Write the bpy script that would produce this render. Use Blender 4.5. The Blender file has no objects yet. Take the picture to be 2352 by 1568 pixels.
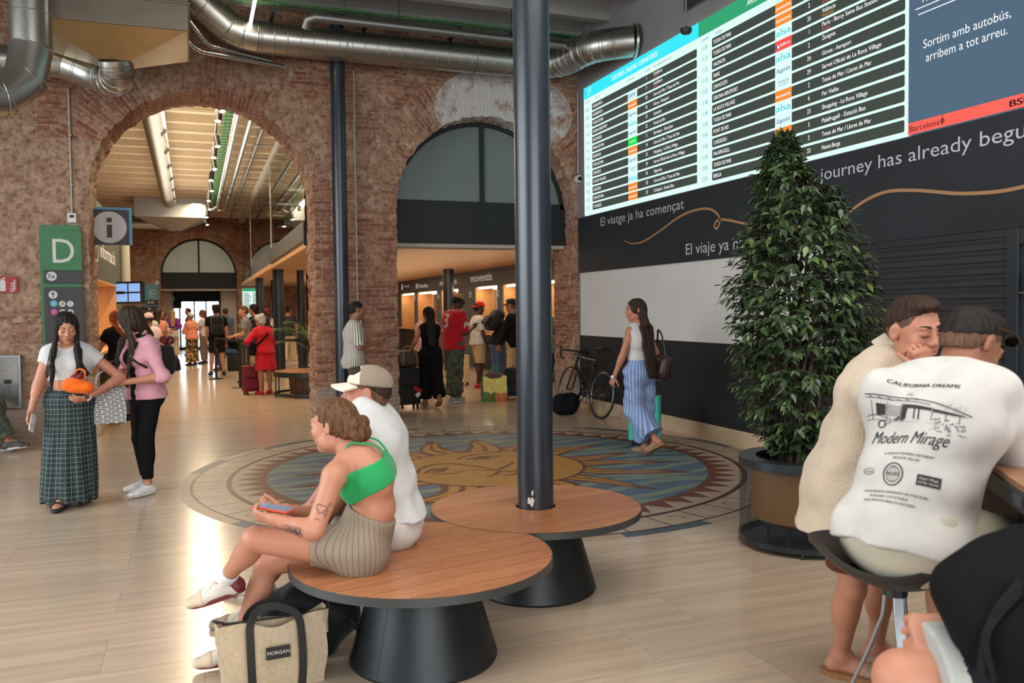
import bpy, bmesh, math, random
import numpy as np
from mathutils import Vector, Matrix

SC = bpy.context.scene
COL = SC.collection
PI = math.pi
random.seed(7)

# ---------------------------------------------------------------- camera
F_PX = 1946.88
PITCH, ROLL, YAW = -0.0377919, -0.0107457, 0.356581
cam = bpy.data.cameras.new('camera')
cam.sensor_fit = 'HORIZONTAL'; cam.sensor_width = 36.0
cam.lens = 36.0 * F_PX / 2352.0
cam.clip_start = 0.05; cam.clip_end = 200
cam_ob = bpy.data.objects.new('camera', cam); COL.objects.link(cam_ob)
def _cam_matrix():
 fw = Vector((math.sin(YAW), math.cos(YAW), 0)); rt = Vector((math.cos(YAW), -math.sin(YAW), 0)); up = Vector((0, 0, 1))
 f2 = fw * math.cos(PITCH) + up * math.sin(PITCH); u2 = up * math.cos(PITCH) - fw * math.sin(PITCH)
 r3 = rt * math.cos(ROLL) + u2 * math.sin(ROLL); u3 = u2 * math.cos(ROLL) - rt * math.sin(ROLL)
 m = Matrix((r3, u3, -f2)).transposed().to_4x4(); m.translation = (0, 0, 1.55)
 return m
cam_ob.matrix_world = _cam_matrix()
cam.dof.use_dof = True; cam.dof.focus_distance = 6.0; cam.dof.aperture_fstop = 4.0
SC.camera = cam_ob

# ---------------------------------------------------------------- view, world, large lights
vs = SC.view_settings
SC.display_settings.display_device = 'sRGB'
vs.view_transform = 'Standard'; vs.look = 'None'; vs.exposure = 0.0; vs.gamma = 1.0; vs.use_curve_mapping = False
SC.cycles.max_bounces = 7; SC.cycles.diffuse_bounces = 4; SC.cycles.glossy_bounces = 4
SC.cycles.transmission_bounces = 6; SC.cycles.transparent_max_bounces = 16
SC.cycles.sample_clamp_indirect = 4.0; SC.cycles.caustics_reflective = False; SC.cycles.caustics_refractive = False
SC.cycles.use_denoising = True

def lin(c):
 return tuple(((x / 255) / 12.92 if x / 255 <= 0.04045 else ((x / 255 + 0.055) / 1.055) ** 2.4) for x in c[:3])

world = bpy.data.worlds.new('world'); SC.world = world; world.use_nodes = True
wb = world.node_tree.nodes['Background']; wb.inputs[0].default_value = (0.80, 0.90, 1.0, 1); wb.inputs[1].default_value = 0.9

def area(name, loc, target, sx, sy, power, col=(1, 1, 1), spread=180):
 l = bpy.data.lights.new(name, 'AREA'); l.shape = 'RECTANGLE'; l.size = sx; l.size_y = sy
 l.energy = power; l.color = col; l.spread = math.radians(spread)
 o = bpy.data.objects.new(name, l); COL.objects.link(o); o.location = loc
 o.rotation_euler = (Vector(target) - Vector(loc)).to_track_quat('-Z', 'Y').to_euler()
 return o
# daylight through the windows of the left wall and of the entrance wall behind the camera
area('daylight_left', (-6.9, 5.0, 3.0), (2, 6, 0.2), 9.0, 4.0, 480, (0.88, 0.95, 1.0), 140)
area('daylight_entrance', (0.5, -5.6, 2.8), (1.5, 6, 0.2), 8.0, 4.0, 330, (0.92, 0.97, 1.0), 140)
# overhead fill added to brighten the front hall floor, above and behind the camera
area('hall_floor_fill', (2.2, 1.2, 5.5), (2.4, 2.2, 0), 6.5, 4.5, 340, (1.0, 0.95, 0.88))
# warm lamps of the second hall: lines of downlights under its ceiling, plus added upward fill
area('warm_hall_lamps_near', (0.1, 16.5, 5.05), (0.1, 16.5, 0), 0.25, 6.0, 290, (1.0, 0.77, 0.50))
area('warm_hall_lamps_far', (0.1, 27.0, 5.05), (0.1, 27.0, 0), 0.25, 12.0, 420, (1.0, 0.80, 0.56))
area('hall_ceiling_fill', (0.1, 20.0, 4.0), (0.1, 20.0, 6), 2.2, 13.0, 190, (1.0, 0.87, 0.68))  # added upward fill that brightens the hall ceiling, not a fitting
area('soffit_lamps', (4.6, 17.0, 2.55), (4.6, 17, 0), 3.0, 7.0, 80, (1.0, 0.80, 0.56))
area('soffit_lamps_far', (4.6, 27.0, 2.55), (4.6, 27, 0), 3.0, 10.0, 80, (1.0, 0.82, 0.58))
area('soffit_fill', (4.6, 22.0, 2.1), (4.6, 22, 6), 2.4, 16.0, 60, (1.0, 0.88, 0.72))  # added fill from below to lift the dark slatted soffit
area('street_daylight', (0.2, 41.0, 1.9), (0.2, 30, 0.6), 2.0, 1.6, 90, (0.9, 0.96, 1.0))

# ---------------------------------------------------------------- materials
MATS = {}
def nd(nt, typ, **kw):
 n = nt.nodes.new(typ)
 for k, v in kw.items():
  if k in n.inputs.keys() if isinstance(k, str) else False:
   n.inputs[k].default_value = v
  else:
   setattr(n, k, v)
 return n
def mat(name, col=(128, 128, 128), rough=0.6, metal=0.0, spec=0.5, noise=0.0, nscale=8.0, bump=0.0, bscale=40.0, emit=None, es=1.0, coat=0.0, alpha=1.0, stretch=(1, 1, 1), trans=0.0, sheen=0.0):
 """A procedural material: base colour (sRGB 0..255) varied by noise, plus noise bump."""
 if name in MATS: return MATS[name]
 m = bpy.data.materials.new(name); m.use_nodes = True; MATS[name] = m
 nt = m.node_tree; b = nt.nodes['Principled BSDF']
 c = lin(col)
 b.inputs['Base Color'].default_value = (*c, 1); b.inputs['Roughness'].default_value = rough
 b.inputs['Metallic'].default_value = metal; b.inputs['Specular IOR Level'].default_value = spec
 b.inputs['Coat Weight'].default_value = coat; b.inputs['Alpha'].default_value = alpha
 b.inputs['Transmission Weight'].default_value = trans; b.inputs['Sheen Weight'].default_value = sheen
 if noise or bump:
  tc = nt.nodes.new('ShaderNodeTexCoord'); mp = nt.nodes.new('ShaderNodeMapping'); mp.inputs['Scale'].default_value = stretch
  nt.links.new(tc.outputs['Object'], mp.inputs['Vector'])
 if noise:
  n = nt.nodes.new('ShaderNodeTexNoise'); n.inputs['Scale'].default_value = nscale; n.inputs['Detail'].default_value = 5
  r = nt.nodes.new('ShaderNodeValToRGB')
  lo = [max(0, x * (1 - noise)) for x in c]; hi = [min(1, x * (1 + noise)) for x in c]
  r.color_ramp.elements[0].position = 0.3; r.color_ramp.elements[1].position = 0.7
  r.color_ramp.elements[0].color = (*lo, 1); r.color_ramp.elements[1].color = (*hi, 1)
  nt.links.new(mp.outputs[0], n.inputs['Vector']); nt.links.new(n.outputs['Fac'], r.inputs[0]); nt.links.new(r.outputs[0], b.inputs['Base Color'])
 if bump:
  n2 = nt.nodes.new('ShaderNodeTexNoise'); n2.inputs['Scale'].default_value = bscale; n2.inputs['Detail'].default_value = 4
  bp = nt.nodes.new('ShaderNodeBump'); bp.inputs['Strength'].default_value = bump; bp.inputs['Distance'].default_value = 0.01
  nt.links.new(mp.outputs[0], n2.inputs['Vector']); nt.links.new(n2.outputs['Fac'], bp.inputs['Height']); nt.links.new(bp.outputs[0], b.inputs['Normal'])
 if emit is not None:
  b.inputs['Emission Color'].default_value = (*lin(emit), 1); b.inputs['Emission Strength'].default_value = es
 return m
class G:
 """small node-graph helper: arithmetic on sockets"""
 def __init__(s, m):
  s.nt = m.node_tree; s.b = s.nt.nodes.get('Principled BSDF')
 def n(s, typ, **kw):
  n = s.nt.nodes.new(typ)
  for k, v in kw.items(): setattr(n, k, v)
  return n
 def put(s, inp, v):
  if hasattr(v, 'is_linked'): s.nt.links.new(v, inp)
  else: inp.default_value = v
 def m(s, op, a, b=0.0, c=None, clamp=False):
  n = s.n('ShaderNodeMath', operation=op, use_clamp=clamp); s.put(n.inputs[0], a); s.put(n.inputs[1], b)
  if c is not None: s.put(n.inputs[2], c)
  return n.outputs[0]
 def mix(s, f, a, b):
  n = s.n('ShaderNodeMix', data_type='RGBA'); s.put(n.inputs[0], f)
  for i, v in ((6, a), (7, b)):
   if isinstance(v, tuple) and len(v) == 3: v = (*v, 1)
   s.put(n.inputs[i], v)
  return n.outputs[2]
 def obj(s):
  return s.n('ShaderNodeTexCoord').outputs['Object']
 def geo(s):
  return s.n('ShaderNodeNewGeometry').outputs['Position']
 def sep(s, v):
  n = s.n('ShaderNodeSeparateXYZ'); s.put(n.inputs[0], v); return n.outputs
 def comb(s, x, y, z=0.0):
  n = s.n('ShaderNodeCombineXYZ'); s.put(n.inputs[0], x); s.put(n.inputs[1], y); s.put(n.inputs[2], z); return n.outputs[0]
 def map(s, v, scale=(1, 1, 1), loc=(0, 0, 0), rot=(0, 0, 0)):
  n = s.n('ShaderNodeMapping'); s.put(n.inputs[0], v); n.inputs[1].default_value = loc; n.inputs[2].default_value = rot; n.inputs[3].default_value = scale; return n.outputs[0]
 def noise(s, v, scale, detail=4, rough=0.5):
  n = s.n('ShaderNodeTexNoise'); s.put(n.inputs['Vector'], v); n.inputs['Scale'].default_value = scale; n.inputs['Detail'].default_value = detail; n.inputs['Roughness'].default_value = rough; return n.outputs['Fac']
 def ramp(s, f, pts):
  n = s.n('ShaderNodeValToRGB'); s.put(n.inputs[0], f); cr = n.color_ramp
  while len(cr.elements) < len(pts): cr.elements.new(0.5)
  for e, (p, c) in zip(cr.elements, pts): e.position = p; e.color = (*c, 1) if isinstance(c, tuple) else (c, c, c, 1)
  return n.outputs[0]
 def bump(s, h, strength=0.5, dist=0.01):
  n = s.n('ShaderNodeBump'); s.put(n.inputs['Height'], h); n.inputs['Strength'].default_value = strength; n.inputs['Distance'].default_value = dist
  s.nt.links.new(n.outputs[0], s.b.inputs['Normal'])
 def col(s, c): s.put(s.b.inputs['Base Color'], c)
def newmat(name, rough=0.6, metal=0.0):
 m = mat(name, rough=rough, metal=metal); return m, G(m)

# old brickwork with worn plaster, radial voussoirs round the arches
ARCH = ((0.16, 3.05), (4.13, 3.0)); ARCH_R = 1.41
def brick_material():
 m, g = newmat('old_brick', 0.9)
 P = g.geo(); x, y, z = g.sep(P)
 wob = g.noise(P, 3.0, 3); wob2 = g.noise(P, 11.0, 3)
 zz = g.m('ADD', z, g.m('MULTIPLY', g.m('SUBTRACT', wob, 0.5), 0.06))
 xx = g.m('ADD', g.m('ADD', x, y), g.m('MULTIPLY', g.m('SUBTRACT', wob2, 0.5), 0.03))
 side = g.m('GREATER_THAN', x, 2.14)
 cx = g.m('ADD', ARCH[0][0], g.m('MULTIPLY', side, ARCH[1][0] - ARCH[0][0]))
 dx = g.m('SUBTRACT', x, cx); dz = g.m('SUBTRACT', z, 3.03)
 r = g.m('SQRT', g.m('ADD', g.m('MULTIPLY', dx, dx), g.m('MULTIPLY', dz, dz)))
 ang = g.m('ARCTAN2', dz, dx)
 rad = g.m('MULTIPLY', g.m('LESS_THAN', g.m('ADD', r, g.m('MULTIPLY', wob, 0.16)), 2.02), g.m('GREATER_THAN', dz, -0.05))
 u = g.m('ADD', g.m('MULTIPLY', xx, g.m('SUBTRACT', 1.0, rad)), g.m('MULTIPLY', r, rad))
 v = g.m('ADD', g.m('MULTIPLY', zz, g.m('SUBTRACT', 1.0, rad)), g.m('MULTIPLY', g.m('MULTIPLY', ang, 1.62), rad))
 bt = g.n('ShaderNodeTexBrick'); g.put(bt.inputs['Vector'], g.comb(u, v, 0.0))
 bt.inputs['Scale'].default_value = 1.0; bt.inputs['Brick Width'].default_value = 0.30; bt.inputs['Row Height'].default_value = 0.062
 bt.inputs['Mortar Size'].default_value = 0.011; bt.inputs['Mortar Smooth'].default_value = 0.6
 bt.inputs['Color1'].default_value = (*lin((138, 78, 56)), 1); bt.inputs['Color2'].default_value = (*lin((196, 144, 112)), 1); bt.inputs['Mortar'].default_value = (*lin((190, 166, 144)), 1)
 mort = bt.outputs['Fac']
 n1 = g.noise(P, 1.1, 6, 0.62); n2 = g.noise(P, 6.0, 6, 0.65); n3 = g.noise(P, 15.0, 6, 0.62)
 c = g.mix(g.ramp(n2, [(0.4, 0.0), (0.62, 0.75)]), bt.outputs['Color'], lin((128, 74, 54)))
 c = g.mix(g.ramp(n3, [(0.36, 0.6), (0.52, 0.0)]), c, lin((92, 62, 48)))
 # plaster left on the stones: more of it low down on the left and round the arches
 pl = g.m('ADD', g.m('MULTIPLY', n1, 0.75), g.m('MULTIPLY', n2, 0.35))
 lowleft = g.m('MULTIPLY', g.m('LESS_THAN', x, 0.0), g.m('LESS_THAN', zz, 3.75))
 pl = g.m('ADD', pl, g.m('MULTIPLY', lowleft, 0.17))
 pl = g.m('ADD', pl, g.m('MULTIPLY', rad, 0.05))
 plm = g.ramp(pl, [(0.55, 0.0), (0.63, 0.85)])
 plc = g.mix(g.ramp(n2, [(0.35, 0.0), (0.65, 1.0)]), lin((136, 102, 80)), lin((198, 166, 140)))
 plc = g.mix(g.ramp(n3, [(0.38, 0.7), (0.5, 0.0)]), plc, lin((100, 72, 56)))
 c = g.mix(plm, c, plc)
 # old limewash above the second arch
 wx = g.m('SUBTRACT', x, 4.4); wz = g.m('SUBTRACT', z, 4.5)
 wd = g.m('ADD', g.m('MULTIPLY', g.m('MULTIPLY', wx, wx), 0.35), g.m('MULTIPLY', wz, wz))
 wm = g.m('MULTIPLY', g.m('LESS_THAN', wd, 0.42), g.m('GREATER_THAN', x, 3.02))
 wm = g.m('MULTIPLY', wm, g.ramp(g.m('ADD', g.m('MULTIPLY', n2, 0.6), g.m('MULTIPLY', n1, 0.5)), [(0.46, 0.0), (0.58, 0.9)]))
 c = g.mix(wm, c, lin((204, 198, 194)))
 # smooth cement at the foot
 foot = g.m('LESS_THAN', g.m('ADD', z, g.m('MULTIPLY', n2, 0.12)), 0.56)
 c = g.mix(g.m('MULTIPLY', foot, 0.9), c, g.mix(n2, lin((150, 128, 112)), lin((176, 156, 140))))
 g.col(c)
 h = g.m('ADD', g.m('MULTIPLY', g.m('SUBTRACT', 1.0, mort), g.m('SUBTRACT', 1.0, plm)), g.m('ADD', g.m('MULTIPLY', n3, 0.8), g.m('MULTIPLY', n2, 1.3)))
 g.bump(h, 0.75, 0.03)
 return m
M_BRICK = brick_material()

def floor_material():
 m, g = newmat('travertine_floor', 0.16)
 P = g.geo(); x, y, z = g.sep(P)
 bt = g.n('ShaderNodeTexBrick'); g.put(bt.inputs['Vector'], P); bt.offset = 0.37; bt.offset_frequency = 2
 bt.inputs['Scale'].default_value = 1.0; bt.inputs['Brick Width'].default_value = 1.15; bt.inputs['Row Height'].default_value = 0.40
 bt.inputs['Mortar Size'].default_value = 0.0014; bt.inputs['Mortar Smooth'].default_value = 0.1
 bt.inputs['Color1'].default_value = (0, 0, 0, 1); bt.inputs['Color2'].default_value = (1, 1, 1, 1); bt.inputs['Mortar'].default_value = (0.5, 0.5, 0.5, 1)
 tone = g.sep(bt.outputs['Color'])[0]
 off = g.comb(g.m('MULTIPLY', tone, 7.0), g.m('MULTIPLY', tone, 3.0), 0.0)
 va = g.n('ShaderNodeVectorMath', operation='ADD'); g.put(va.inputs[0], P); g.put(va.inputs[1], off)
 S = g.map(va.outputs[0], (0.55, 9.0, 1)); n1 = g.noise(S, 1.6, 7, 0.62)
 S2 = g.map(va.outputs[0], (1.5, 30.0, 1)); n2 = g.noise(S2, 2.2, 6, 0.7)
 n3 = g.noise(P, 0.7, 3)
 base = g.mix(tone, lin((194, 171, 146)), lin((206, 184, 158)))
 c = g.mix(g.ramp(n1, [(0.36, 0.62), (0.58, 0.0)]), base, lin((166, 150, 134)))
 c = g.mix(g.ramp(n2, [(0.30, 0.5), (0.48, 0.0)]), c, lin((146, 132, 118)))
 c = g.mix(g.ramp(n1, [(0.55, 0.0), (0.78, 0.6)]), c, lin((206, 188, 166)))
 c = g.mix(g.m('MULTIPLY', n3, 0.3), c, lin((178, 152, 132)))
 c = g.mix(g.m('MULTIPLY', bt.outputs['Fac'], 0.55), c, lin((95, 80, 68)))
 g.col(c)
 g.put(g.b.inputs['Roughness'], g.m('ADD', 0.13, g.m('MULTIPLY', n2, 0.14)))
 g.bump(g.noise(g.map(P, (1, 3, 1)), 1.3, 2), 0.06, 0.02)
 return m
M_FLOOR = floor_material()

def wood_material(name, c1, c2, scale=1.0, plank=0.1, axis=0, rough=0.38, gap=True):
 """planks running along one axis of the object's own space"""
 m, g = newmat(name, rough)
 P = g.obj(); s = g.sep(P)
 u, v = (s[0], s[1]) if axis == 0 else (s[1], s[0])
 idx = g.m('FLOOR', g.m('DIVIDE', v, plank)); fr = g.m('FRACT', g.m('DIVIDE', v, plank))
 wn = g.n('ShaderNodeTexWhiteNoise', noise_dimensions='1D'); g.put(wn.inputs['W'], idx)
 rnd = wn.outputs['Value']
 cv = g.comb(g.m('MULTIPLY', u, 1.2 * scale), g.m('MULTIPLY', v, 16.0 * scale), g.m('MULTIPLY', rnd, 40.0))
 n1 = g.noise(cv, 1.3, 6, 0.6); n2 = g.noise(g.map(cv, (3.0, 4.0, 1)), 3.0, 4, 0.6)
 ring = g.m('FRACT', g.m('MULTIPLY', n1, 7.0))
 c = g.mix(g.m('ADD', g.m('MULTIPLY', ring, 0.5), g.m('MULTIPLY', rnd, 0.45)), lin(c1), lin(c2))
 c = g.mix(g.ramp(n2, [(0.35, 0.35), (0.6, 0.0)]), c, tuple(x * 0.55 for x in lin(c1)))
 if gap:
  edge = g.m('LESS_THAN', fr, 0.03)
  c = g.mix(g.m('MULTIPLY', edge, 0.9), c, tuple(x * 0.15 for x in lin(c1)))
 g.col(c); g.bump(n2, 0.08, 0.004)
 return m

def metal_material(name, col, rough, streak=0.25):
 m, g = newmat(name, rough, 1.0)
 P = g.obj(); n = g.noise(P, 3.0, 5, 0.6); n2 = g.noise(g.map(P, (9, 9, 9)), 6.0, 3)
 g.col(g.mix(n, tuple(x * (1 - streak) for x in lin(col)), lin(col)))
 g.put(g.b.inputs['Roughness'], g.m('ADD', rough - 0.06, g.m('MULTIPLY', n2, 0.16)))
 return m
M_DUCT = metal_material('galvanised_steel', (190, 188, 182), 0.30)
M_CHROME = metal_material('bright_steel', (205, 205, 202), 0.18)
M_PIPE = metal_material('grey_pipe_steel', (150, 152, 150), 0.45)
M_ALU = metal_material('brushed_aluminium', (170, 172, 176), 0.34)
M_COLUMN = mat('dark_blue_column_paint', (36, 43, 51), 0.26, spec=0.6, bump=0.07, bscale=160, noise=0.12, nscale=5)
M_DARK = mat('charcoal_paint', (34, 37, 40), 0.55, spec=.3, noise=0.08, nscale=2)
M_DARK2 = mat('charcoal_metal', (36, 42, 47), 0.38, noise=0.08, nscale=4)
M_DADO = mat('dark_dado_paint', (33, 35, 37), 0.62, spec=.3, noise=0.07, nscale=1.5)
M_WHITE = mat('white_wall_paint', (205, 201, 195), 0.85, noise=0.03, nscale=2, bump=0.05, bscale=60)
M_GREYW = mat('pale_grey_wall_paint', (132, 128, 129), 0.85, noise=0.04, nscale=2, bump=0.08, bscale=30)
M_BLACK = mat('matt_black', (22, 23, 24), 0.5, noise=0.1, nscale=10)
M_PLASTIC = mat('white_plastic', (214, 212, 206), 0.45, noise=0.02)
M_RUBBER = mat('black_rubber', (20, 20, 21), 0.7, noise=0.1)
M_CEIL = mat('old_ceiling_plaster', (150, 146, 140), 0.9, noise=0.10, nscale=1.6, bump=0.2, bscale=14)
M_CEIL2 = mat('ivory_ceiling_plaster', (222, 204, 178), 0.9, noise=0.08, nscale=1.6, bump=0.2, bscale=14)
M_TRAV = mat('travertine_trim', (190, 164, 134), 0.35, noise=0.16, nscale=3.5, bump=0.05, bscale=30)
M_GLOW = mat('warm_lamp_glow', (255, 236, 205), emit=(255, 224, 178), es=9.0)
M_GLOWW = mat('white_lamp_glow', (255, 250, 240), emit=(255, 238, 214), es=14.0)
M_WOODB = wood_material('warm_oak_lining', (196, 140, 84), (224, 172, 112), 1.0, 0.6, 0, 0.4, gap=False)
M_OAK = mat('pale_oak_panel', (214, 160, 100), 0.45, noise=0.10, nscale=2.0, stretch=(6, 6, 0.6))

# ---------------------------------------------------------------- mesh building helpers
def setp(o, label=None, cat=None, group=None, kind=None):
 if label: o['label'] = label
 if cat: o['category'] = cat
 if group: o['group'] = group
 if kind: o['kind'] = kind
 return o
def thing(name, label, cat, loc=(0, 0, 0), rz=0.0, group=None):
 o = bpy.data.objects.new(name, None); COL.objects.link(o); o.location = loc; o.rotation_euler = (0, 0, rz)
 o.empty_display_size = 0.1
 return setp(o, label, cat, group)
class MB:
 def __init__(s): s.v = []; s.f = []; s.m = []
 def add(s, vs, fs, mi=0):
  b = len(s.v); s.v += [tuple(p) for p in vs]; s.f += [tuple(i + b for i in f) for f in fs]; s.m += [mi] * len(fs); return s
 def box(s, x0, x1, y0, y1, z0, z1, mi=0):
  v = [(x, y, z) for z in (z0, z1) for y in (y0, y1) for x in (x0, x1)]
  return s.add(v, [(0, 2, 3, 1), (4, 5, 7, 6), (0, 1, 5, 4), (2, 6, 7, 3), (0, 4, 6, 2), (1, 3, 7, 5)], mi)
 def obox(s, c, dx, dy, dz, M=None, mi=0):
  M = M or Matrix.Identity(3); c = Vector(c)
  v = [c + M @ Vector((x * dx / 2, y * dy / 2, z * dz / 2)) for z in (-1, 1) for y in (-1, 1) for x in (-1, 1)]
  return s.add(v, [(0, 2, 3, 1), (4, 5, 7, 6), (0, 1, 5, 4), (2, 6, 7, 3), (0, 4, 6, 2), (1, 3, 7, 5)], mi)
 def cyl(s, p, q, r0, r1=None, n=20, mi=0, caps=True):
  return s.tube([p, q], [r0, r0 if r1 is None else r1], n, mi, caps)
 def tube(s, pts, r, n=12, mi=0, caps=True, closed=False):
  pts = [Vector(p) for p in pts]; N = len(pts)
  rs = r if isinstance(r, (list, tuple)) else [r] * N
  vs, fs = [], []
  t0 = (pts[1] - pts[0]).normalized()
  a = t0.orthogonal().normalized()
  for i in range(N):
   if closed: t = (pts[(i + 1) % N] - pts[i - 1]).normalized()
   elif i == 0: t = t0
   elif i == N - 1: t = (pts[i] - pts[i - 1]).normalized()
   else: t = ((pts[i + 1] - pts[i]).normalized() + (pts[i] - pts[i - 1]).normalized()).normalized()
   a = (a - t * a.dot(t)).normalized(); b = t.cross(a)
   for k in range(n):
    w = 2 * PI * k / n; vs.append(pts[i] + (a * math.cos(w) + b * math.sin(w)) * rs[i])
  R = N if closed else N - 1
  for i in range(R):
   for k in range(n):
    j = (i + 1) % N
    fs.append((i * n + k, i * n + (k + 1) % n, j * n + (k + 1) % n, j * n + k))
  if caps and not closed:
   fs.append(tuple(reversed(range(n)))); fs.append(tuple(range((N - 1) * n, N * n)))
  return s.add(vs, fs, mi)
 def lathe(s, prof, n=40, c=(0, 0, 0), mi=0, closed=False):
  vs, fs = [], []; N = len(prof)
  for r, z in prof:
   for k in range(n):
    w = 2 * PI * k / n; vs.append((c[0] + r * math.cos(w), c[1] + r * math.sin(w), c[2] + z))
  for i in range(N if closed else N - 1):
   j = (i + 1) % N
   for k in range(n): fs.append((i * n + k, i * n + (k + 1) % n, j * n + (k + 1) % n, j * n + k))
  if not closed:
   if prof[0][0] > 1e-5: fs.append(tuple(reversed(range(n))))
   if prof[-1][0] > 1e-5: fs.append(tuple(range((N - 1) * n, N * n)))
  return s.add(vs, fs, mi)
 def prism(s, poly, z0, z1, mi=0, T=None):
  """poly: 2D points, extruded z0..z1; T maps local (u,v,w) to 3-D"""
  n = len(poly); f = T or (lambda u, v, w: (u, v, w))
  vs = [f(x, y, z0) for x, y in poly] + [f(x, y, z1) for x, y in poly]
  fs = [tuple(reversed(range(n))), tuple(range(n, 2 * n))] + [(i, (i + 1) % n, n + (i + 1) % n, n + i) for i in range(n)]
  return s.add(vs, fs, mi)
 def flat(s, poly, z, mi=0, T=None):
  f = T or (lambda u, v, w: (u, v, w))
  return s.add([f(x, y, z) for x, y in poly], [tuple(range(len(poly)))], mi)
 def strip(s, pts, w, z, mi=0, T=None):
  """flat ribbon along 2-D points; w a width or list"""
  f = T or (lambda u, v, w_: (u, v, w_)); n = len(pts); ws = w if isinstance(w, (list, tuple)) else [w] * n
  vs = []
  for i in range(n):
   a = pts[max(i - 1, 0)]; b = pts[min(i + 1, n - 1)]; dx, dy = b[0] - a[0], b[1] - a[1]; l = math.hypot(dx, dy) or 1
   nx, ny = -dy / l * ws[i] / 2, dx / l * ws[i] / 2
   vs += [f(pts[i][0] - nx, pts[i][1] - ny, z), f(pts[i][0] + nx, pts[i][1] + ny, z)]
  return s.add(vs, [(2 * i, 2 * i + 2, 2 * i + 3, 2 * i + 1) for i in range(n - 1)], mi)
 def text(s, body, size, u, v, w, T=None, mi=0, xs=1.0, bold=0.0, align='LEFT', shear=0.0, width=None, depth=0.0):
  vs, fs = text_geo(body, shear)
  if not len(vs): return s
  mx = vs[:, 0].max(); sx = size * xs
  if width: sx = width / mx
  off = {'LEFT': 0, 'CENTER': -mx * sx / 2, 'RIGHT': -mx * sx}[align]
  f = T or (lambda a, b, c: (a, b, c))
  for i, d in enumerate((-bold, 0, bold) if bold > 0 else (0,)):      # bold: the strokes widened by shifted copies
   s.add([f(u + off + (p[0] + d) * sx, v + p[1] * size, w + .0002 * i) for p in vs], fs, mi)
  return s
 def build(s, name, mats, parent=None, smooth=True, angle=35, loc=None, bevel=0.0, label=None):
  me = bpy.data.meshes.new(name); me.from_pydata(s.v, [], s.f); me.validate(clean_customdata=False)
  mats = mats if isinstance(mats, (list, tuple)) else [mats]
  for m in mats: me.materials.append(m)
  if len(mats) > 1 and len(me.polygons) == len(s.m): me.polygons.foreach_set('material_index', s.m)
  if smooth:
   me.polygons.foreach_set('use_smooth', [True] * len(me.polygons)); me.set_sharp_from_angle(angle=math.radians(angle))
  me.update()
  o = bpy.data.objects.new(name, me); COL.objects.link(o)
  if parent is not None: o.parent = parent
  if loc is not None: o.location = loc
  if bevel:
   b = o.modifiers.new('bevel', 'BEVEL'); b.width = bevel; b.segments = 2; b.limit_method = 'ANGLE'; b.harden_normals = False
  if label: o['label'] = label
  return o
_TG = {}
def text_geo(body, shear=0.0):
 k = (body, shear)
 if k not in _TG:
  cu = bpy.data.curves.new('txt', 'FONT'); cu.body = body; cu.size = 1.0; cu.shear = shear; cu.resolution_u = 3; cu.fill_mode = 'FRONT'
  ob = bpy.data.objects.new('txt', cu)
  me = ob.to_mesh()
  v = np.array([p.co[:2] for p in me.vertices]) if len(me.vertices) else np.zeros((0, 2))
  me.calc_loop_triangles(); f = [tuple(p.vertices) for p in me.loop_triangles]
  ob.to_mesh_clear(); bpy.data.objects.remove(ob); bpy.data.curves.remove(cu)
  _TG[k] = (v, f)
 return _TG[k]
def struct(name, mb, m, parent=None, **kw):
 o = mb.build(name, m, parent, **kw)
 if parent is None: o['kind'] = 'structure'
 return o
def circle(cx, cy, r, n=48, a0=0.0, a1=2 * PI):
 return [(cx + r * math.cos(a0 + (a1 - a0) * i / n), cy + r * math.sin(a0 + (a1 - a0) * i / n)) for i in range(n if abs(a1 - a0 - 2 * PI) < 1e-6 else n + 1)]
def rrect(x0, x1, y0, y1, r, n=4):
 out = []
 for cx, cy, a in ((x1 - r, y1 - r, 0), (x0 + r, y1 - r, PI / 2), (x0 + r, y0 + r, PI), (x1 - r, y0 + r, 1.5 * PI)):
  out += [(cx + r * math.cos(a + PI / 2 * i / n), cy + r * math.sin(a + PI / 2 * i / n)) for i in range(n + 1)]
 return out
def copy_tree(o, parent=None):
 c = o.copy(); COL.objects.link(c)
 if parent is not None: c.parent = parent
 for ch in [x for x in bpy.data.objects if x.parent is o]: copy_tree(ch, c)
 return c
# ================================================================ THE SETTING
YB, YB2, XR = 12.0, 12.85, 5.59          # faces of the arched brick wall, plane of the right wall
YF = 35.4                                # far wall of the second hall
floor = MB(); floor.add([(-9, -7, 0), (9, -7, 0), (9, 44, 0), (-9, 44, 0)], [(0, 1, 2, 3)])
struct('floor', floor, M_FLOOR)

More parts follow.
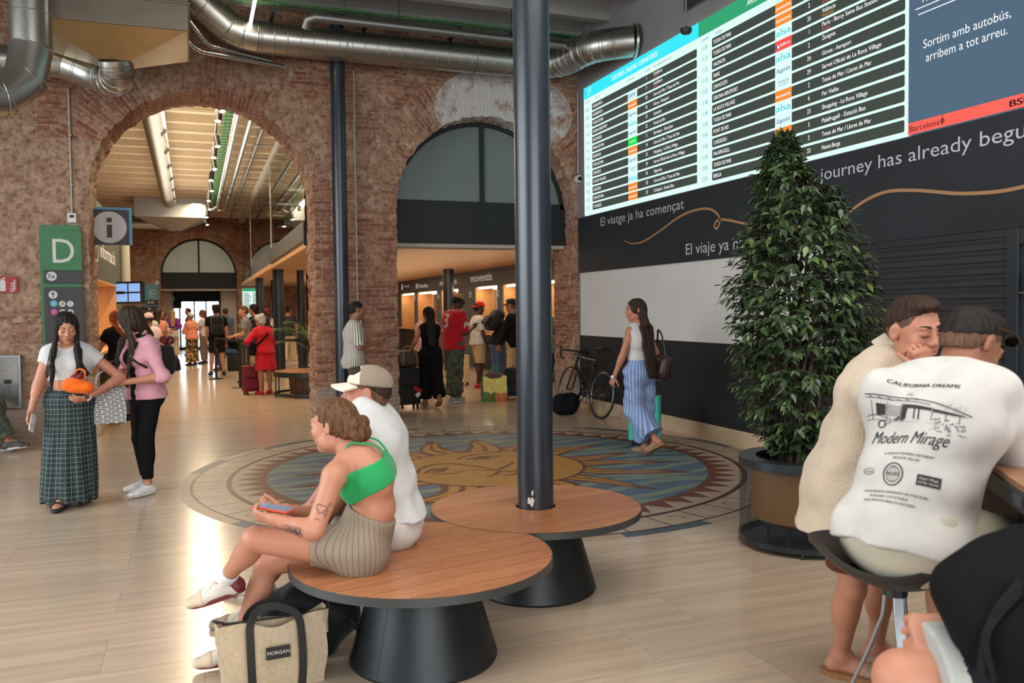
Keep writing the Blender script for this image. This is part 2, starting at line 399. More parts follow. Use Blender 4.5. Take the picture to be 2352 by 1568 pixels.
def arch_wall(name, y0, y1, x0, x1, ztop, openings, m):
 rnd = random.Random(5); mb = MB()
 xs = [x0] + [(openings[i][0] + openings[i][2] + openings[i + 1][0] - openings[i + 1][2]) / 2 for i in range(len(openings) - 1)] + [x1]
 D = 5
 for i, (cx, zs, R) in enumerate(openings):
  path = []
  nz = int(zs / 0.062)
  for k in range(nz + 1): path.append((cx - R, zs * k / nz, -1, 0))
  na = int(PI * R / 0.062)
  for k in range(1, na): a = PI - PI * k / na; path.append((cx + R * math.cos(a), zs + R * math.sin(a), math.cos(a), math.sin(a)))
  for k in range(nz + 1): path.append((cx + R, zs * (1 - k / nz), 1, 0))
  rows = []
  for d in range(D + 1):
   y = y0 + (y1 - y0) * d / D
   rows.append([(p[0] + p[2] * j, y + (rnd.uniform(-.012, .012) if 0 < d < D else 0), p[1] + p[3] * j) for p in path for j in [rnd.uniform(-0.020, 0.012)]])
  n = len(path)
  for row in (rows[0], rows[-1]):          # the arch runs strictly from left to right
   for k in range(nz + 1, n - 1 - nz): row[k] = (max(row[k][0], row[k - 1][0] + 1e-4), row[k][1], row[k][2])
   for k in range(n - 2 - nz, nz, -1): row[k] = (min(row[k][0], row[k + 1][0] - 1e-4), row[k][1], row[k][2])
  vs = [p for r in rows for p in r]
  mb.add(vs, [(d * n + k, d * n + k + 1, (d + 1) * n + k + 1, (d + 1) * n + k) for d in range(D) for k in range(n - 1)])
  for row, y, flip in ((rows[0], y0, False), (rows[-1], y1, True)):
   xl, xr = xs[i], xs[i + 1]
   for k in range(n - 1):
    a, b = row[k], row[k + 1]
    if k < nz: o1, o2 = (xl, y, a[2]), (xl, y, b[2])
    elif k >= n - 1 - nz: o1, o2 = (xr, y, a[2]), (xr, y, b[2])
    else: o1, o2 = (a[0], y, ztop), (b[0], y, ztop)
    f = [0, 1, 2, 3]; mb.add([o1, o2, (b[0], y, b[2]), (a[0], y, a[2])], [tuple(f if not flip else f[::-1])])
   # corners above the spring line on both sides
   for q, k in ((xl, nz), (xr, n - 1 - nz)):
    a = row[k]; mb.add([(q, y, a[2]), (a[0], y, a[2]), (a[0], y, ztop), (q, y, ztop)], [(0, 1, 2, 3) if q > a[0] else (3, 2, 1, 0)])
 return struct(name, mb, m, smooth=False)
arch_wall('wall_back', YB, YB2, -7.0, XR, 5.95, [(ARCH[0][0], ARCH[0][1], ARCH_R), (ARCH[1][0], ARCH[1][1], ARCH_R)], M_BRICK)
arch_wall('wall_far', YF, YF + 0.8, -4.0, 7.05, 5.6, [(0.16, 3.05, 1.41)], M_BRICK)
# stone plinths at the feet of the piers
b = MB(); b.box(-1.42, -1.16, 11.93, 12.92, 0, 0.23); struct('trim_1', b, M_TRAV, bevel=0.006)

# right wall: pale grey, with the white field, black dado and travertine skirting
b = MB(); b.box(XR, XR + 0.3, -6, 12.0, 2.1, 5.95); b.box(XR, XR + 0.3, 6.22, 12.0, 0, 2.1); b.box(XR, XR + 0.3, -6.0, 2.9, 0, 2.1); struct('wall_right', b, M_GREYW)
b = MB(); b.box(XR - 0.012, XR, 6.22, 11.92, 1.14, 2.1); struct('trim_2', b, M_WHITE)
b = MB(); b.box(XR - 0.014, XR, 6.22, 11.95, 0.19, 1.14); struct('trim_3', b, M_DADO)
b = MB(); b.box(XR - 0.025, XR, 6.25, 11.95, 0, 0.19); struct('baseboard_right', b, M_TRAV, bevel=0.003)
# walls out of the picture: left side with tall windows, entrance wall with glazed doors
b = MB(); b.box(-7.3, -7.0, -6, 12.85, 0, 0.9); b.box(-7.3, -7.0, -6, 12.85, 5.1, 5.95)
for y in (-6.0, -1.4, 3.2, 7.8, 12.25): b.box(-7.3, -7.0, y, y + 0.6, 0.9, 5.1)
struct('wall_left', b, M_GREYW)
b = MB(); b.box(-7.3, 5.9, -6.3, -6.0, 4.9, 5.95); b.box(-7.3, -4.2, -6.3, -6, 0, 4.9); b.box(4.6, 5.9, -6.3, -6, 0, 4.9); struct('wall_front', b, M_GREYW)
# vaulted ceilings: beams across the hall, shallow vaults between
def vault(name, x0, x1, y0, y1, z, pitch, m):
 mb = MB(); prof = []
 y = y0
 while y < y1:
  prof += [(y, z - 0.30), (y + 0.15, z - 0.30)]
  for k in range(7):
   t = k / 6; prof.append((y + 0.15 + (pitch - 0.15) * t, z - 0.14 + 0.14 * math.sin(PI * t)))
  y += pitch
 n = len(prof)
 mb.add([(x0, p[0], p[1]) for p in prof] + [(x1, p[0], p[1]) for p in prof], [(i, n + i, n + i + 1, i + 1) for i in range(n - 1)])
 mb.add([(x0, y0, z + .3), (x1, y0, z + .3), (x1, y, z + .3), (x0, y, z + .3)], [(0, 1, 2, 3)])
 return struct(name, mb, m, smooth=False)
vault('ceiling', -7.3, 5.9, -6.3, 11.8, 5.92, 0.905, M_CEIL)
vault('ceiling_hall', -4.2, 7.3, 12.86, 36.0, 5.52, 0.95, M_CEIL2)

# second hall
b = MB(); b.box(-4.2, -4.0, 12.85, 36, 0, 5.6); struct('wall_hall_left', b, M_BRICK)
b = MB(); b.box(7.05, 7.3, 12.0, 36, 2.62, 5.6); struct('wall_hall_right', b, M_WHITE)
b = MB(); b.box(5.95, 7.3, 12.86, 13.0, 0, 5.6); b.box(7.05, 7.9, 12.86, 13.2, 0, 2.62); struct('wall_hall_front', b, M_WHITE)
b = MB(); b.box(2.4, 7.05, 12.86, 14.3, 2.60, 2.62); struct('ceiling_soffit', b, mat('pale_soffit_board', (206, 196, 178), 0.7, noise=0.04))

# ---------------------------------------------------------------- lunette windows and beams in the arches
M_GLASSF = mat('frosted_glass', (132, 146, 142), 0.34, spec=0.5, noise=0.10, nscale=0.9, trans=0.35)
M_GLASSF2 = mat('frosted_glass_warm', (196, 200, 178), 0.4, noise=0.10, nscale=0.9, trans=0.35)
def lunette(n, cx, zs, R, y, zb, mx, mglass):
 zc = zs
 root = thing('window_%d' % n, None, None, (0, 0, 0)); root['kind'] = 'structure'
 outer = [(cx + R * math.cos(a), zc + R * math.sin(a)) for a in [PI * k / 40 for k in range(41)]]
 inner = [(cx + (R - .07) * math.cos(a), zc + (R - .07) * math.sin(a)) for a in [PI * k / 40 for k in range(41)]]
 f = MB()
 T = lambda u, v, w: (u, w, v)
 for i in range(40):
  f.prism([outer[i], outer[i + 1], inner[i + 1], inner[i]], y, y + 0.08, 0, T)
 f.box(cx - R, cx + R, y, y + 0.08, zb - 0.03, zb + 0.06)
 f.box(mx - 0.035, mx + 0.035, y - 0.005, y + 0.085, zb, zc + R - 0.03)
 if zs > zb:
  for sx in (-1, 1): f.box(cx + sx * (R - 0.035) - 0.035, cx + sx * (R - 0.035) + 0.035, y, y + 0.08, zb, zs)
 f.build('frame', M_DARK, root, smooth=False)
 for k in (0, 1):
  lo, hi = (cx - R + 0.05, mx - 0.02) if k == 0 else (mx + 0.02, cx + R - 0.05)
  poly = [(min(max(x, lo), hi), z) for x, z in inner]
  poly = [(lo, zb + 0.03)] + [p for i, p in enumerate(reversed(poly)) if i == 0 or p != list(reversed(poly))[i - 1]] + [(hi, zb + 0.03)]
  g = MB(); g.prism(poly, y + 0.03, y + 0.045, 0, T); g.build('pane', mglass, root, smooth=False)
 return root
lunette(1, 4.13, 3.0, 1.41, 12.40, 3.14, 4.13 + 0.03, M_GLASSF)
lunette(2, 0.16, 3.05, 1.41, YF + 0.35, 3.08, 0.16, M_GLASSF2)
b = MB(); b.box(2.72, 5.54, 12.38, 12.52, 2.555, 3.12); struct('trim_4', b, M_DARK)
b = MB(); b.box(2.74, 5.52, 12.40, 12.86, 2.50, 2.553); struct('trim_5', b, mat('pale_lining', (178, 166, 150), 0.6, noise=.05))
b = MB(); b.box(-1.25, 1.57, YF + .3, YF + .5, 2.49, 3.06); struct('trim_6', b, M_DARK)
b = MB(); b.box(-1.25, 1.57, YF + .28, YF + .8, 2.42, 2.488); struct('trim_7', b, mat('pale_lining'))

# ---------------------------------------------------------------- passage and street doors behind the far arch
b = MB(); b.box(0.98, 3.2, 36.3, 38.6, 0, 3.1); struct('wall_passage_right', b, M_WHITE)
b = MB(); b.box(-2.6, -0.86, 36.3, 38.6, 0, 3.1); struct('wall_passage_left', b, mat('rough_pale_plaster', (176, 160, 140), .9, noise=.2, nscale=3, bump=.4, bscale=12))
b = MB(); b.box(-1.4, 1.6, 36.2, 40.2, 2.55, 2.7); struct('ceiling_passage', b, M_WHITE)
dr = thing('door_1', None, None, (0, 38.2, 0)); dr['kind'] = 'structure'
b = MB()
b.box(-1.15, 1.25, 0, .25, 2.02, 2.55); b.box(-1.2, -0.55, .0, .2, 1.75, 2.1)
for x in (-.62, -.05, .42, .95): b.box(x - .03, x + .03, .05, .13, 0, 2.05)
b.box(-.85, 1.0, .05, .13, 0, .1)
b.build('frame', M_DARK, dr, smooth=False)
for x0, x1 in ((-.59, -.08), (-.02, .39), (.45, .92)):
 g = MB(); g.box(x0, x1, .085, .095, .1, 2.02); g.build('pane', mat('clear_glass', (235, 245, 245), 0.03, trans=1.0), dr, smooth=False)
b = MB(); b.add([(-6, 43.5, -.2), (6, 43.5, -.2), (6, 43.5, 4), (-6, 43.5, 4)], [(0, 1, 2, 3)]); struct('exterior_street_wall', b, mat('glowing_street_wall', (238, 242, 246), 0.9, noise=.06, emit=(228, 240, 255), es=0.9))  # wall given its own glow in place of street daylight
ex = thing('exit_sign', 'small green emergency exit sign above the far street doors', 'sign', (-.93, 38.17, 2.14))
b = MB(); b.box(-.1, .1, -.02, .02, -.09, .09); b.build('plate', mat('exit_green', (60, 140, 90), .5, emit=(60, 140, 90), es=.5), ex)
b = MB(); T = lambda u, v, w: (u, w, v)
b.flat(circle(0.0, .05, .02, 10), -.022, 0, T); b.strip([(0, .03), (-.015, -.02), (.03, -.06)], .02, -.022, 0, T); b.strip([(-.01, -.02), (-.05, -.06)], .02, -.022, 0, T); b.strip([(-.04, .01), (.04, .02)], .015, -.022, 0, T)
b.build('running_figure', M_PLASTIC, ex)

# ---------------------------------------------------------------- columns
def column(name, label, x, y, r, z0, z1, collar=False, mt=None):
 o = MB().lathe([(r, 0), (r, z1 - z0)], 40).build(name, mt or M_COLUMN, None, loc=(x, y, z0))
 return setp(o, label, 'column')
CX, CY = 1.745, 4.335
col = column('steel_column', 'dark blue painted steel column rising through the round wooden bench', CX, CY, 0.1, 0.0, 5.64)
# chipped paint at its foot
b = MB(); rnd = random.Random(3)
for k in range(9):
 a = math.radians(232 + rnd.uniform(-9, 9)); z = 0.465 + rnd.random() * 0.09
 p = Vector((math.cos(a), math.sin(a), 0)) * 0.1006; t = Vector((-math.sin(a), math.cos(a), 0))
 w = rnd.uniform(.005, .013); h = rnd.uniform(.008, .022)
 b.add([p + t * (w * math.cos(q) * rnd.uniform(.6, 1.2)) + Vector((0, 0, z + h * math.sin(q) * rnd.uniform(.6, 1.3))) for q in [2 * PI * i / 9 for i in range(9)]], [tuple(range(9))])
b.build('paint_chip', M_WHITE, col, smooth=False, label='bare white chip in the paint')
column('steel_column', 'dark blue steel column standing against the brick pier between the arches', 1.88, 11.72, 0.098, 0, 5.62)
column('steel_column', 'thick dark steel column under the mezzanine beside the lady in red', 1.93, 21.7, 0.135, 0, 2.72)
column('steel_column', 'farther dark column under the mezzanine in front of the bright timetable display', 1.86, 27.2, 0.12, 0, 2.66)
column('steel_column', 'left of two slim dark columns behind the palm', 2.52, 22.2, 0.09, 0, 2.66)
column('steel_column', 'right of two slim dark columns behind the palm', 2.76, 22.2, 0.09, 0, 2.66)
column('steel_column', 'slim far dark column beyond the thick mezzanine column', 2.42, 29.0, 0.08, 0, 2.66)
column('steel_column', 'dark column in front of the ticket counters covering part of a sign', 6.1, 21.0, 0.14, 0, 2.66)

# ---------------------------------------------------------------- mezzanine
mz = thing('mezzanine', 'glass fronted mezzanine gallery with charcoal edge and slatted oak underside', 'gallery', (1.69, 14.3, 2.62))
b = MB(); b.box(0, .06, 0, 6.6, .1, .42); b.box(.03, .09, 6.66, 14.9, .1, .42); b.box(.06, .12, 14.96, 21.05, .1, .42); b.build('fascia', mat('grey_fascia', (92, 94, 98), .5, noise=.05, nscale=1), mz, smooth=False)
b = MB(); b.box(0, .62, -.03, 0, .02, .42); b.build('end_panel', M_BLACK, mz, smooth=False)
b = MB()
for y in (6.63, 14.93): b.box(.0, .13, y - .05, y + .05, .08, .44)
b.build('joint_cover', M_BLACK, mz, smooth=False)
b = MB(); b.box(.1, 5.34, 0, 21.05, .12, .40); b.box(.7, 4.2, -1.4, 0, .12, .4); b.build('slab', M_WHITE, mz, smooth=False)
M_SLAT = wood_material('slatted_oak', (212, 166, 120), (236, 196, 152), 1.0, 0.08, 0, 0.5, gap=False)
b = MB(); y = 0.0
while y < 21.0:
 b.box(.03, 5.34, y, y + .055, -.02, .10); y += 0.085
b.build('soffit_slat', M_SLAT, mz, smooth=False)
M_CLEAR = mat('greenish_clear_glass', (214, 232, 222), 0.02, trans=1.0, spec=0.5)
for y0, y1, x in ((.02, 6.5, .03), (6.75, 14.85, .06), (15.0, 21.0, .09)):
 b = MB(); b.box(x, x + .012, y0, y1, .42, 2.45); b.build('glass_panel', M_CLEAR, mz, smooth=False)
for y, x in ((6.62, .02), (14.92, .05), (10.7, .06)):
 b = MB(); b.box(x, x + .07, y - .06, y + .06, .42, 2.5 if y != 10.7 else 2.46); b.build('post', mat('pale_green_steel', (186, 196, 178), .5), mz, smooth=False)
b = MB(); b.box(.0, .12, 0, 21.05, 2.45, 2.58); b.build('head_beam', M_WHITE, mz, smooth=False)
b = MB(); b.box(2.6, 2.7, 3.0, 21.0, .42, 2.58); b.build('rear_partition', mat('pale_partition', (206, 200, 180), .8, noise=.04), mz, smooth=False)
for i, (y, x, z) in enumerate(((4.5, 1.2, 2.5), (8.0, 1.2, 2.5), (11.5, 1.2, 2.5), (15.0, 1.2, 2.5), (18.5, 1.2, 2.5))):
 o = MB().box(-.25, .25, -.06, .06, 0, .04).build('gallery_ceiling_lamp', mat('gallery_glow', (255, 244, 220), emit=(255, 236, 205), es=1.4), None, loc=(1.69 + x, 14.3 + y, 2.62 + z))
 setp(o, 'flat bright lamp under the ceiling behind the gallery glass, %s' % ('nearest of five', 'second nearest of five', 'middle of five', 'fourth from the arch', 'farthest of five')[i], 'lamp', 'gallery ceiling lamps')

# ---------------------------------------------------------------- ticket counters
XT = 7.05
tc = thing('counter_fascia', 'long charcoal sign fascia with white company names above the ticket counters', 'sign', (XT, 15.0, 2.17))
b = MB(); b.box(-.02, .3, -1.75, 20.35, 0, .43); b.build('panel', mat('graphite_fascia', (74, 74, 78), .5, noise=.05, nscale=1), tc, smooth=False)
Tt = lambda u, v, w: (-.024 - w, -u, v)
M_LET = mat('white_lettering', (226, 222, 214), .5, emit=(226, 222, 214), es=.25)
def fsign(name, y0, y1, z, size, body, bold=.0):
 b = MB(); b.text(body, size, -(y0 - 15.0), z - 2.17, 0, Tt, bold=bold, width=abs(y0 - y1)); return b.build(name, M_LET, tc, smooth=False)
fsign('company_name', 22.05, 20.27, 2.30, .30, 'moventis', .012)
fsign('company_name', 25.17, 23.35, 2.30, .26, 'moventis', .012)
b = MB(); b.text('MonBus', .17, -(27.7 - 15), .13, 0, Tt, bold=.02, width=1.15)
for k in range(2): b.add([Tt(-(28.15 - 15) + .2 * k, .12, 0), Tt(-(28.15 - 15) + .2 * k + .12, .12, 0), Tt(-(28.15 - 15) + .2 * k + .12, .28, 0), Tt(-(28.15 - 15) + .2 * k, .28, 0)], [(0, 1, 2, 3)])
b.build('company_name', M_LET, tc, smooth=False)
b = MB(); b.text('STAR TRANS', .11, -(29.9 - 15), .2, 0, Tt, bold=.01, width=.8); b.flat(circle(-(30.2 - 15), .23, .12, 20), 0, 0, Tt); b.build('company_name', M_LET, tc, smooth=False)
WINS = [(15.3, 17.0), (17.75, 19.55), (19.95, 21.75), (23.3, 25.1), (25.6, 28.1), (28.5, 30.5)]
WN = ['nearest, right of the pillar behind the front column', 'second from the near end of the counter row', 'under the large company name', 'behind the column in front of the counters', 'second farthest along the counter row', 'farthest along the counter row']
b = MB(); prev = 13.0
for y0, y1 in WINS + [(34.0, 34.0)]:
 b.box(XT, XT + .25, prev, y0, 0, 2.17); b.box(XT, XT + .25, y0, y1, 0, .95); prev = y1
struct('wall_counters', b, mat('slate_counter_panel', (88, 96, 104), .5, noise=.06, nscale=2), smooth=False)
M_LOW = mat('dark_counter_front', (42, 38, 35), .5, noise=.1)
M_BOOTHGLASS = mat('booth_glass', (235, 240, 230), .03, trans=1.0)
for i, (y0, y1) in enumerate(WINS):
 w = thing('ticket_window', 'lit oak ticket window, ' + WN[i], 'ticket window', (XT, (y0 + y1) / 2, 0.95), 0, 'ticket windows in the counter row'); h = (y1 - y0) / 2
 b = MB(); b.box(.02, .9, h - .02, h, .0, 1.22); b.box(.02, .9, -h, -h + .02, 0, 1.22); b.box(.02, .9, -h, h, 1.2, 1.22); b.build('oak_lining', M_OAK, w, smooth=False)
 b = MB(); b.box(.9, .93, -h, h, -.9, 1.22); b.build('back_panel', M_OAK, w, smooth=False)
 b = MB(); b.box(.88, .9, -h * .75, h * .3, .35, 1.1); b.build('notice_board', mat('pale_notice', (232, 226, 210), .7, noise=.06, nscale=3), w, smooth=False)
 b = MB(); b.box(.3, .31, -h + .02, h * .35, .02, 1.2); b.build('glass_screen', M_BOOTHGLASS, w, smooth=False)
 b = MB(); b.box(-.16, .4, -h - .02, h + .02, -.04, 0); b.build('counter_shelf', M_OAK, w, smooth=False)
 b = MB(); b.box(-.03, 0, -h - .1, h + .1, -.93, -.05); b.build('counter_front', M_LOW, w, smooth=False)
 b = MB(); b.box(.06, .10, -h + .12, h - .12, 1.15, 1.19); b.build('strip_lamp', M_GLOWW, w, smooth=False)
 l = bpy.data.lights.new('window_lamp', 'AREA'); l.shape = 'RECTANGLE'; l.size = .12; l.size_y = h * 1.6; l.energy = 8; l.color = (1, .80, .54)
 lo = bpy.data.objects.new('window_lamp', l); COL.objects.link(lo); lo.parent = w; lo.location = (.14, 0, 1.14)
for nm, y, z in (('E3', 22.1, 2.0), ('E2', 19.86, 1.98), ('E4', 25.35, 2.0), ('E5', 28.3, 2.0)):
 b = MB(); b.text(nm, .22, -.14, -.1, .004, lambda u, v, w: (-w, -u, v), bold=.01); o = b.build('window_number', M_LET, None, smooth=False, loc=(XT - .002, y, z)); setp(o, 'white window number %s on the slate pillar between ticket windows' % nm, 'number')

# ---------------------------------------------------------------- information booth on the left of the second hall
ib = thing('information_booth', 'grey green information booth front with lit oak recess', 'booth', (-1.35, 12.9, 0))
M_BOOTH = mat('grey_green_panel', (86, 90, 80), .6, noise=.05, nscale=1.5)
b = MB(); b.box(-2.4, 0, .1, 5.2, 2.06, 3.25); b.box(-2.4, 0, 4.15, 5.2, 0, 2.06); b.box(-2.4, -.02, .1, .16, 0, 2.06); b.build('casing', M_BOOTH, ib, smooth=False)
b = MB(); b.box(-1.4, -1.35, .16, 4.15, 0, 2.06); b.box(-1.4, -.0, 4.1, 4.15, .9, 2.06); b.build('oak_lining', M_OAK, ib, smooth=False)
b = MB(); b.box(-1.4, .02, .16, 4.15, 2.03, 2.06); b.build('oak_ceiling', M_OAK, ib, smooth=False)
b = MB(); b.box(-.5, .0, .16, 4.15, .92, .96); b.build('counter_top', M_OAK, ib, smooth=False)
b = MB(); b.box(-.42, -.38, .16, 4.15, 0, .92); b.build('counter_front', mat('brushed_counter_front', (140, 132, 118), .4, metal=.3, noise=.1), ib, smooth=False)
for y in (1.2, 2.8):
 b = MB(); b.cyl((-.5, y - .6, 1.985), (-.5, y + .6, 1.985), .022, n=12); b.build('tube_lamp', M_GLOWW, ib)
l = bpy.data.lights.new('booth_lamp', 'AREA'); l.shape = 'RECTANGLE'; l.size = .4; l.size_y = 3.4; l.energy = 13; l.color = (1, .76, .48)
lo = bpy.data.objects.new('booth_lamp', l); COL.objects.link(lo); lo.parent = ib; lo.location = (-.6, 2.1, 1.96)
b = MB(); T = lambda u, v, w: (.004 + w, u, v)
b.text('informació', .36, 1.45, 2.42, 0, T, bold=.012, width=2.6)
b.build('lettering', M_LET, ib, smooth=False)
b = MB(); ro, ri = circle(1.0, 2.55, .24, 40), circle(1.0, 2.55, .2, 40)
for k in range(40): j = (k + 1) % 40; b.add([T(*ro[k], .0), T(*ro[j], 0), T(*ri[j], 0), T(*ri[k], 0)], [(0, 1, 2, 3)])
b.add([T(.97, 2.44, 0), T(1.03, 2.44, 0), T(1.03, 2.58, 0), T(.97, 2.58, 0)], [(0, 1, 2, 3)]); b.add([T(.97, 2.61, 0), T(1.03, 2.61, 0), T(1.03, 2.67, 0), T(.97, 2.67, 0)], [(0, 1, 2, 3)])
b.build('information_symbol', M_LET, ib, smooth=False)
b = MB(); b.cyl((.08, 5.29, 2.1), (.08, 5.29, 3.2), .09, n=20); b.build('air_pipe', mat('white_painted_steel', (196, 192, 180), .5), ib)
tv = thing('wall_screen', 'small screen with blue tiles on an arm beside the information booth', 'screen', (-1.12, 16.9, 1.93))
Mt = Matrix.Rotation(math.radians(-38), 3, 'Z')
b = MB(); b.obox((0, 0, 0), .62, .07, .40, Mt); b.build('case', M_BLACK, tv, smooth=False)
b = MB(); b.obox((-.2, .12, 0), .3, .05, .05, Mt); b.build('arm', M_BLACK, tv, smooth=False)
b = MB()
for ix in (-1, 1):
 for iz in (-1, 1): b.obox(Mt @ Vector((ix * .14, -.037, iz * .09)), .25, .004, .15, Mt)
b.build('screen_tile', mat('blue_screen', (120, 160, 214), .3, emit=(120, 165, 225), es=.9), tv, smooth=False)
# ================================================================ THE BIG DISPLAY (right wall)
TB = lambda u, v, w: (-w, -u, v)          # board space: u along the wall towards the viewer, v up, w out of the wall
BX, BY, BZ = 5.56, 11.76, 2.95
def glow(name, c, e=1.0): return mat(name, (10, 10, 11), .35, spec=.3, emit=c, es=e)
E_MINT, E_CYAN, E_GREEN = glow('screen_mint', (226, 255, 250), 1.0), glow('screen_cyan', (52, 226, 250), 1.1), glow('screen_green', (52, 170, 118), .95)
E_ROW, E_TXT, E_TIME = glow('screen_row', (64, 72, 66), 1.0), glow('screen_text', (250, 252, 250), 1.0), glow('screen_time', (104, 152, 160), 1.0)
E_ORG, E_ALSA, E_BLUE, E_RED, E_FLX = glow('logo_orange', (255, 142, 48), 1.0), glow('logo_turquoise', (40, 214, 226), 1.0), glow('logo_blue', (40, 96, 160), 1.0), glow('logo_red', (252, 84, 80), 1.0), glow('logo_green', (20, 226, 76), 1.0)
E_NAVY, E_WARN, E_AMB, E_DIM = glow('screen_slate', (80, 104, 126), 1.0), glow('note_red', (230, 88, 100), .9), glow('note_amber', (240, 160, 40), .9), glow('note_dim', (88, 96, 92), .8)
E_CORAL, E_DKT = glow('screen_coral', (255, 102, 88), 1.0), glow('screen_dark_text', (60, 24, 24), .6)
MOV, ALS, SAG, CAT, FLX, BLA, CTM = 'moventis', 'alsa', 'Sagalés', 'cat', 'FLIXBUS', 'BlaBlaCar', 'ctm'
DEP = [('08:30', 'CASABLANCA', None, '1', 'Casablanca', 'RETRASO'), ('10:30', 'CASABLANCA', CTM, '7', 'Casablanca', 'RETRASO'), ('11:45', 'TOSSA DE MAR', MOV, '20', 'Lloret de Mar / Tossa de Mar', ''), ('11:45', 'GIRONA-AEROPORT', SAG, '24', 'Girona - Aeroport', ''), ('11:45', 'SANTANDER', ALS, '37', 'Santander', ''), ('11:55', 'PINEDA DE MAR', SAG, '22', 'Pineda de Mar', ''), ('12:00', 'BORDEAUX', FLX, '5', 'Bordeaux - Saint Jean', ''), ('12:00', 'TOSSA DE MAR', MOV, '19', 'Lloret de Mar / Tossa de Mar', ''), ('12:00', 'CARDEDEU', SAG, '23', 'Shopping - La Roca Village', ''), ('12:00', 'LA ROCA VILLAGE', CAT, '29', 'Servei Oficial de La Roca Village', ''), ('12:00', 'ALGECIRAS', ALS, '34', 'Algeciras', ''), ('12:30', 'TOSSA DE MAR', MOV, '20', 'Lloret de Mar / Tossa de Mar', ''), ('12:30', 'CADAQUÉS', MOV, '23', 'Cadaqués - Estació Bus', '')]
ARR = [('11:00', 'TOSSA DE MAR', MOV, '', '', ''), ('11:15', 'TOSSA DE MAR', MOV, '2', '', 'RETARD'), ('11:15', 'VALENCIA', ALS, '35', 'València', 'FINALITZAT'), ('11:30', 'PARIS', BLA, '1', 'París - Bercy Seine Bus Station', 'RETARD'), ('11:35', 'ZARAGOZA', ALS, '2', 'Zaragoza', 'ARRIBADA'), ('11:40', 'GIRONA-AEROPORT', SAG, '24', 'Girona - Aeroport', ''), ('11:40', 'LA ROCA VILLAGE', CAT, '29', 'Servei Oficial de La Roca Village', ''), ('11:45', 'TOSSA DE MAR', MOV, '2', 'Tossa de Mar / Lloret de Mar', ''), ('11:45', 'PONT DE REI', ALS, '6', 'Per Vielha', ''), ('11:45', 'CARDEDEU', SAG, '23', 'Shopping - La Roca Village', ''), ('11:50', 'PALAFRUGELL', MOV, '3', 'Palafrugell - Estació Bus', ''), ('12:00', 'TOSSA DE MAR', MOV, '2', 'Tossa de Mar / Lloret de Mar', ''), ('12:01', 'BERGA', ALS, '33', 'Navàs-Berga', '')]
LOGO = [E_MINT, E_ORG, E_TXT, E_ALSA, E_BLUE, E_RED, E_FLX]
def logo(b, kind, u, v, w_, h_, z):
 """company plate: (slots) 0 white plate, 1 orange, 2 white text, 3 turquoise, 4 blue, 5 red, 6 green"""
 plate = {MOV: 1, FLX: 6, BLA: 5}.get(kind, 0)
 b.flat([(u, v), (u + w_, v), (u + w_, v + h_), (u, v + h_)], z, plate, TB)
 T = TB; zz = z + .002
 if kind == MOV: b.text('moventis', h_ * .52, u + w_ * .06, v + h_ * .32, zz, T, 2, bold=.02, width=w_ * .88)
 elif kind == ALS: b.text('alsa', h_ * .92, u + w_ * .06, v + h_ * .2, zz, T, 3, bold=.012, width=w_ * .88)
 elif kind == SAG: b.text('Sagalés', h_ * .58, u + w_ * .07, v + h_ * .3, zz, T, 4, bold=.008, width=w_ * .86, shear=.3)
 elif kind == CAT:
  b.text('Catalunya', h_ * .36, u + w_ * .14, v + h_ * .5, zz, T, 4, width=w_ * .72, shear=.15); b.text('BUS TURÍSTIC', h_ * .22, u + w_ * .24, v + h_ * .22, zz, T, 4, width=w_ * .6)
 elif kind == FLX: b.text('FLIXBUS', h_ * .34, u + w_ * .18, v + h_ * .36, zz, T, 2, bold=.02, width=w_ * .64)
 elif kind == BLA:
  b.text('BlaBlaCar', h_ * .42, u + w_ * .30, v + h_ * .36, zz, T, 2, bold=.01, width=w_ * .64)
  for k in (0, 1): b.flat(circle(u + w_ * (.09 + .1 * k), v + h_ * .42, h_ * .16, 12), zz, 4 if k == 0 else 2, T)
 elif kind == CTM:
  for k in range(5):
   uu = u + w_ * (.14 + .15 * k); b.strip([(uu, v + h_ * .18), (uu, v + h_ * .82)], w_ * .035, zz, 4, T)
   b.strip([(uu, v + h_ * (.82 if k % 2 else .2)), (uu + w_ * .1, v + h_ * (.5 if k % 2 else .8))], w_ * .03, zz, 4, T)
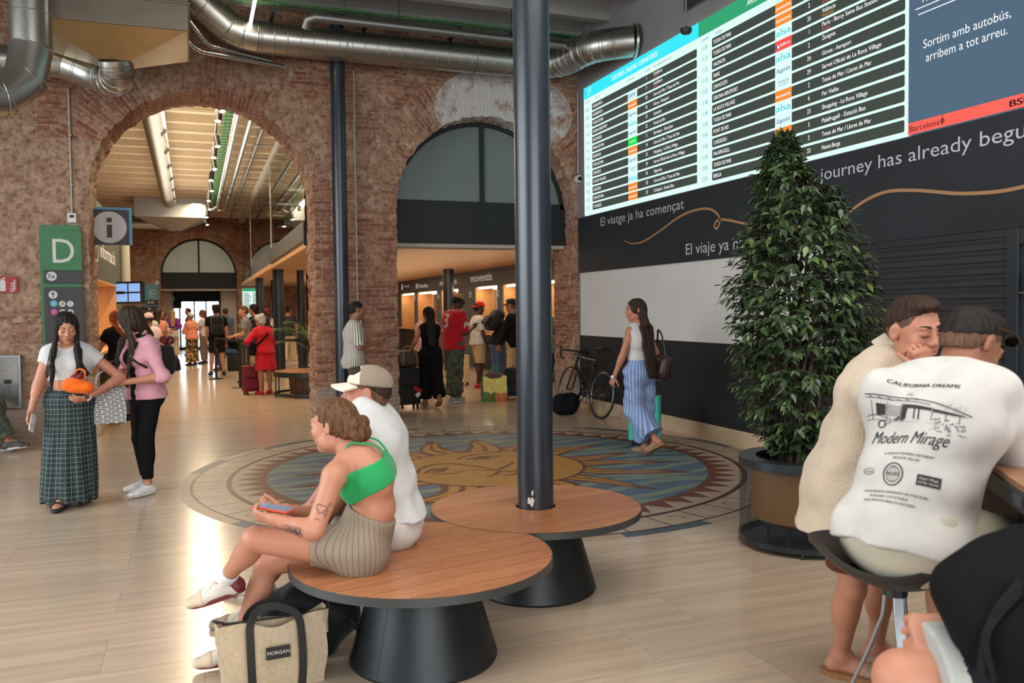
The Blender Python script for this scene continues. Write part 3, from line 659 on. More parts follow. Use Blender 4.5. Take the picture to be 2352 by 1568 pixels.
def board(name, label, u0, u1, head, headc, cols, rows, top, pitch, rh, dx):
 t = thing(name, label, 'display', (BX, BY, BZ))
 b = MB(); b.add([TB(u, v, w) for w in (-.02, .012) for v in (0, 1.902) for u in (u0, u1)], [(0, 2, 3, 1), (4, 5, 7, 6), (0, 1, 5, 4), (2, 6, 7, 3), (0, 4, 6, 2), (1, 3, 7, 5)])
 b.build('screen', E_MINT, t, smooth=False)
 b = MB(); b.flat([(u0, 1.727), (u1, 1.727), (u1, 1.902), (u0, 1.902)], .014, 0, TB)
 b.text(head[0], .095, head[1], 1.782, .017, TB, 1, bold=.016, width=head[2], shear=.15)
 if headc is E_CYAN:
  for i, s_ in enumerate(('Estació de', 'Barcelona', 'Nord')): b.text(s_, .036, u0 + .14, 1.845 - i * .04, .017, TB, 1, bold=.01, xs=.85)
  b.flat(circle(u0 + .08, 1.81, .035, 16), .0165, 2, TB)
 b.build('header_band', [headc, E_TXT, E_ALSA], t, smooth=False)
 b = MB()
 for s_, u in cols: b = MB(); b.text(s_, .045, u, 1.655, .016, TB, xs=.9); b.build('column_heading', E_TIME, t, smooth=False)
 for i, (tm, dest, comp, num, route, note) in enumerate(rows):
  v0 = top - pitch * i - rh
  r = MB(); r.prism(rrect(u0 + dx, u1 - .04, v0, v0 + rh, .016), .012, .016, 0, TB)
  r = r.build('row', E_ROW, t, smooth=False)
  tb = MB(); tb.text(dest, .062, u0 + dx + .03, v0 + .027, .019, TB, bold=.02, xs=.80); tb.build('destination_text', E_TXT, r, smooth=False)
  if num: tb = MB(); tb.text(num, .062, u0 + 1.90, v0 + .03, .019, TB, bold=.016, align='CENTER', xs=.85); tb.build('platform_text', E_TXT, r, smooth=False)
  if route: tb = MB(); tb.text(route, .058, u0 + 2.08, v0 + (.045 if note else .028), .019, TB, bold=.016, xs=.80, width=.0222 * len(route)); tb.build('route_text', E_TXT, r, smooth=False)
  if note:
   nb = MB(); nb.text(note, .034, u0 + 2.08, v0 + .008, .019, TB, bold=.012, xs=.85)
   nb.build('status_note', E_AMB if note == 'FINALITZAT' else E_DIM if note == 'ARRIBADA' else E_WARN, r, smooth=False)
  if comp:
   lb = MB(); logo(lb, comp, u0 + 1.395, v0 - .003, .256, rh + .006, .018); lb.build('company_logo', LOGO, r, smooth=False)
  mb = MB(); mb.text(tm, .072, u0 + .065, v0 + .018, .016, TB, xs=.78); mb.build('time', E_TIME, t, smooth=False)
 return t
board('departures_board', 'glowing departures timetable screen with cyan header', .075, 3.187, ('SORTIDES / SALIDAS / DEPARTURES', 1.0, 1.25), E_CYAN, [('HORARIO', .13), ('DESTINO', .46), ('COMPAÑÍA', 1.43), ('ANDÉN', 1.93), ('RUTA/OBSERVACIONES', 2.16)], DEP, 1.613, .1216, .096, .285)
board('arrivals_board', 'glowing arrivals timetable screen with green header', 3.187, 6.293, ('ARRIBADES / LLEGADAS / ARRIVALS', 4.11, 1.3), E_GREEN, [('HORARI', 3.25), ('ORIGEN', 3.52), ('COMPANYIA', 4.6), ('ANDANA', 5.0), ('RUTA/OBSERVACIONS', 5.28)], ARR, 1.634, .1248, .099, .275)
t = thing('advert_screen', 'slate blue advert screen with white slogan and coral foot strip', 'display', (BX, BY, BZ))
b = MB(); b.add([TB(u, v, w) for w in (-.02, .012) for v in (0, 1.902) for u in (6.293, 9.4)], [(0, 2, 3, 1), (4, 5, 7, 6), (0, 1, 5, 4), (2, 6, 7, 3), (0, 4, 6, 2), (1, 3, 7, 5)]); b.build('screen', E_NAVY, t, smooth=False)
for s_, z_, u, v, w_, bo in (('Sortim amb autobús,', .100, 6.44, .665, .79, 0), ('arribem a tot arreu.', .100, 6.468, .552, .735, 0), ('NORD', .075, 6.428, 1.035, None, .02), ('BARCELONA', .075, 6.36, 1.13, None, .02)):
 b = MB(); b.text(s_, z_, u, v, .014, TB, width=w_, bold=bo); b.build('slogan_text', E_TXT, t, smooth=False)
for u, v in ((6.361, 1.0), (6.39, .95)): b = MB(); b.strip([(u, v), (7.6, v)], .009, .014, 0, TB); b.build('rule_line', E_TXT, t, smooth=False)
b = MB(); b.flat([(6.293, 0), (9.4, 0), (9.4, .097), (6.293, .097)], .014, 0, TB)
b.text('Barcelona', .070, 6.307, .022, .016, TB, 1, xs=.9, width=.305); b.text('BSM', .066, 7.221, .022, .016, TB, 1, bold=.03, width=.19)
cu, cv = 6.638, .048
b.flat([(cu - .024, cv), (cu, cv - .03), (cu + .024, cv), (cu, cv + .03)], .016, 1, TB)
for k in (-1, 0, 1): b.strip([(cu - .012 + .008 * k, cv - .012 - .008 * k), (cu + .012 + .008 * k, cv + .012 - .008 * k)], .003, .0165, 0, TB)
b.strip([(cu - .012, cv + .036), (cu, cv + .041), (cu + .012, cv + .036)], .004, .016, 1, TB)
b.build('foot_strip', [E_CORAL, E_DKT], t, smooth=False)
# charcoal band with the slogans
t = thing('slogan_fascia', 'charcoal wall fascia with travel slogans and a gold curl under the screens', 'sign', (5.555, BY, BZ))
b = MB(); b.add([TB(u, v, w) for w in (-.034, 0) for v in (-.85, -.012) for u in (-.17, 12)], [(0, 2, 3, 1), (4, 5, 7, 6), (0, 1, 5, 4), (2, 6, 7, 3), (0, 4, 6, 2), (1, 3, 7, 5)]); b.build('panel', mat('charcoal_fascia', (40, 43, 47), .6, spec=.3, noise=.10, nscale=1.2), t, smooth=False)
M_SLOG = mat('silver_lettering', (186, 188, 194), .5)
for s_, u, v, sz, w_ in (('El viatge ja ha començat', .585, -.203, .175, 2.262), ('El viaje ya ha comenzado', 2.872, -.765, .19, 2.30), ('The journey has already begun', 4.84, -.216, .165, 2.62)):
 b = MB(); b.text(s_, sz, u, v, .002, TB, width=w_, bold=-.004); b.build('slogan', M_SLOG, t, smooth=False)
SW = [[1.303, -0.452], [1.417, -0.5], [1.604, -0.532], [1.861, -0.522], [2.252, -0.433], [2.618, -0.326], [2.92, -0.266], [3.205, -0.253], [3.4, -0.275], [3.531, -0.333], [3.594, -0.404], [3.579, -0.476], [3.531, -0.51], [3.49, -0.478], [3.531, -0.429], [3.624, -0.417], [3.803, -0.446], [4.078, -0.508], [4.37, -0.545], [4.762, -0.60], [5.1, -0.645], [5.35, -0.655], [5.505, -0.627], [5.6, -0.569], [5.74, -0.5], [5.919, -0.448], [6.091, -0.43], [6.315, -0.452], [6.509, -0.486], [6.763, -0.537], [6.984, -0.563], [7.175, -0.572], [7.344, -0.564], [7.8, -.53]]
def crspline(P, k=6):
 out = []
 for i in range(len(P) - 1):
  p0, p1, p2, p3 = [np.array(P[max(0, min(len(P) - 1, j))], float) for j in (i - 1, i, i + 1, i + 2)]
  for q in range(k):
   t_ = q / k; out.append(tuple(.5 * (2 * p1 + (p2 - p0) * t_ + (2 * p0 - 5 * p1 + 4 * p2 - p3) * t_ ** 2 + (3 * p1 - p0 - 3 * p2 + p3) * t_ ** 3)))
 return out + [tuple(P[-1])]
sp = crspline(SW); b = MB(); b.strip(sp, [.012 + .016 * min(1, i / 30) for i in range(len(sp))], .003, 0, TB); b.build('gold_curl', mat('gold_line', (176, 132, 92), .45, metal=.2), t, smooth=False)

# ================================================================ shop shutter in the right wall
sh = thing('roller_shutter', 'dark perforated roller shutter closing the shop behind the potted tree', 'shutter', (XR, 4.56, 0))
b = MB()
for i in range(23): z = .02 + i * .0905; b.prism([(-.02, z), (-.02, z + .03), (.0, z + .042), (.02, z + .03), (.02, z)], 0.0, 1.62, 0, lambda u, v, w: (u, w, v))
b.build('slat', M_DARK2, sh, smooth=False)
m, g = newmat('perforated_steel', .45, .3)
P = g.obj(); s = g.sep(P); fy = g.m('FRACT', g.m('DIVIDE', s[1], .0085)); fz = g.m('FRACT', g.m('ADD', g.m('DIVIDE', s[2], .0085), g.m('MULTIPLY', g.m('FLOOR', g.m('DIVIDE', s[1], .0085)), .5)))
dy = g.m('SUBTRACT', fy, .5); dz = g.m('SUBTRACT', fz, .5); hole = g.m('GREATER_THAN', g.m('SQRT', g.m('ADD', g.m('MULTIPLY', dy, dy), g.m('MULTIPLY', dz, dz))), .36)
g.put(g.b.inputs['Alpha'], hole); g.col((*lin((62, 64, 66)), 1))
b = MB(); b.box(-.002, .002, 0, 1.62, .02, 2.09); b.build('perforated_sheet', m, sh, smooth=False)
b = MB(); b.box(-.03, .12, 1.60, 1.66, 0, 2.1); b.box(-.035, .12, -.10, .0, 0, 2.1); b.box(-.03, .1, -1.66, -.1, 1.98, 2.1); b.box(-.03, .1, -.1, 1.6, 2.04, 2.1); b.build('guide_frame', M_DARK2, sh, bevel=.004)
b = MB(); b.box(.0, .08, -1.66, -.1, 0, 1.98); b.build('side_panel', mat('dark_slate_panel', (42, 47, 53), .5, noise=.06, nscale=2), sh, smooth=False)
b = MB(); b.box(-.055, 0, -.32, -.18, 1.60, 1.78); b.cyl((-.07, -.25, 1.63), (-.07, -.14, 1.63), .008); b.build('lock_box', M_ALU, sh, bevel=.004)
b = MB(); b.box(.6, 3.6, -2.2, 1.9, 2.6, 2.64); b.box(3.6, 3.64, -2.2, 1.9, 0, 2.64); b.box(.3, 3.6, 1.9, 1.94, 0, 2.64); b.box(.3, 3.6, -2.24, -2.2, 0, 2.64); struct('wall_shop', b, mat('shop_wall', (118, 110, 102), .8, noise=.1, nscale=1), loc=(XR, 4.56, 0), smooth=False)
o = MB().box(-.3, .3, -.8, .8, 0, 1.0).build('shop_counter', mat('terracotta_counter', (150, 84, 58), .6, noise=.12, nscale=2), None, smooth=False, loc=(7.6, 4.6, 0)); setp(o, 'dim reddish shop counter seen through the perforated shutter', 'counter')
b = MB(); b.text('DO DEL HORNO', .17, 0, 0, 0, lambda u, v, w: (-w, -u, v), bold=.008); o = b.build('shop_name', mat('shop_name_dark', (40, 36, 34), .6), None, smooth=False, loc=(XR + .06, 6.35, 1.70)); setp(o, 'dark shop name lettering behind the perforated shutter', 'lettering')
l = bpy.data.lights.new('shop_lamp', 'POINT'); l.energy = 45; l.shadow_soft_size = .2; l.color = (1, .85, .7); lo = bpy.data.objects.new('shop_lamp', l); COL.objects.link(lo); lo.location = (7.3, 5.0, 2.2)

# ================================================================ ducts, pipes and services under the ceiling
def arc_path(p, q, r_, c): return None
def duct(b, pts, r, n=28, pitch=0.16, bead=.006):
 """smooth run through points with raised seams"""
 pts = [Vector(p) for p in pts]
 b.tube(pts, r, n)
 for i in range(len(pts) - 1):
  a, c = pts[i], pts[i + 1]; L = (c - a).length; d = (c - a).normalized(); k = max(1, int(L / pitch))
  for j in range(k + 1):
   p = a + d * (L * j / k); b.tube([p - d * .004, p, p + d * .004], [r, r + bead, r], n, caps=False)
def bend(p0, p1, p2, r, n=5):
 """rounded corner p1 of a path"""
 p0, p1, p2 = Vector(p0), Vector(p1), Vector(p2)
 a = p1 + (p0 - p1).normalized() * r; c = p1 + (p2 - p1).normalized() * r
 return [a * (1 - t) ** 2 + p1 * 2 * t * (1 - t) + c * t ** 2 for t in [i / n for i in range(n + 1)]]
t = thing('main_air_duct', 'large round galvanised air duct running above the two arches', 'duct', (0, 0, 0))
b = MB(); duct(b, [(.86, 11.5, 5.09), (4.0, 11.5, 5.09)], .207); b.build('straight_run', M_DUCT, t, angle=60)
b = MB(); duct(b, [(-.75, 10.9, 6.0), (-.1, 11.35, 5.6)] + bend((-.1, 11.35, 5.6), (.55, 11.5, 5.09), (.9, 11.5, 5.09), .28, 3)[1:] + [(.88, 11.5, 5.09)], .205, pitch=.25); b.build('left_elbow', M_DUCT, t, angle=60)
b = MB(); duct(b, [(4.0, 11.5, 5.09)] + bend((4.0, 11.5, 5.09), (5.0, 11.5, 5.10), (5.12, 10.6, 5.10), .42, 6) + bend((5.0, 11.4, 5.10), (5.10, 10.42, 5.08), (5.54, 10.15, 5.10), .28, 4) + [(5.57, 10.14, 5.10)], .205, pitch=.16); b.build('wall_elbow', M_DUCT, t, angle=60)
b = MB(); b.tube([(5.55, 10.15, 5.10), (5.585, 10.14, 5.10)], [.23, .23], 28); b.build('wall_collar', M_DUCT, t, angle=60)
b = MB()
for x in (1.95, 3.75): b.cyl((x, 11.5, 5.29), (x, 11.5, 5.7), .006, n=8); b.tube([(x - .012, 11.5, 5.09), (x + .012, 11.5, 5.09)], [.213, .213], 28)
b.build('hanger', M_PIPE, t)
t = thing('air_handling_unit', 'big sheet metal air unit with pyramid shaped underside at top left', 'air unit', (-.8, 10.0, 4.62))
b = MB(); b.box(-.84, .80, 0, 1.25, 0, 1.2); b.box(-.86, .82, -.01, 1.26, .28, .31); b.build('casing', mat('dull_sheet_steel', (132, 122, 108), .42, metal=.85, noise=.12, nscale=2), t, bevel=.006)
b = MB(); b.add([(-.80, .02, 0), (.78, .02, 0), (.78, 1.2, 0), (-.80, 1.2, 0), (-.16, .5, -.24), (.18, .5, -.24), (.18, .84, -.24), (-.16, .84, -.24)], [(0, 1, 5, 4), (1, 2, 6, 5), (2, 3, 7, 6), (3, 0, 4, 7), (4, 5, 6, 7)]); b.build('pyramid_hopper', mat('brass_toned_steel', (190, 170, 130), .36, metal=.9, noise=.1, nscale=3), t, smooth=False)
b = MB(); duct(b, crspline([(.01, .66, -.20), (.02, .74, -.33), (-.04, .98, -.36), (-.26, 1.22, -.24), (-.56, 1.3, -.13)], 2), .18, pitch=.12); b.build('outlet_elbow', M_DUCT, t, angle=60)
t = thing('side_air_duct', 'horizontal galvanised duct leaving the air unit along the brick wall to the left', 'duct', (0, 0, 0))
b = MB(); duct(b, [(-1.37, 11.3, 4.49), (-6.9, 11.3, 4.50)], .165); b.build('straight_run', M_DUCT, t, angle=60)
t = thing('drop_air_duct', 'short round duct dropping at far left and bending to an open end', 'duct', (0, 0, 0))
b = MB(); duct(b, [(-1.46, 9.6, 5.5), (-1.46, 9.6, 4.18)], .19, pitch=.28); b.build('drop', M_DUCT, t, angle=60)
b = MB(); duct(b, [(-1.46, 9.6, 4.18), (-1.52, 9.56, 3.86), (-1.72, 9.44, 3.64), (-1.95, 9.3, 3.56)], .195, pitch=.3); b.build('elbow', M_DUCT, t, angle=60)
for nm, lab, pts in (('insulated_pipe', 'upper of two thin brass lit pipes bending under the air unit', [(.0, 11.2, 5.12), (.22, 11.42, 4.90), (1.0, 11.72, 4.86)]), ('insulated_pipe', 'lower of two thin brass lit pipes bending under the air unit', [(-.15, 11.2, 4.98), (.1, 11.42, 4.82), (1.18, 11.72, 4.80)])):
 b = MB(); duct(b, [pts[0]] + bend(pts[0], pts[1], pts[2], .1, 3) + [pts[2]], .03, 14, .5, .003); o = b.build(nm, M_CHROME, None, angle=60); setp(o, lab, 'pipe', 'thin pipes beside the air unit')
t = thing('grey_pipe', 'long grey water pipe hanging above the main duct with a bend at its left end', 'pipe', (0, 0, 0))
b = MB(); b.tube([(1.55, 10.9, 5.22), (5.0, 10.9, 5.20)], .055, 16)
b.tube([(1.6, 10.9, 5.22), (1.48, 10.9, 5.22), (1.40, 10.94, 5.19), (1.38, 11.0, 5.1)], [.055, .06, .058, .055], 16); b.tube([(1.62, 10.9, 5.22), (1.68, 10.9, 5.22)], .066, 16); b.build('pipe_run', M_PIPE, t)
b = MB()
for x in (2.55, 4.1): b.cyl((x, 10.9, 5.25), (x, 10.9, 5.66), .005, n=6); b.box(x - .02, x + .02, 10.87, 10.93, 5.25, 5.31)
b.build('hanger_rod', M_BLACK, t)
t = thing('cable_tray', 'wire cable tray with green cables above the main duct', 'cable tray', (0, 0, 0))
b = MB(); x = .3
while x < 5.5:
 b.tube([(x, 11.05, 5.47), (x, 11.05, 5.40), (x, 11.3, 5.40), (x, 11.3, 5.47)], .0035, 5); x += .11
for y, z in ((11.05, 5.47), (11.05, 5.40), (11.12, 5.40), (11.18, 5.40), (11.24, 5.40), (11.3, 5.40), (11.3, 5.47)): b.tube([(.3, y, z), (5.5, y, z)], .0035, 5)
b.build('wire_basket', M_PIPE, t)
b = MB(); rnd = random.Random(2)
for k in range(16):
 y = 11.07 + rnd.random() * .2; z = 5.412 + rnd.random() * .045
 b.tube([(xx, y + .012 * math.sin(xx * 3 + k), z + .01 * math.sin(xx * 2.3 + k * 2)) for xx in [.3 + .4 * q for q in range(14)]], .007, 6)
b.build('green_cable', mat('green_cable_sheath', (60, 130, 72), .5, noise=.2), t)
b = MB()
for x in (1.0, 2.2, 3.4, 4.6): b.box(x - .02, x + .02, 10.95, 11.7, 5.30, 5.34)
b.build('support_bar', M_DARK2, t, smooth=False)
o = MB().box(-.016, .016, -1.6, .0, -.02, .02).build('linear_lamp', M_GLOWW, None, smooth=False, loc=(.735, 11.40, 5.2)); setp(o, 'slim glowing linear lamp hanging in front of the large duct', 'lamp')
b = MB(); b.cyl((.735, 10.0, 5.22), (.735, 10.0, 5.66), .003, n=6); o = b.build('lamp_wire', M_PIPE, None); o.parent = bpy.data.objects['linear_lamp']; o.location = (-.735, -11.40, -5.2)
t = thing('dome_camera', 'small black camera hanging from the ceiling before the screen', 'camera', (5.22, 8.32, 4.64))
b = MB(); b.lathe([(.0, -.03), (.05, -.025), (.065, 0), (.065, .03), (.02, .05)], 24); b.build('housing', M_BLACK, t)
b = MB(); b.cyl((0, 0, .05), (0, 0, 1.1), .012, n=10); b.build('drop_rod', M_PIPE, t)
t = thing('vent_grille', 'grey slatted ventilation grille high on the right wall', 'vent', (XR - .02, 8.55, 5.22))
b = MB(); b.box(-.01, .015, -.36, .36, -.14, .14); b.build('frame', M_PIPE, t, smooth=False)
b = MB()
for k in range(9): b.box(-.018, -.008, -.33, .33, -.12 + k * .028, -.108 + k * .028)
b.build('slat', M_DARK, t, smooth=False)
def conduit(x, z0, z1, label, y=11.985):
 b = MB(); b.cyl((x, y, z0), (x, y, z1), .010, n=10); z = z0 + .35
 while z < z1: b.box(x - .022, x + .022, y - .012, y + .015, z, z + .012); z += .62
 o = b.build('wall_conduit', mat('pale_conduit', (178, 174, 166), .5), None); return setp(o, label, 'conduit')
conduit(-1.43, 2.82, 4.38, 'pale vertical conduit running down to the thermostat on the left pier')
conduit(2.145, 1.45, 4.9, 'pale vertical conduit on the pier between the arches')
conduit(5.565, 3.62, 4.85, 'thin vertical conduit running down to the small round camera beside the screen', 11.94)
t = thing('thermostat', 'white thermostat box with dark display above the green sign', 'thermostat', (-1.43, 11.98, 2.76))
MB().box(-.05, .05, -.03, .02, -.06, .06).build('case', M_PLASTIC, t, bevel=.005); MB().box(-.025, .025, -.033, -.028, 0, .035).build('display', M_BLACK, t, smooth=False)
t = thing('wall_sensor', 'small white square sensor at the lower end of the middle pier conduit', 'sensor', (2.145, 11.98, 1.41))
MB().box(-.045, .045, -.03, .02, -.045, .045).build('case', M_PLASTIC, t, bevel=.005); MB().cyl((0, -.036, 0), (0, -.028, 0), .02, n=16).build('lens', M_BLACK, t)
t = thing('wall_camera', 'small round white camera on the narrow pier beside the screen', 'camera', (5.56, 11.90, 3.54))
MB().tube([(0, .07, 0), (0, -.02, 0)], [.055, .055], 24).build('housing', M_PLASTIC, t); MB().tube([(0, -.028, 0), (0, -.019, 0)], [.034, .034], 20).build('lens', M_BLACK, t)

# second hall services
t = thing('slotted_air_duct', 'long round slotted duct under the second hall ceiling', 'duct', (0, 0, 0))
b = MB(); duct(b, [(-.60, 14.0, 4.95), (-.68, 28.0, 4.95)], .185, pitch=.09, bead=.003); b.build('straight_run', M_DUCT, t, angle=60)
b = MB()
for k in range(7):
 y = 14.8 + k * 1.9
 for q in (0, .16): b.obox((-.60 + .13, y + q, 4.83), .02, .11, .12, Matrix.Rotation(.8, 3, 'Y'))
b.build('slot_nozzle', M_BLACK, t, smooth=False)
t = thing('far_air_box', 'sheet metal air box at the far end of the slotted duct', 'air unit', (-.6, 29.2, 4.5))
b = MB(); b.box(-1.15, 1.0, 0, 1.6, .1, .85); b.build('casing', M_DUCT, t, bevel=.01)
b = MB(); b.add([(-1.1, .05, .1), (.95, .05, .1), (.95, 1.5, .1), (-1.1, 1.5, .1), (-.15, .6, -.25), (.2, .6, -.25), (.2, 1, -.25), (-.15, 1, -.25)], [(0, 1, 5, 4), (1, 2, 6, 5), (2, 3, 7, 6), (3, 0, 4, 7), (4, 5, 6, 7)]); b.build('hopper', M_DUCT, t, smooth=False)
b = MB(); duct(b, [(-3.2, 1.0, -.05), (-.1, 1.0, -.05)], .16, pitch=.2); b.build('side_duct', M_DUCT, t, angle=60)
for i, x in enumerate((.74, .98)):
 b = MB(); duct(b, [(x, 13.2, 4.92), (x, 28.6, 4.92)] + bend((x, 28.6, 4.92), (x, 29.0, 4.92), (x - .6, 29.0, 4.7), .25, 4), .055, 14, 1.2, .004); o = b.build('insulated_pipe', M_CHROME, None, angle=60); setp(o, ('left' if i == 0 else 'right') + ' one of two bright steel pipes running along the second hall ceiling', 'pipe', 'bright pipes along the second hall')
b = MB(); b.tube([(1.28, 13.2, 5.05), (1.28, 33, 5.05)], .04, 12)
y = 13.6
while y < 33: b.box(1.22, 1.62, y - .012, y + .012, 5.0, 5.02); b.cyl((1.28, y, 5.05), (1.28, y, 5.36), .006, n=6); y += 1.6
o = b.build('grey_pipe', M_PIPE, None); setp(o, 'grey pipe on brackets beside the gallery head beam', 'pipe')
for i, y in enumerate((14.1, 16.2, 18.1, 20.0, 22.2, 25.1)):
 b = MB(); b.tube([(-3.9, y, 5.16), (.55, y, 5.16)], .016, 8); b.cyl((-1.6, y, 5.16), (-1.6, y, 5.5), .006, n=6); o = b.build('sprinkler_pipe', mat('ivory_pipe', (196, 184, 156), .5), None); setp(o, 'thin ivory pipe across the second hall ceiling, ' + ('nearest to the arch' if i == 0 else '%s from the arch' % ['', 'second', 'third', 'fourth', 'fifth', 'sixth'][i]), 'pipe', 'thin ivory pipes across the second hall')
b = MB(); rnd = random.Random(4)
for k in range(10): b.tube([(.56 + .012 * k + .01 * math.sin(y + k), y, 5.02 + .01 * math.sin(y * 1.7 + k)) for y in [13.2 + 2 * q for q in range(9)]], .008, 6)
y = 13.2
while y < 29: b.box(.5, .72, y - .006, y + .006, 5.0, 5.012); y += .3
o = b.build('cable_tray', mat('green_cable_sheath'), None); setp(o, 'green cables on a tray between the track lamps and the steel pipes', 'cable tray')
o = MB().box(-.018, .018, 0, 21, -.02, .02).build('lamp_track', M_BLACK, None, smooth=False, loc=(.42, 13.1, 4.83)); setp(o, 'black lamp track along the second hall ceiling', 'track')
tr_y = [13.55, 14.25, 16.4, 17.6, 19.0, 20.6, 22.4, 24.4, 26.4, 28.6, 31.0]
for i, y in enumerate(tr_y):
 nm = 'nearest to the arch' if i == 0 else 'farthest from the arch' if i == len(tr_y) - 1 else '%s from the arch' % ['', 'second', 'third', 'fourth', 'fifth', 'sixth', 'seventh', 'eighth', 'ninth', 'tenth'][i]
 t = thing('track_spotlight', 'black spotlight on the ceiling track, ' + nm, 'spotlight', (.42, y, 4.80), 0, 'spotlights on the ceiling track')
 d = Vector((.12 * (-1) ** i, -.25, -1)).normalized()
 b = MB(); b.tube([Vector((0, 0, -.05)), Vector((0, 0, -.05)) + d * .2], .055, 16); b.cyl((0, 0, .02), (0, 0, -.07), .012, n=8); b.build('can', M_BLACK, t)
 b = MB(); p = Vector((0, 0, -.05)) + d * .201; b.tube([p, p + d * .004], [.046, .046], 16); b.build('lens', M_GLOWW, t)
t = thing('far_timetable', 'tall bright timetable display with green header on the far wall', 'display', (2.12, YF - .06, 1.9))
MB().box(-.36, .36, 0, .05, -.62, .6).build('screen', E_MINT, t, smooth=False)
T = lambda u, v, w: (u, -w, v)
b = MB(); b.flat([(-.36, .48), (.36, .48), (.36, .6), (-.36, .6)], .004, 0, T); b.build('header_band', E_GREEN, t, smooth=False)
b = MB()
for k in range(14):
 v = .38 - k * .07; b.flat([(-.32, v), (-.32 + .2 + .12 * ((k * 7) % 5) / 5, v), (-.32 + .2 + .12 * ((k * 7) % 5) / 5, v + .03), (-.32, v + .03)], .004, 0, T); b.flat([(.02, v), (.3, v), (.3, v + .03), (.02, v + .03)], .004, 0, T)
b.build('timetable_lines', E_ROW, t, smooth=False)
# ================================================================ FLOOR MOSAIC
MX, MY = 2.70, 7.945
mo = thing('floor_mosaic', 'round floor mosaic of an ochre sun with flame rays on blue waves', 'floor mosaic', (MX, MY, 0))
def tile_mat(name, c, n=.12):
 m = mat(name, c, .42, spec=.18, noise=n, nscale=7); return m
M_CREAM, M_BROWN, M_DBROWN = tile_mat('mosaic_cream', (164, 145, 125)), tile_mat('mosaic_brick_red', (106, 62, 48)), tile_mat('mosaic_dark_brown', (66, 48, 44))
M_OCHRE, M_BLU, M_GRN, M_SLT = tile_mat('mosaic_ochre', (172, 124, 62)), tile_mat('mosaic_blue', (86, 104, 122)), tile_mat('mosaic_grey_green', (120, 132, 116)), tile_mat('mosaic_slate', (74, 84, 94))
Z0 = .0006
def ring(b, r0, r1, z, mi=0, n=128, a0=0, a1=2 * PI):
 n = max(2, int(n * abs(a1 - a0) / (2 * PI)))
 for i in range(n):
  a, c = a0 + (a1 - a0) * i / n, a0 + (a1 - a0) * (i + 1) / n
  b.add([(r0 * math.cos(a), r0 * math.sin(a), z), (r1 * math.cos(a), r1 * math.sin(a), z), (r1 * math.cos(c), r1 * math.sin(c), z), (r0 * math.cos(c), r0 * math.sin(c), z)], [(0, 1, 2, 3)], mi)
b = MB()
for k in range(24): ring(b, 2.785, 2.886, Z0, 1 if k % 4 in (0, 2) and k % 8 != 4 else 0, 128, k * PI / 12, (k + 1) * PI / 12)
ring(b, 2.762, 2.785, Z0, 2); ring(b, 2.48, 2.762, Z0, 0)
for k in range(48):
 a = k * PI / 24 + .03; t = Vector((math.cos(a), math.sin(a))); s = Vector((-t.y, t.x)) * .007
 b.flat([t * 2.48 - s, t * 2.762 - s, t * 2.762 + s, t * 2.48 + s], Z0 + .0004, 2)
 if k % 2:
  a += PI / 48; c = Vector((math.cos(a), math.sin(a))) * 2.62
  b.strip([(c.x + .06 * math.cos(q + k), c.y + .06 * math.sin(q + k)) for q in [i * .3 for i in range(11)]], .008, Z0 + .0004, 2)
ring(b, 2.433, 2.48, Z0, 2)
b.build('sign_ring', [M_CREAM, M_SLT, M_DBROWN], mo, smooth=False)
b = MB(); ring(b, 2.13, 2.433, Z0, 0); ring(b, 2.13, 2.19, Z0 + .0004, 1)
for k in range(60):
 a = k * 2 * PI / 60; h = PI / 60
 b.flat([(2.18 * math.cos(a - h), 2.18 * math.sin(a - h)), (2.395 * math.cos(a), 2.395 * math.sin(a)), (2.18 * math.cos(a + h), 2.18 * math.sin(a + h))], Z0 + .0008, 1)
b.build('triangle_ring', [M_CREAM, M_BROWN], mo, smooth=False)
b = MB(); b.flat(circle(0, 0, 2.13, 128), Z0, 0)
R_ = 2.125; y = -2.2; k = 0
while y < 2.2:
 def yy(x, o): return y + o + .075 * math.sin(x * 4.3 + k * .9) + .05 * math.sin(x * 2.1 + k * 1.7)
 xs = [-R_ + 2 * R_ * i / 120 for i in range(121)]; lim = [math.sqrt(max(0, R_ * R_ - x * x)) for x in xs]
 pr_ = [(x, max(-l, min(l, yy(x, 0))), max(-l, min(l, yy(x, .115)))) for x, l in zip(xs, lim)]
 for i in range(120):
  (xa, a0, a1), (xb, b0, b1) = pr_[i], pr_[i + 1]
  if a1 - a0 > 1e-4 or b1 - b0 > 1e-4: zz = Z0 + .0003 + .0002 * (k % 2); b.add([(xa, a0, zz), (xb, b0, zz), (xb, b1, zz), (xa, a1, zz)], [(0, 1, 2, 3)], 1)
 y += .23; k += 1
b.build('wave_field', [M_BLU, M_GRN], mo, smooth=False)
FX, FY = -.01, -.085
def ray(ang, L, w, wob, z):
 b = MB(); d = Vector((math.cos(ang), math.sin(ang))); n_ = Vector((-d.y, d.x))
 def P(t, s):
  r = .86 + (L - .86) * t; c = math.sin(t * PI * 1.6) * wob
  h = w * (1 - t) ** .75 * .5 + .012
  p = d * r + n_ * (c + s * h); return (FX + p.x, FY + p.y)
 ts = [i / 16 for i in range(17)]
 b.flat([P(t, -1) for t in ts] + [P(t, 1) for t in reversed(ts)], z, 0)
 for s0, s1, e in ((-.62, -.12, .80), (.14, .66, .72)):
  b.flat([P(t * e, s0) for t in ts] + [P(t * e, s1) for t in reversed(ts)], z + .0004, 1)
 return b.build('sun_ray', [M_BROWN, M_OCHRE], mo, smooth=False)
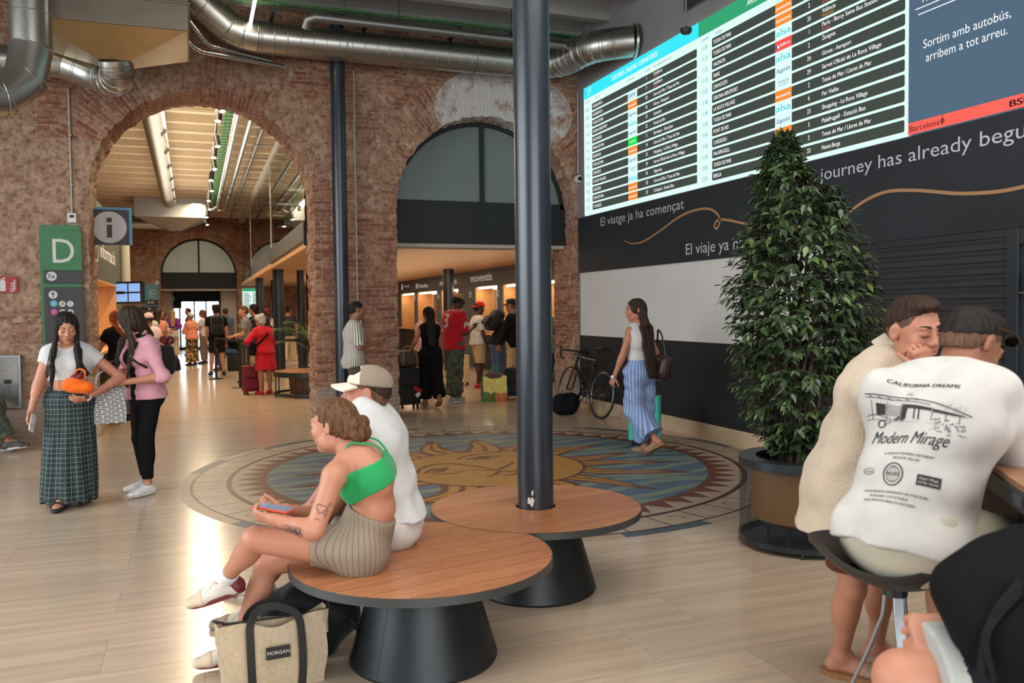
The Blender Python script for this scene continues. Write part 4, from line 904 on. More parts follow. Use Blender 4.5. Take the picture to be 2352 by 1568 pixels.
for i, (a, L, w, wb) in enumerate([(29, 1.78, .34, .05), (5, 1.62, .3, -.04), (-13, 1.85, .3, .03), (-33, 1.95, .3, -.05), (-57, 1.82, .3, .03), (-80, 1.7, .42, .09), (-103, 1.86, .4, -.09), (-127, 1.82, .44, .1), (-150, 1.7, .4, -.08), (-172, 1.95, .3, .05), (168, 1.9, .26, -.04), (150, 1.8, .3, .05), (125, 1.7, .4, -.1), (98, 1.86, .44, .1), (76, 1.8, .5, -.04), (52, 1.62, .42, .08)]):
 ray(math.radians(a), L, w, wb, Z0 + .0008 + .00005 * i)
b = MB(); z = Z0 + .002; b.flat(circle(FX, FY, .94, 96), z, 0); b.flat(circle(FX, FY, .905, 96), z + .0004, 1)
def fs(pts, w, k=6):
 sp = crspline([(FX + .91 * p[0], FY + .91 * p[1]) for p in pts], k); n = len(sp)
 b.strip(sp, [w * .91 * (.25 + .75 * math.sin(PI * min(1, (i + 1) / n * .98 + .02)) ** .6) for i in range(n)], z + .0008, 2)
fs([(-.82, -.04), (-.74, .18), (-.56, .36), (-.36, .36), (-.2, .18), (-.08, -.02), (-.02, -.18)], .06)
fs([(-.2, .58), (-.08, .72), (.1, .8), (.32, .84), (.58, .96)], .06); fs([(-.12, .5), (0, .6), (.2, .66), (.36, .64)], .05)
fs([(-.75, -.06), (-.62, .1), (-.42, .14)], .045); fs([(-.75, -.06), (-.58, -.06), (-.44, .12)], .04); fs([(-.64, .0), (-.56, .05), (-.5, .06)], .10)
fs([(-.04, .49), (.1, .6), (.33, .58)], .045); fs([(-.04, .49), (.14, .48), (.33, .58)], .04); fs([(.06, .52), (.12, .55), (.18, .55)], .10)
fs([(-.26, -.12), (-.12, -.14), (.0, -.2), (.1, -.1), (.22, .02), (.3, .14), (.2, .2)], .05)
fs([(-.22, -.5), (-.08, -.42), (.0, -.28), (.14, -.34), (.26, -.2), (.36, -.06)], .06); fs([(-.05, -.5), (.1, -.48), (.3, -.28)], .05); fs([(.12, -.52), (.3, -.44), (.48, -.22)], .07)
fs([(-.7, -.14), (-.5, -.2), (-.32, -.1)], .035)
b.build('sun_face', [M_BROWN, M_OCHRE, M_BROWN], mo, smooth=False)

# ================================================================ ROUND BENCHES
M_BENCH = wood_material('oiled_bench_wood', (156, 94, 60), (198, 134, 90), .8, .118, 0, .33)
M_RIM = mat('bench_rim_steel', (58, 60, 60), .4, noise=.06)
M_CONE = mat('bench_cone_steel', (24, 28, 31), .42, spec=.45, noise=.1, nscale=3)
be = thing('round_bench', 'bench of two overlapping round wooden tops on dark cone shaped feet', 'bench', (CX, CY, 0), math.radians(14))
ci = Matrix.Rotation(math.radians(-14), 2, 'Z') @ Vector((.925 - CX, 3.66 - CY))
R2 = .583
def disc_top(cx, cy, r, cut=None, hole=None):
 pts = circle(cx, cy, r, 140)
 if cut:
  (ox, oy, orad) = cut; out = []
  for p in pts:
   d = math.hypot(p[0] - ox, p[1] - oy)
   if d < orad: p = (ox + (p[0] - ox) / d * orad * 1.0, oy + (p[1] - oy) / d * orad)
   out.append(p)
  # inside points are pushed on to the cutting circle, leaving a lune
  a = [math.hypot(q[0] - ox, q[1] - oy) for q in pts]
  keep = [p for p, d in zip(pts, a) if d >= orad]
  i0 = next(i for i in range(len(a)) if a[i] >= orad and a[i - 1] < orad)
  keep = [pts[(i0 + k) % len(pts)] for k in range(len(pts)) if a[(i0 + k) % len(pts)] >= orad]
  t1 = math.atan2(keep[-1][1] - oy, keep[-1][0] - ox); t0 = math.atan2(keep[0][1] - oy, keep[0][0] - ox)
  while t0 > t1: t0 -= 2 * PI
  if t1 - t0 > PI: t0 += 2 * PI
  pts = keep + [(ox + orad * math.cos(t1 + (t0 - t1) * k / 40), oy + orad * math.sin(t1 + (t0 - t1) * k / 40)) for k in range(1, 40)]
 return pts
b = MB(); n = 96
for r0, r1 in ((.108, R2 - .004),):
 for k in range(n):
  a, c = 2 * PI * k / n, 2 * PI * (k + 1) / n
  b.add([(r0 * math.cos(a), r0 * math.sin(a), .46), (r1 * math.cos(a), r1 * math.sin(a), .46), (r1 * math.cos(c), r1 * math.sin(c), .46), (r0 * math.cos(c), r0 * math.sin(c), .46)], [(0, 1, 2, 3)])
b.build('rear_top', M_BENCH, be, smooth=False)
b = MB(); b.prism(disc_top(ci.x, ci.y, R2 - .004, (0, 0, R2 + .002)), .452, .46); b.build('front_top', M_BENCH, be, smooth=False)
b = MB(); b.lathe([(.108, .459), (R2, .459), (R2, .425), (.108, .425)], 120, closed=True); b.lathe([(.108, .4605), (.112, .4605), (.112, .40), (.108, .40)], 48, closed=True); b.build('rear_rim', M_RIM, be)
b = MB(); b.prism(disc_top(ci.x, ci.y, R2, (0, 0, R2 + .0015)), .424, .4585); b.build('front_rim', M_RIM, be)
for nm, c in (('rear_foot', (0, 0)), ('front_foot', (ci.x, ci.y))):
 b = MB(); b.lathe([(.325, .0), (.33, .012), (.21, .425)], 96, (c[0], c[1], 0)); o = b.build(nm, M_CONE, be)
 b = MB()
 for a in (205, 330, 90):
  a = math.radians(a); p = Vector((math.cos(a), math.sin(a), 0)); c3 = Vector((c[0], c[1], 0)); b.tube([c3 + p * .3302 + Vector((0, 0, .012)), c3 + p * .2105 + Vector((0, 0, .425))], .0016, 6)
 b.build('seam', M_BLACK, o)
# round bench in the second hall
rb = thing('hall_bench', 'round slatted wooden bench with mesh skirt in the second hall', 'bench', (2.02, 16.05, 0))
b = MB(); b.lathe([(0, .43), (.70, .43), (.70, .46), (0, .46)], 64); b.build('seat', wood_material('hall_bench_wood', (150, 98, 60), (186, 132, 88), .8, .1, 1, .4), rb)
b = MB(); b.lathe([(.70, .37), (.715, .37), (.715, .462), (.70, .462)], 64, closed=True); b.lathe([(.69, .03), (.715, .03), (.715, .07), (.69, .07)], 64, closed=True); b.lathe([(.35, .08), (.38, .08), (.38, .12), (.35, .12)], 40, closed=True); b.build('ring_frame', M_DARK2, rb)
for k in range(8):
 a = k * PI / 4 + .2; b = MB(); b.cyl((.70 * math.cos(a), .70 * math.sin(a), 0), (.70 * math.cos(a), .70 * math.sin(a), .4), .012, n=10); b.build('leg', M_DARK2, rb)
b = MB(); b.lathe([(.42, .05), (.45, .43)], 40); b.build('inner_tub', mat('brown_tub', (96, 72, 52), .5, noise=.1), rb)

# ================================================================ PLANTER AND TREE
PX, PY = 3.70, 4.50
pl = thing('planter', 'round dark steel mesh planter with tan inner tub holding the tall fig tree', 'planter', (PX, PY, 0))
b = MB(); b.lathe([(.41, .52), (.41, .575), (.30, .575), (.30, .52)], 80, closed=True); b.build('top_rim', M_DARK2, pl, bevel=.003)
b = MB(); b.lathe([(.395, .03), (.41, .03), (.41, .065), (.395, .065)], 80, closed=True); b.build('bottom_ring', M_DARK2, pl)
m, g = newmat('expanded_mesh', .4, .2)
s = g.sep(g.obj()); ang = g.m('MULTIPLY', g.m('ARCTAN2', s[1], s[0]), .405);
p1 = g.m('FRACT', g.m('ADD', g.m('DIVIDE', ang, .0145), g.m('DIVIDE', s[2], .034))); p2 = g.m('FRACT', g.m('SUBTRACT', g.m('DIVIDE', ang, .0145), g.m('DIVIDE', s[2], .034)))
wire = g.m('MAXIMUM', g.m('GREATER_THAN', g.m('ABSOLUTE', g.m('SUBTRACT', p1, .5)), .40), g.m('GREATER_THAN', g.m('ABSOLUTE', g.m('SUBTRACT', p2, .5)), .40))
g.put(g.b.inputs['Alpha'], wire); g.col((*lin((44, 50, 55)), 1))
b = MB(); prof = [(.405, .06), (.405, .525)]; nn = 96
for k in range(nn):
 a, c = 2 * PI * k / nn, 2 * PI * (k + 1) / nn
 b.add([(.405 * math.cos(a), .405 * math.sin(a), .06), (.405 * math.cos(c), .405 * math.sin(c), .06), (.405 * math.cos(c), .405 * math.sin(c), .525), (.405 * math.cos(a), .405 * math.sin(a), .525)], [(0, 1, 2, 3)])
b.build('mesh_skirt', m, pl)
b = MB(); b.lathe([(.0, .15), (.28, .15), (.325, .18), (.325, .52), (.30, .52), (.30, .50)], 64); b.build('inner_tub', mat('tan_tub', (158, 112, 58), .5, noise=.06, nscale=3), pl)
b = MB(); b.lathe([(0, .03), (.40, .03), (.40, .036), (0, .036)], 64); b.build('base_plate', M_DARK2, pl)
for k in range(4):
 a = k * PI / 2 + .5; b = MB(); b.cyl((.24 * math.cos(a), .24 * math.sin(a), .03), (.24 * math.cos(a), .24 * math.sin(a), .16), .012, n=12); b.build('tub_leg', M_DARK2, pl)
for a in (2.45, 2.45 + 1.57, 2.45 + 3.14, 2.45 + 4.71):
 b = MB(); b.cyl((.40 * math.cos(a), .40 * math.sin(a), 0), (.40 * math.cos(a), .40 * math.sin(a), .05), .011, n=12); b.build('leg', M_DARK2, pl)
rnd = random.Random(9)
b = MB(); N = 26
vs = []
for i in range(N + 1):
 for j in range(N + 1):
  x, y = (i / N - .5) * .62, (j / N - .5) * .62; r = math.hypot(x, y); k = min(1, .303 / max(r, 1e-6)); x *= k; y *= k
  vs.append((x, y, .515 + rnd.uniform(-.01, .012) + .012 * math.cos(r * 6)))
b.add(vs, [(i * (N + 1) + j, (i + 1) * (N + 1) + j, (i + 1) * (N + 1) + j + 1, i * (N + 1) + j + 1) for i in range(N) for j in range(N)]); b.build('soil', mat('dark_soil', (52, 40, 32), .95, noise=.5, nscale=60, bump=1.0, bscale=90), pl)

tree = thing('fig_tree', 'tall bushy weeping fig tree with glossy dark leaves in the mesh planter', 'tree', (PX, PY, .50))
RT = Vector((.937, -.349, 0)); FWD = Vector((.349, .937, 0))
PROF = [(.12, .20, -.02), (.3, .34, -.03), (.45, .46, -.05), (.62, .44, -.04), (.85, .50, .0), (.95, .54, -.01), (1.2, .50, -.02), (1.45, .44, -.02), (1.62, .36, -.03), (1.78, .31, -.06), (1.88, .22, -.12), (1.96, .13, -.14), (2.08, .085, -.13), (2.17, .02, -.12)]
def prof(z):
 for (z0, r0, c0), (z1, r1, c1) in zip(PROF, PROF[1:]):
  if z <= z1: t = max(0, (z - z0) / (z1 - z0)); return r0 + (r1 - r0) * t, c0 + (c1 - c0) * t
 return .02, -.12
M_BARK = mat('fig_bark', (78, 66, 54), .9, noise=.3, nscale=20, bump=.5, bscale=60)
b = MB()
for k in range(13):
 a = rnd.uniform(0, 2 * PI); r = rnd.uniform(.02, .13); p = Vector((r * math.cos(a), r * math.sin(a), .01)); pts = [p]
 H = rnd.uniform(1.2, 2.05)
 for q in range(1, 8):
  z = H * q / 7; rr, cc = prof(z); w = min(r * 1.1 + .05, rr * .7)
  pts.append(Vector((w * math.cos(a + q * .25), w * math.sin(a + q * .25), z)) + RT * cc * (q / 7) + Vector((rnd.uniform(-.015, .015), rnd.uniform(-.015, .015), 0)))
 b.tube(pts, [.013 * (1 - .75 * i / 7) + .002 for i in range(8)], 7)
trunk = b.build('trunk', M_BARK, tree)
leaf_v = [(0, 0, 0), (.18, .20, .03), (.5, .235, .035), (.8, .12, .02), (1.08, 0, -.05), (.8, -.12, .02), (.5, -.235, .035), (.18, -.20, .03), (.3, 0, -.02), (.62, 0, -.025)]
leaf_f = [(0, 8, 1), (1, 8, 9, 2), (2, 9, 3), (3, 9, 4), (4, 9, 5), (5, 9, 6), (6, 9, 8, 7), (7, 8, 0)]
b = MB(); tw = MB()
lobes = [(rnd.uniform(0, 2 * PI), rnd.uniform(.1, 1.9), rnd.uniform(.6, 1.12)) for _ in range(60)]
def edge(a, z):
 r, c = prof(z); w = 1.0
 best = 9
 for la, lz, lr in lobes:
  d = ((math.remainder(a - la, 2 * PI)) * .35) ** 2 + (z - lz) ** 2
  if d < best: best = d; w = lr
 return r * (.80 + .22 * w), c
for k in range(1300):
 z = rnd.uniform(.12, 2.14); z = z if rnd.random() < .8 else rnd.uniform(.5, 1.5)
 a = rnd.uniform(0, 2 * PI); r, c = edge(a, z)
 rr = r * rnd.uniform(.55, 1.0) ** .6
 tip = Vector((rr * math.cos(a), rr * math.sin(a), z)) + RT * c
 root = Vector((.35 * rr * math.cos(a), .35 * rr * math.sin(a), z - .12 * rnd.random() + .02)) + RT * c
 out = (tip - root).normalized()
 tw.tube([root, (root + tip) / 2 + Vector((0, 0, .03)), tip], [.0035, .0025, .001], 4, caps=False)
 nl = rnd.randint(5, 8)
 for q in range(nl):
  t = .35 + .65 * (q + .5) / nl; p = root.lerp(tip, t) + Vector((0, 0, .03 * math.sin(PI * t)))
  side = Vector((-out.y, out.x, 0)) * (1 if q % 2 else -1)
  d = (out * rnd.uniform(.3, .9) + side * rnd.uniform(.2, .9) + Vector((0, 0, rnd.uniform(-1.15, -.05)))).normalized()
  up = (Vector((0, 0, 1)) + out * .6 + Vector((rnd.uniform(-.5, .5), rnd.uniform(-.5, .5), 0))).normalized()
  y = up.cross(d).normalized(); zz = d.cross(y); L = rnd.uniform(.046, .076)
  b.add([p + (d * v[0] + y * v[1] + zz * v[2] * 1.2) * L for v in leaf_v], leaf_f)
tw.build('twig', M_BARK, trunk)
m, g = newmat('fig_leaf', .3)
gi = g.n('ShaderNodeNewGeometry'); ri = gi.outputs['Random Per Island']
g.col(g.ramp(ri, [(0.0, lin((40, 52, 36))), (.5, lin((58, 74, 48))), (.85, lin((72, 94, 56))), (1.0, lin((106, 126, 64)))]))
g.b.inputs['Specular IOR Level'].default_value = .55; g.b.inputs['Transmission Weight'].default_value = 0.0; g.b.inputs['Coat Weight'].default_value = .15
b.build('foliage', m, tree, smooth=True, angle=60)
# palm in the second hall
pm = thing('potted_palm', 'feathery green palm behind the round hall bench', 'plant', (2.3, 17.35, 0))
b = MB(); b.lathe([(0, 0), (.2, 0), (.25, .5), (.22, .5), (.21, .46), (0, .46)], 40); b.build('pot', M_DARK2, pm)
b = MB(); rnd = random.Random(12); st = MB()
for k in range(17):
 a = rnd.uniform(0, 2 * PI); L = rnd.uniform(.75, 1.15); up = rnd.uniform(.55, 1.25)
 pts = []
 for i in range(15):
  t = i / 14; pts.append(Vector((math.cos(a), math.sin(a), 0)) * (L * (t * .25 + .75 * t * t) * .85) + Vector((0, 0, .46 + up * (1.15 * t - .42 * t ** 3))))
 st.tube(pts, [.011 * (1 - i / 16) + .001 for i in range(15)], 6)
 for i in range(3, 15):
  for s_ in (-1, 1):
   for h in (0, .5):
    p = pts[i] if not h or i == 14 else pts[i].lerp(pts[i + 1], .5); d = (pts[i] - pts[i - 1]).normalized(); sd = Vector((-math.sin(a), math.cos(a), 0)) * s_
    dd = (d * .75 + sd * .8 + Vector((0, 0, -.15 + rnd.uniform(-.15, .15)))).normalized(); l = .34 * (1 - abs(i / 14 - .55) * .9); n_ = dd.cross(Vector((0, 0, 1))).normalized() * .013
    b.add([p - n_ * .4, p + dd * l * .5 - n_, p + dd * l + Vector((0, 0, -.03)), p + dd * l * .5 + n_, p + n_ * .4], [(0, 1, 2, 3, 4)])
st.build('stem', mat('palm_stem', (92, 112, 56), .5, noise=.1), pm); b.build('fronds', mat('palm_leaf', (62, 96, 48), .4, noise=.25, nscale=4), pm, smooth=False)

# ================================================================ SIGNS ON THE LEFT PIER
TS = lambda u, v, w: (u, -w, v)
M_GRNS, M_SGN, M_SGNW = mat('sign_green', (58, 118, 74), .55, noise=.06, nscale=3), mat('sign_graphite', (58, 56, 58), .55, noise=.06, nscale=3), mat('sign_white', (206, 202, 198), .55)
M_SKY, M_MAG = mat('sign_sky_blue', (92, 166, 196), .5, noise=.04), mat('sign_magenta', (186, 50, 132), .5)
def rc(b, x0, x1, z0, z1, w, mi): b.flat([(x0, z0), (x1, z0), (x1, z1), (x0, z1)], w, mi, TS)
def pict(b, kind, x, z, r, w, mi):
 """small dark pictograms"""
 S = lambda pts, wd: b.strip([(x + p[0] * r, z + p[1] * r) for p in pts], wd * r, w, mi, TS)
 if kind == 'food':
  S([(-.6, -.5), (-.6, .55)], .1); S([(-.75, .5), (-.75, .2), (-.45, .2), (-.45, .5)], .08); S([(-.25, -.5), (-.25, .55)], .14)
  b.flat([(x + .05 * r, z + .1 * r), (x + .7 * r, z + .1 * r), (x + .55 * r, z - .3 * r), (x + .2 * r, z - .3 * r)][::-1], w, mi, TS); S([(.0, -.42), (.75, -.42)], .1); S([(.3, .2), (.4, .35), (.3, .5)], .07)
 elif kind == 'arrow': S([(0, -.6), (0, .5)], .22); S([(-.42, .1), (0, .55), (.42, .1)], .2)
 elif kind == 'i': S([(0, -.55), (0, .2)], .22); S([(0, .38), (0, .6)], .22)
 elif kind == 'ticket': S([(-.4, -.35), (.05, .45)], .24); S([(.1, -.45), (.45, .35)], .16); b.flat(circle(x + .3 * r, z + .5 * r, .14 * r, 8), w, mi, TS)
 elif kind == 'seat': S([(-.35, .6), (-.3, -.15), (.3, -.2), (.35, -.6)], .2); b.flat(circle(x - .3 * r, z + .55 * r, .16 * r, 8), w, mi, TS)
 elif kind == 'wc':
  for q in (-.35, .35): S([(q, -.6), (q, .25)], .3); b.flat(circle(x + q * r, z + .5 * r, .16 * r, 8), w, mi, TS)
  S([(0, -.6), (0, .6)], .06)
sg = thing('gate_sign', 'tall green and graphite wall sign with large letter D', 'sign', (0, 11.985, 0))
b = MB(); b.box(-1.80, -1.345, -.02, .0, .86, 2.665); b.build('backing_board', M_GRNS, sg, bevel=.003)
b = MB(); b.box(-1.765, -1.328, -.045, -.02, 2.10, 2.595); b.build('letter_plate', M_GRNS, sg, bevel=.002)
b = MB(); b.text('D', .435, -1.685, 2.195, .047, TS, width=.272, bold=-.004); b.build('letter', M_SGNW, sg, smooth=False)
b = MB(); b.box(-1.765, -1.328, -.045, -.02, 1.94, 2.098); b.build('cafe_plate', M_SGN, sg, bevel=.002)
b = MB(); b.flat(circle(-1.675, 2.025, .058, 28), .046, 0, TS); pict(b, 'food', -1.675, 2.025, .052, .047, 1); b.build('cafe_symbol', [M_SGNW, M_SGN], sg, smooth=False)
b = MB(); b.box(-1.765, -1.322, -.045, -.02, .95, 1.89); b.build('direction_plate', M_SGN, sg, bevel=.002)
for nm, x, z, r, c, kd in (('arrow_symbol', -1.665, 1.795, .05, 0, 'arrow'), ('ticket_symbol', -1.565, 1.68, .037, 0, 'ticket'), ('information_symbol', -1.475, 1.68, .037, 0, 'i'), ('waiting_symbol', -1.565, 1.575, .037, 0, 'seat'), ('toilet_symbol', -1.475, 1.575, .037, 0, 'wc')):
 b = MB(); b.flat(circle(x, z, r, 28), .046, 0, TS); pict(b, kd, x, z, r, .047, 1); b.build(nm, [M_SGNW, M_SGN], sg, smooth=False)
for L_, z, m_ in (('E', 1.685, M_SKY), ('F', 1.58, M_MAG)):
 b = MB(); b.flat(circle(-1.66, z, .041, 28), .046, 0, TS); b.text(L_, .062, -1.66, z - .022, .047, TS, 1, align='CENTER'); b.build('gate_symbol', [m_, M_SGNW], sg, smooth=False, label=('blue' if L_ == 'E' else 'magenta') + ' disc with letter ' + L_)
si = thing('information_sign', 'square projecting sign with blue edge and white information i', 'sign', (-1.045, 12.6, 2.72))
b = MB(); b.box(-.245, .262, .0, .05, -.245, .258); b.build('blue_backing', M_SKY, si, bevel=.002)
b = MB(); b.box(-.25, .225, -.03, 0, -.245, .222); b.build('face_plate', M_SGN, si, bevel=.002)
b = MB(); b.flat(circle(-.012, -.012, .212, 48), .031, 0, TS); rc(b, -.044, .02, -.15, .022, .032, 1); rc(b, -.044, .02, .052, .115, .032, 1); b.build('information_symbol', [M_SGNW, M_SGN], si, smooth=False)
b = MB(); b.box(-.285, -.245, -.03, .12, -.65, .36); b.build('mounting_bar', M_BLACK, si, smooth=False)
fs_ = thing('fire_sign', 'red fire extinguisher sign on the rough wall at the left edge', 'sign', (-2.16, 11.985, 1.92))
b = MB(); b.box(-.10, .105, -.012, .0, -.098, .10); b.build('plate', mat('sign_red', (168, 34, 40), .5, noise=.05), fs_, bevel=.002)
b = MB(); b.prism(rrect(-.085, -.025, -.078, .05, .012), .013, .014, 0, TS); b.flat(circle(-.055, .055, .018, 12), .0135, 0, TS); b.strip([(-.055, .07), (-.09, .06), (-.098, .02)], .012, .0135, 0, TS); b.strip([(-.06, .075), (-.025, .085)], .012, .0135, 0, TS); b.build('extinguisher_symbol', M_SGNW, fs_, smooth=False)
b = MB()
for k in range(4): b.strip([(.02 + .004 * k, -.07 + .032 * k), (.05, -.085 + .032 * k), (.075, -.05 + .03 * k), (.07, -.03 + .03 * k)], .013, .0135, 0, TS)
b.build('flame_symbol', M_SGNW, fs_, smooth=False)
cb = thing('steel_wall_cabinet', 'stainless steel cabinet set in the wall at the left edge', 'cabinet', (-2.28, 11.95, .72))
b = MB(); b.box(-.24, .235, -.0, .05, -.33, .335); b.build('frame', M_ALU, cb, bevel=.006); b = MB(); b.box(-.21, .205, -.012, 0, -.30, .305); b.build('door', M_CHROME, cb, bevel=.004); b = MB(); b.box(.05, .13, -.02, -.012, -.02, .03); b.build('latch', M_BLACK, cb, smooth=False)
def mini_e_sign():
 t = thing('gate_sign', 'distant blue and graphite wall sign with letter E', 'sign', (-1.58, YF - .03, 2.0))
 b = MB(); b.box(-.24, .24, -.02, .02, -1.0, .66); b.build('backing_board', M_SKY, t, smooth=False)
 b = MB(); b.text('E', .42, -.1, .16, .024, TS, width=.24); b.build('letter', M_SGNW, t, smooth=False)
 b = MB(); b.box(-.2, .24, -.04, -.02, -.13, .06); b.box(-.2, .24, -.04, -.02, -.95, -.18); b.build('direction_plate', M_SGN, t, smooth=False)
 b = MB()
 for x, z, m_ in ((-.1, -.035, 0), (.03, -.035, 0), (-.08, -.28, 0), (-.08, -.42, 1), (.03, -.42, 0), (.13, -.42, 0)): b.flat(circle(x, z, .05, 18), .042, m_, TS)
 b.build('symbol', [M_SGNW, M_MAG], t, smooth=False)
mini_e_sign()
o = MB().box(-.07, .07, 0, .05, -.07, .07).build('far_thermostat', M_PLASTIC, None, smooth=False, loc=(-1.36, YF - .06, 2.72)); setp(o, 'tiny white thermostat above the distant letter E sign', 'thermostat')
b = MB(); b.cyl((-1.36, YF - .03, 2.79), (-1.36, YF - .03, 4.3), .018, n=8); o = b.build('wall_conduit', mat('pale_conduit'), None); setp(o, 'thin conduit on the far brick wall left of the far arch', 'conduit')

# ================================================================ BAR TABLE AND STOOL
ang = math.atan2(.81, .59)
bt = thing('bar_table', 'dark high bar table at the right edge of the hall', 'table', (2.38, 2.035, 0), ang)
b = MB(); b.box(-.60, .58, -.72, 0, 1.03, 1.052); b.build('table_top', wood_material('bar_top_wood', (150, 104, 76), (176, 128, 96), .8, .12, 0, .4), bt, bevel=.003)
b = MB(); b.box(-.605, .585, -.725, .006, .975, 1.03); b.build('edge_frame', M_DARK2, bt, bevel=.003)
b = MB(); b.box(-.52, .50, -.66, -.06, .0, .975); b.build('pedestal', mat('black_laminate', (26, 24, 24), .5, noise=.1), bt, smooth=False)
b = MB(); b.box(-.46, -.38, .006, .009, .99, 1.02); b.build('power_socket', M_ALU, bt, smooth=False)
sx, sy = 2.03, 2.04
st_ = thing('bar_stool', 'tripod bar stool with black saddle seat and silver legs', 'stool', (sx, sy, 0), math.radians(30))
b = MB(); nu, nv = 24, 14; vs = []
for i in range(nu + 1):
 for j in range(nv + 1):
  u = i / nu * 2 - 1; v = j / nv * 2 - 1
  y = u * .265 * math.sqrt(max(0, 1 - .42 * v * v)); x = v * .19 * math.sqrt(max(0, 1 - .45 * u * u))
  vs.append((x, y, .715 + .085 * abs(u) ** 2.2 + .03 * max(0, -v) ** 2 - .01 * v))
n1 = len(vs); vs += [(p[0] * .985, p[1] * .985, p[2] - .022 - .035 * (1 - min(1, math.hypot(p[0] / .19, p[1] / .235))) ) for p in vs]
W = nv + 1
fs2 = [(i * W + j, (i + 1) * W + j, (i + 1) * W + j + 1, i * W + j + 1) for i in range(nu) for j in range(nv)]
fs2 += [tuple(n1 + q for q in reversed(f)) for f in list(fs2)]
bd = [i * W for i in range(nu + 1)] + [nu * W + j for j in range(1, W)] + [i * W + nv for i in range(nu - 1, -1, -1)] + [j for j in range(nv - 1, 0, -1)]
fs2 += [(bd[i], bd[i - 1], n1 + bd[i - 1], n1 + bd[i]) for i in range(len(bd))]
b.add(vs, fs2); b.build('seat', mat('stool_black_plastic', (50, 47, 45), .5, noise=.05), st_, smooth=True, angle=60)
b = MB(); b.cyl((0, 0, .69), (0, 0, .645), .04, .036, 24); b.build('hub', M_DARK2, st_)
for k in range(3):
 a = math.radians(95 + 120 * k); d = Vector((math.cos(a), math.sin(a), 0)); s_ = Vector((-d.y, d.x, 0)); b = MB()
 pts = [d * .025 + Vector((0, 0, .665)), d * .034 + Vector((0, 0, .58)), d * .075 + Vector((0, 0, .46)), d * .14 + Vector((0, 0, .3)), d * .245 + Vector((0, 0, .0))]
 vs = []
 for p in pts: vs += [p + s_ * .016 + d * .006, p - s_ * .016 + d * .006, p - s_ * .016 - d * .006, p + s_ * .016 - d * .006]
 b.add(vs, [(4 * i + q, 4 * i + (q + 1) % 4, 4 * i + 4 + (q + 1) % 4, 4 * i + 4 + q) for i in range(4) for q in range(4)] + [(3, 2, 1, 0), (16, 17, 18, 19)]); b.build('leg', M_ALU, st_, bevel=.003, smooth=True)
b = MB(); b.tube([(.168 * math.cos(q), .168 * math.sin(q), .22) for q in [2 * PI * i / 40 for i in range(40)]], .007, 10, closed=True); b.build('foot_ring', M_ALU, st_)
# queue barriers
def stanchion(x, y, lab, belt_to=None):
 t = thing('queue_post', lab, 'barrier', (x, y, 0), 0, 'queue barrier posts in the second hall')
 b = MB(); b.lathe([(.0, 0), (.18, 0), (.18, .012), (.05, .025), (.03, .03), (.03, .93), (.034, .94), (.034, 1.0), (0, 1.0)], 28); b.build('post', M_BLACK, t)
 if belt_to:
  d = Vector((belt_to[0] - x, belt_to[1] - y, 0)); d = d * (1 - .036 / d.length); b = MB(); n_ = Vector((-d.y, d.x, 0)).normalized() * .002
  b.add([Vector((0, 0, .93)) + n_, d + Vector((0, 0, .93)) + n_, d + Vector((0, 0, .98)) + n_, Vector((0, 0, .98)) + n_, Vector((0, 0, .93)) - n_, d + Vector((0, 0, .93)) - n_, d + Vector((0, 0, .98)) - n_, Vector((0, 0, .98)) - n_], [(0, 1, 2, 3), (7, 6, 5, 4), (3, 2, 6, 7), (0, 4, 5, 1)]); b.build('belt', mat('black_belt', (26, 26, 28), .7), t, smooth=False)
stanchion(.42, 20.95, 'black queue barrier post in front of the man with the black backpack', (.83, 18.3))
stanchion(.83, 18.3, 'black queue barrier post beside the red suitcase', (2.1, 18.3))
stanchion(2.16, 18.3, 'black queue barrier post beside the round hall bench', (3.6, 18.5))
# ================================================================ PEOPLE: smooth bodies grown from joints
def V3(*a): return np.array(a if len(a) == 3 else a[0], dtype=float)
def nrm(v): v = V3(v); return v / (np.linalg.norm(v) + 1e-9)
def Cc(a, b, ra, rb=None, k=.02, cb=0, ca=0, op='u'): return dict(t='c', a=V3(a), b=V3(b), ra=ra, rb=ra if rb is None else rb, k=k, cb=cb, ca=ca, op=op)
def El(c, r, R=None, k=.02, op='u'): return dict(t='e', c=V3(c), r=V3(r), R=np.eye(3) if R is None else R, k=k, op=op)
def Qc(a, b, ra, rb, side, k=.03, cb=0, ca=0, op='u'): return dict(t='q', a=V3(a), b=V3(b), ra=ra, rb=rb, side=V3(side), k=k, cb=cb, ca=ca, op=op)
def Bx(c, hs, R=None, rd=.01, k=.01, op='u'): return dict(t='b', c=V3(c), hs=V3(hs), R=np.eye(3) if R is None else R, rd=rd, k=k, op=op)
def pbounds(p):
 if p['t'] == 'c': return np.minimum(p['a'] - p['ra'], p['b'] - p['rb']), np.maximum(p['a'] + p['ra'], p['b'] + p['rb'])
 if p['t'] == 'q':
  ra, rb = max(p['ra']), max(p['rb']); return np.minimum(p['a'] - ra, p['b'] - rb), np.maximum(p['a'] + ra, p['b'] + rb)
 if p['t'] == 'e':
  e = np.sqrt(((p['R'] * p['r']) ** 2).sum(1)); return p['c'] - e, p['c'] + e
 e = np.abs(p['R'] * p['hs']).sum(1); return p['c'] - e, p['c'] + e
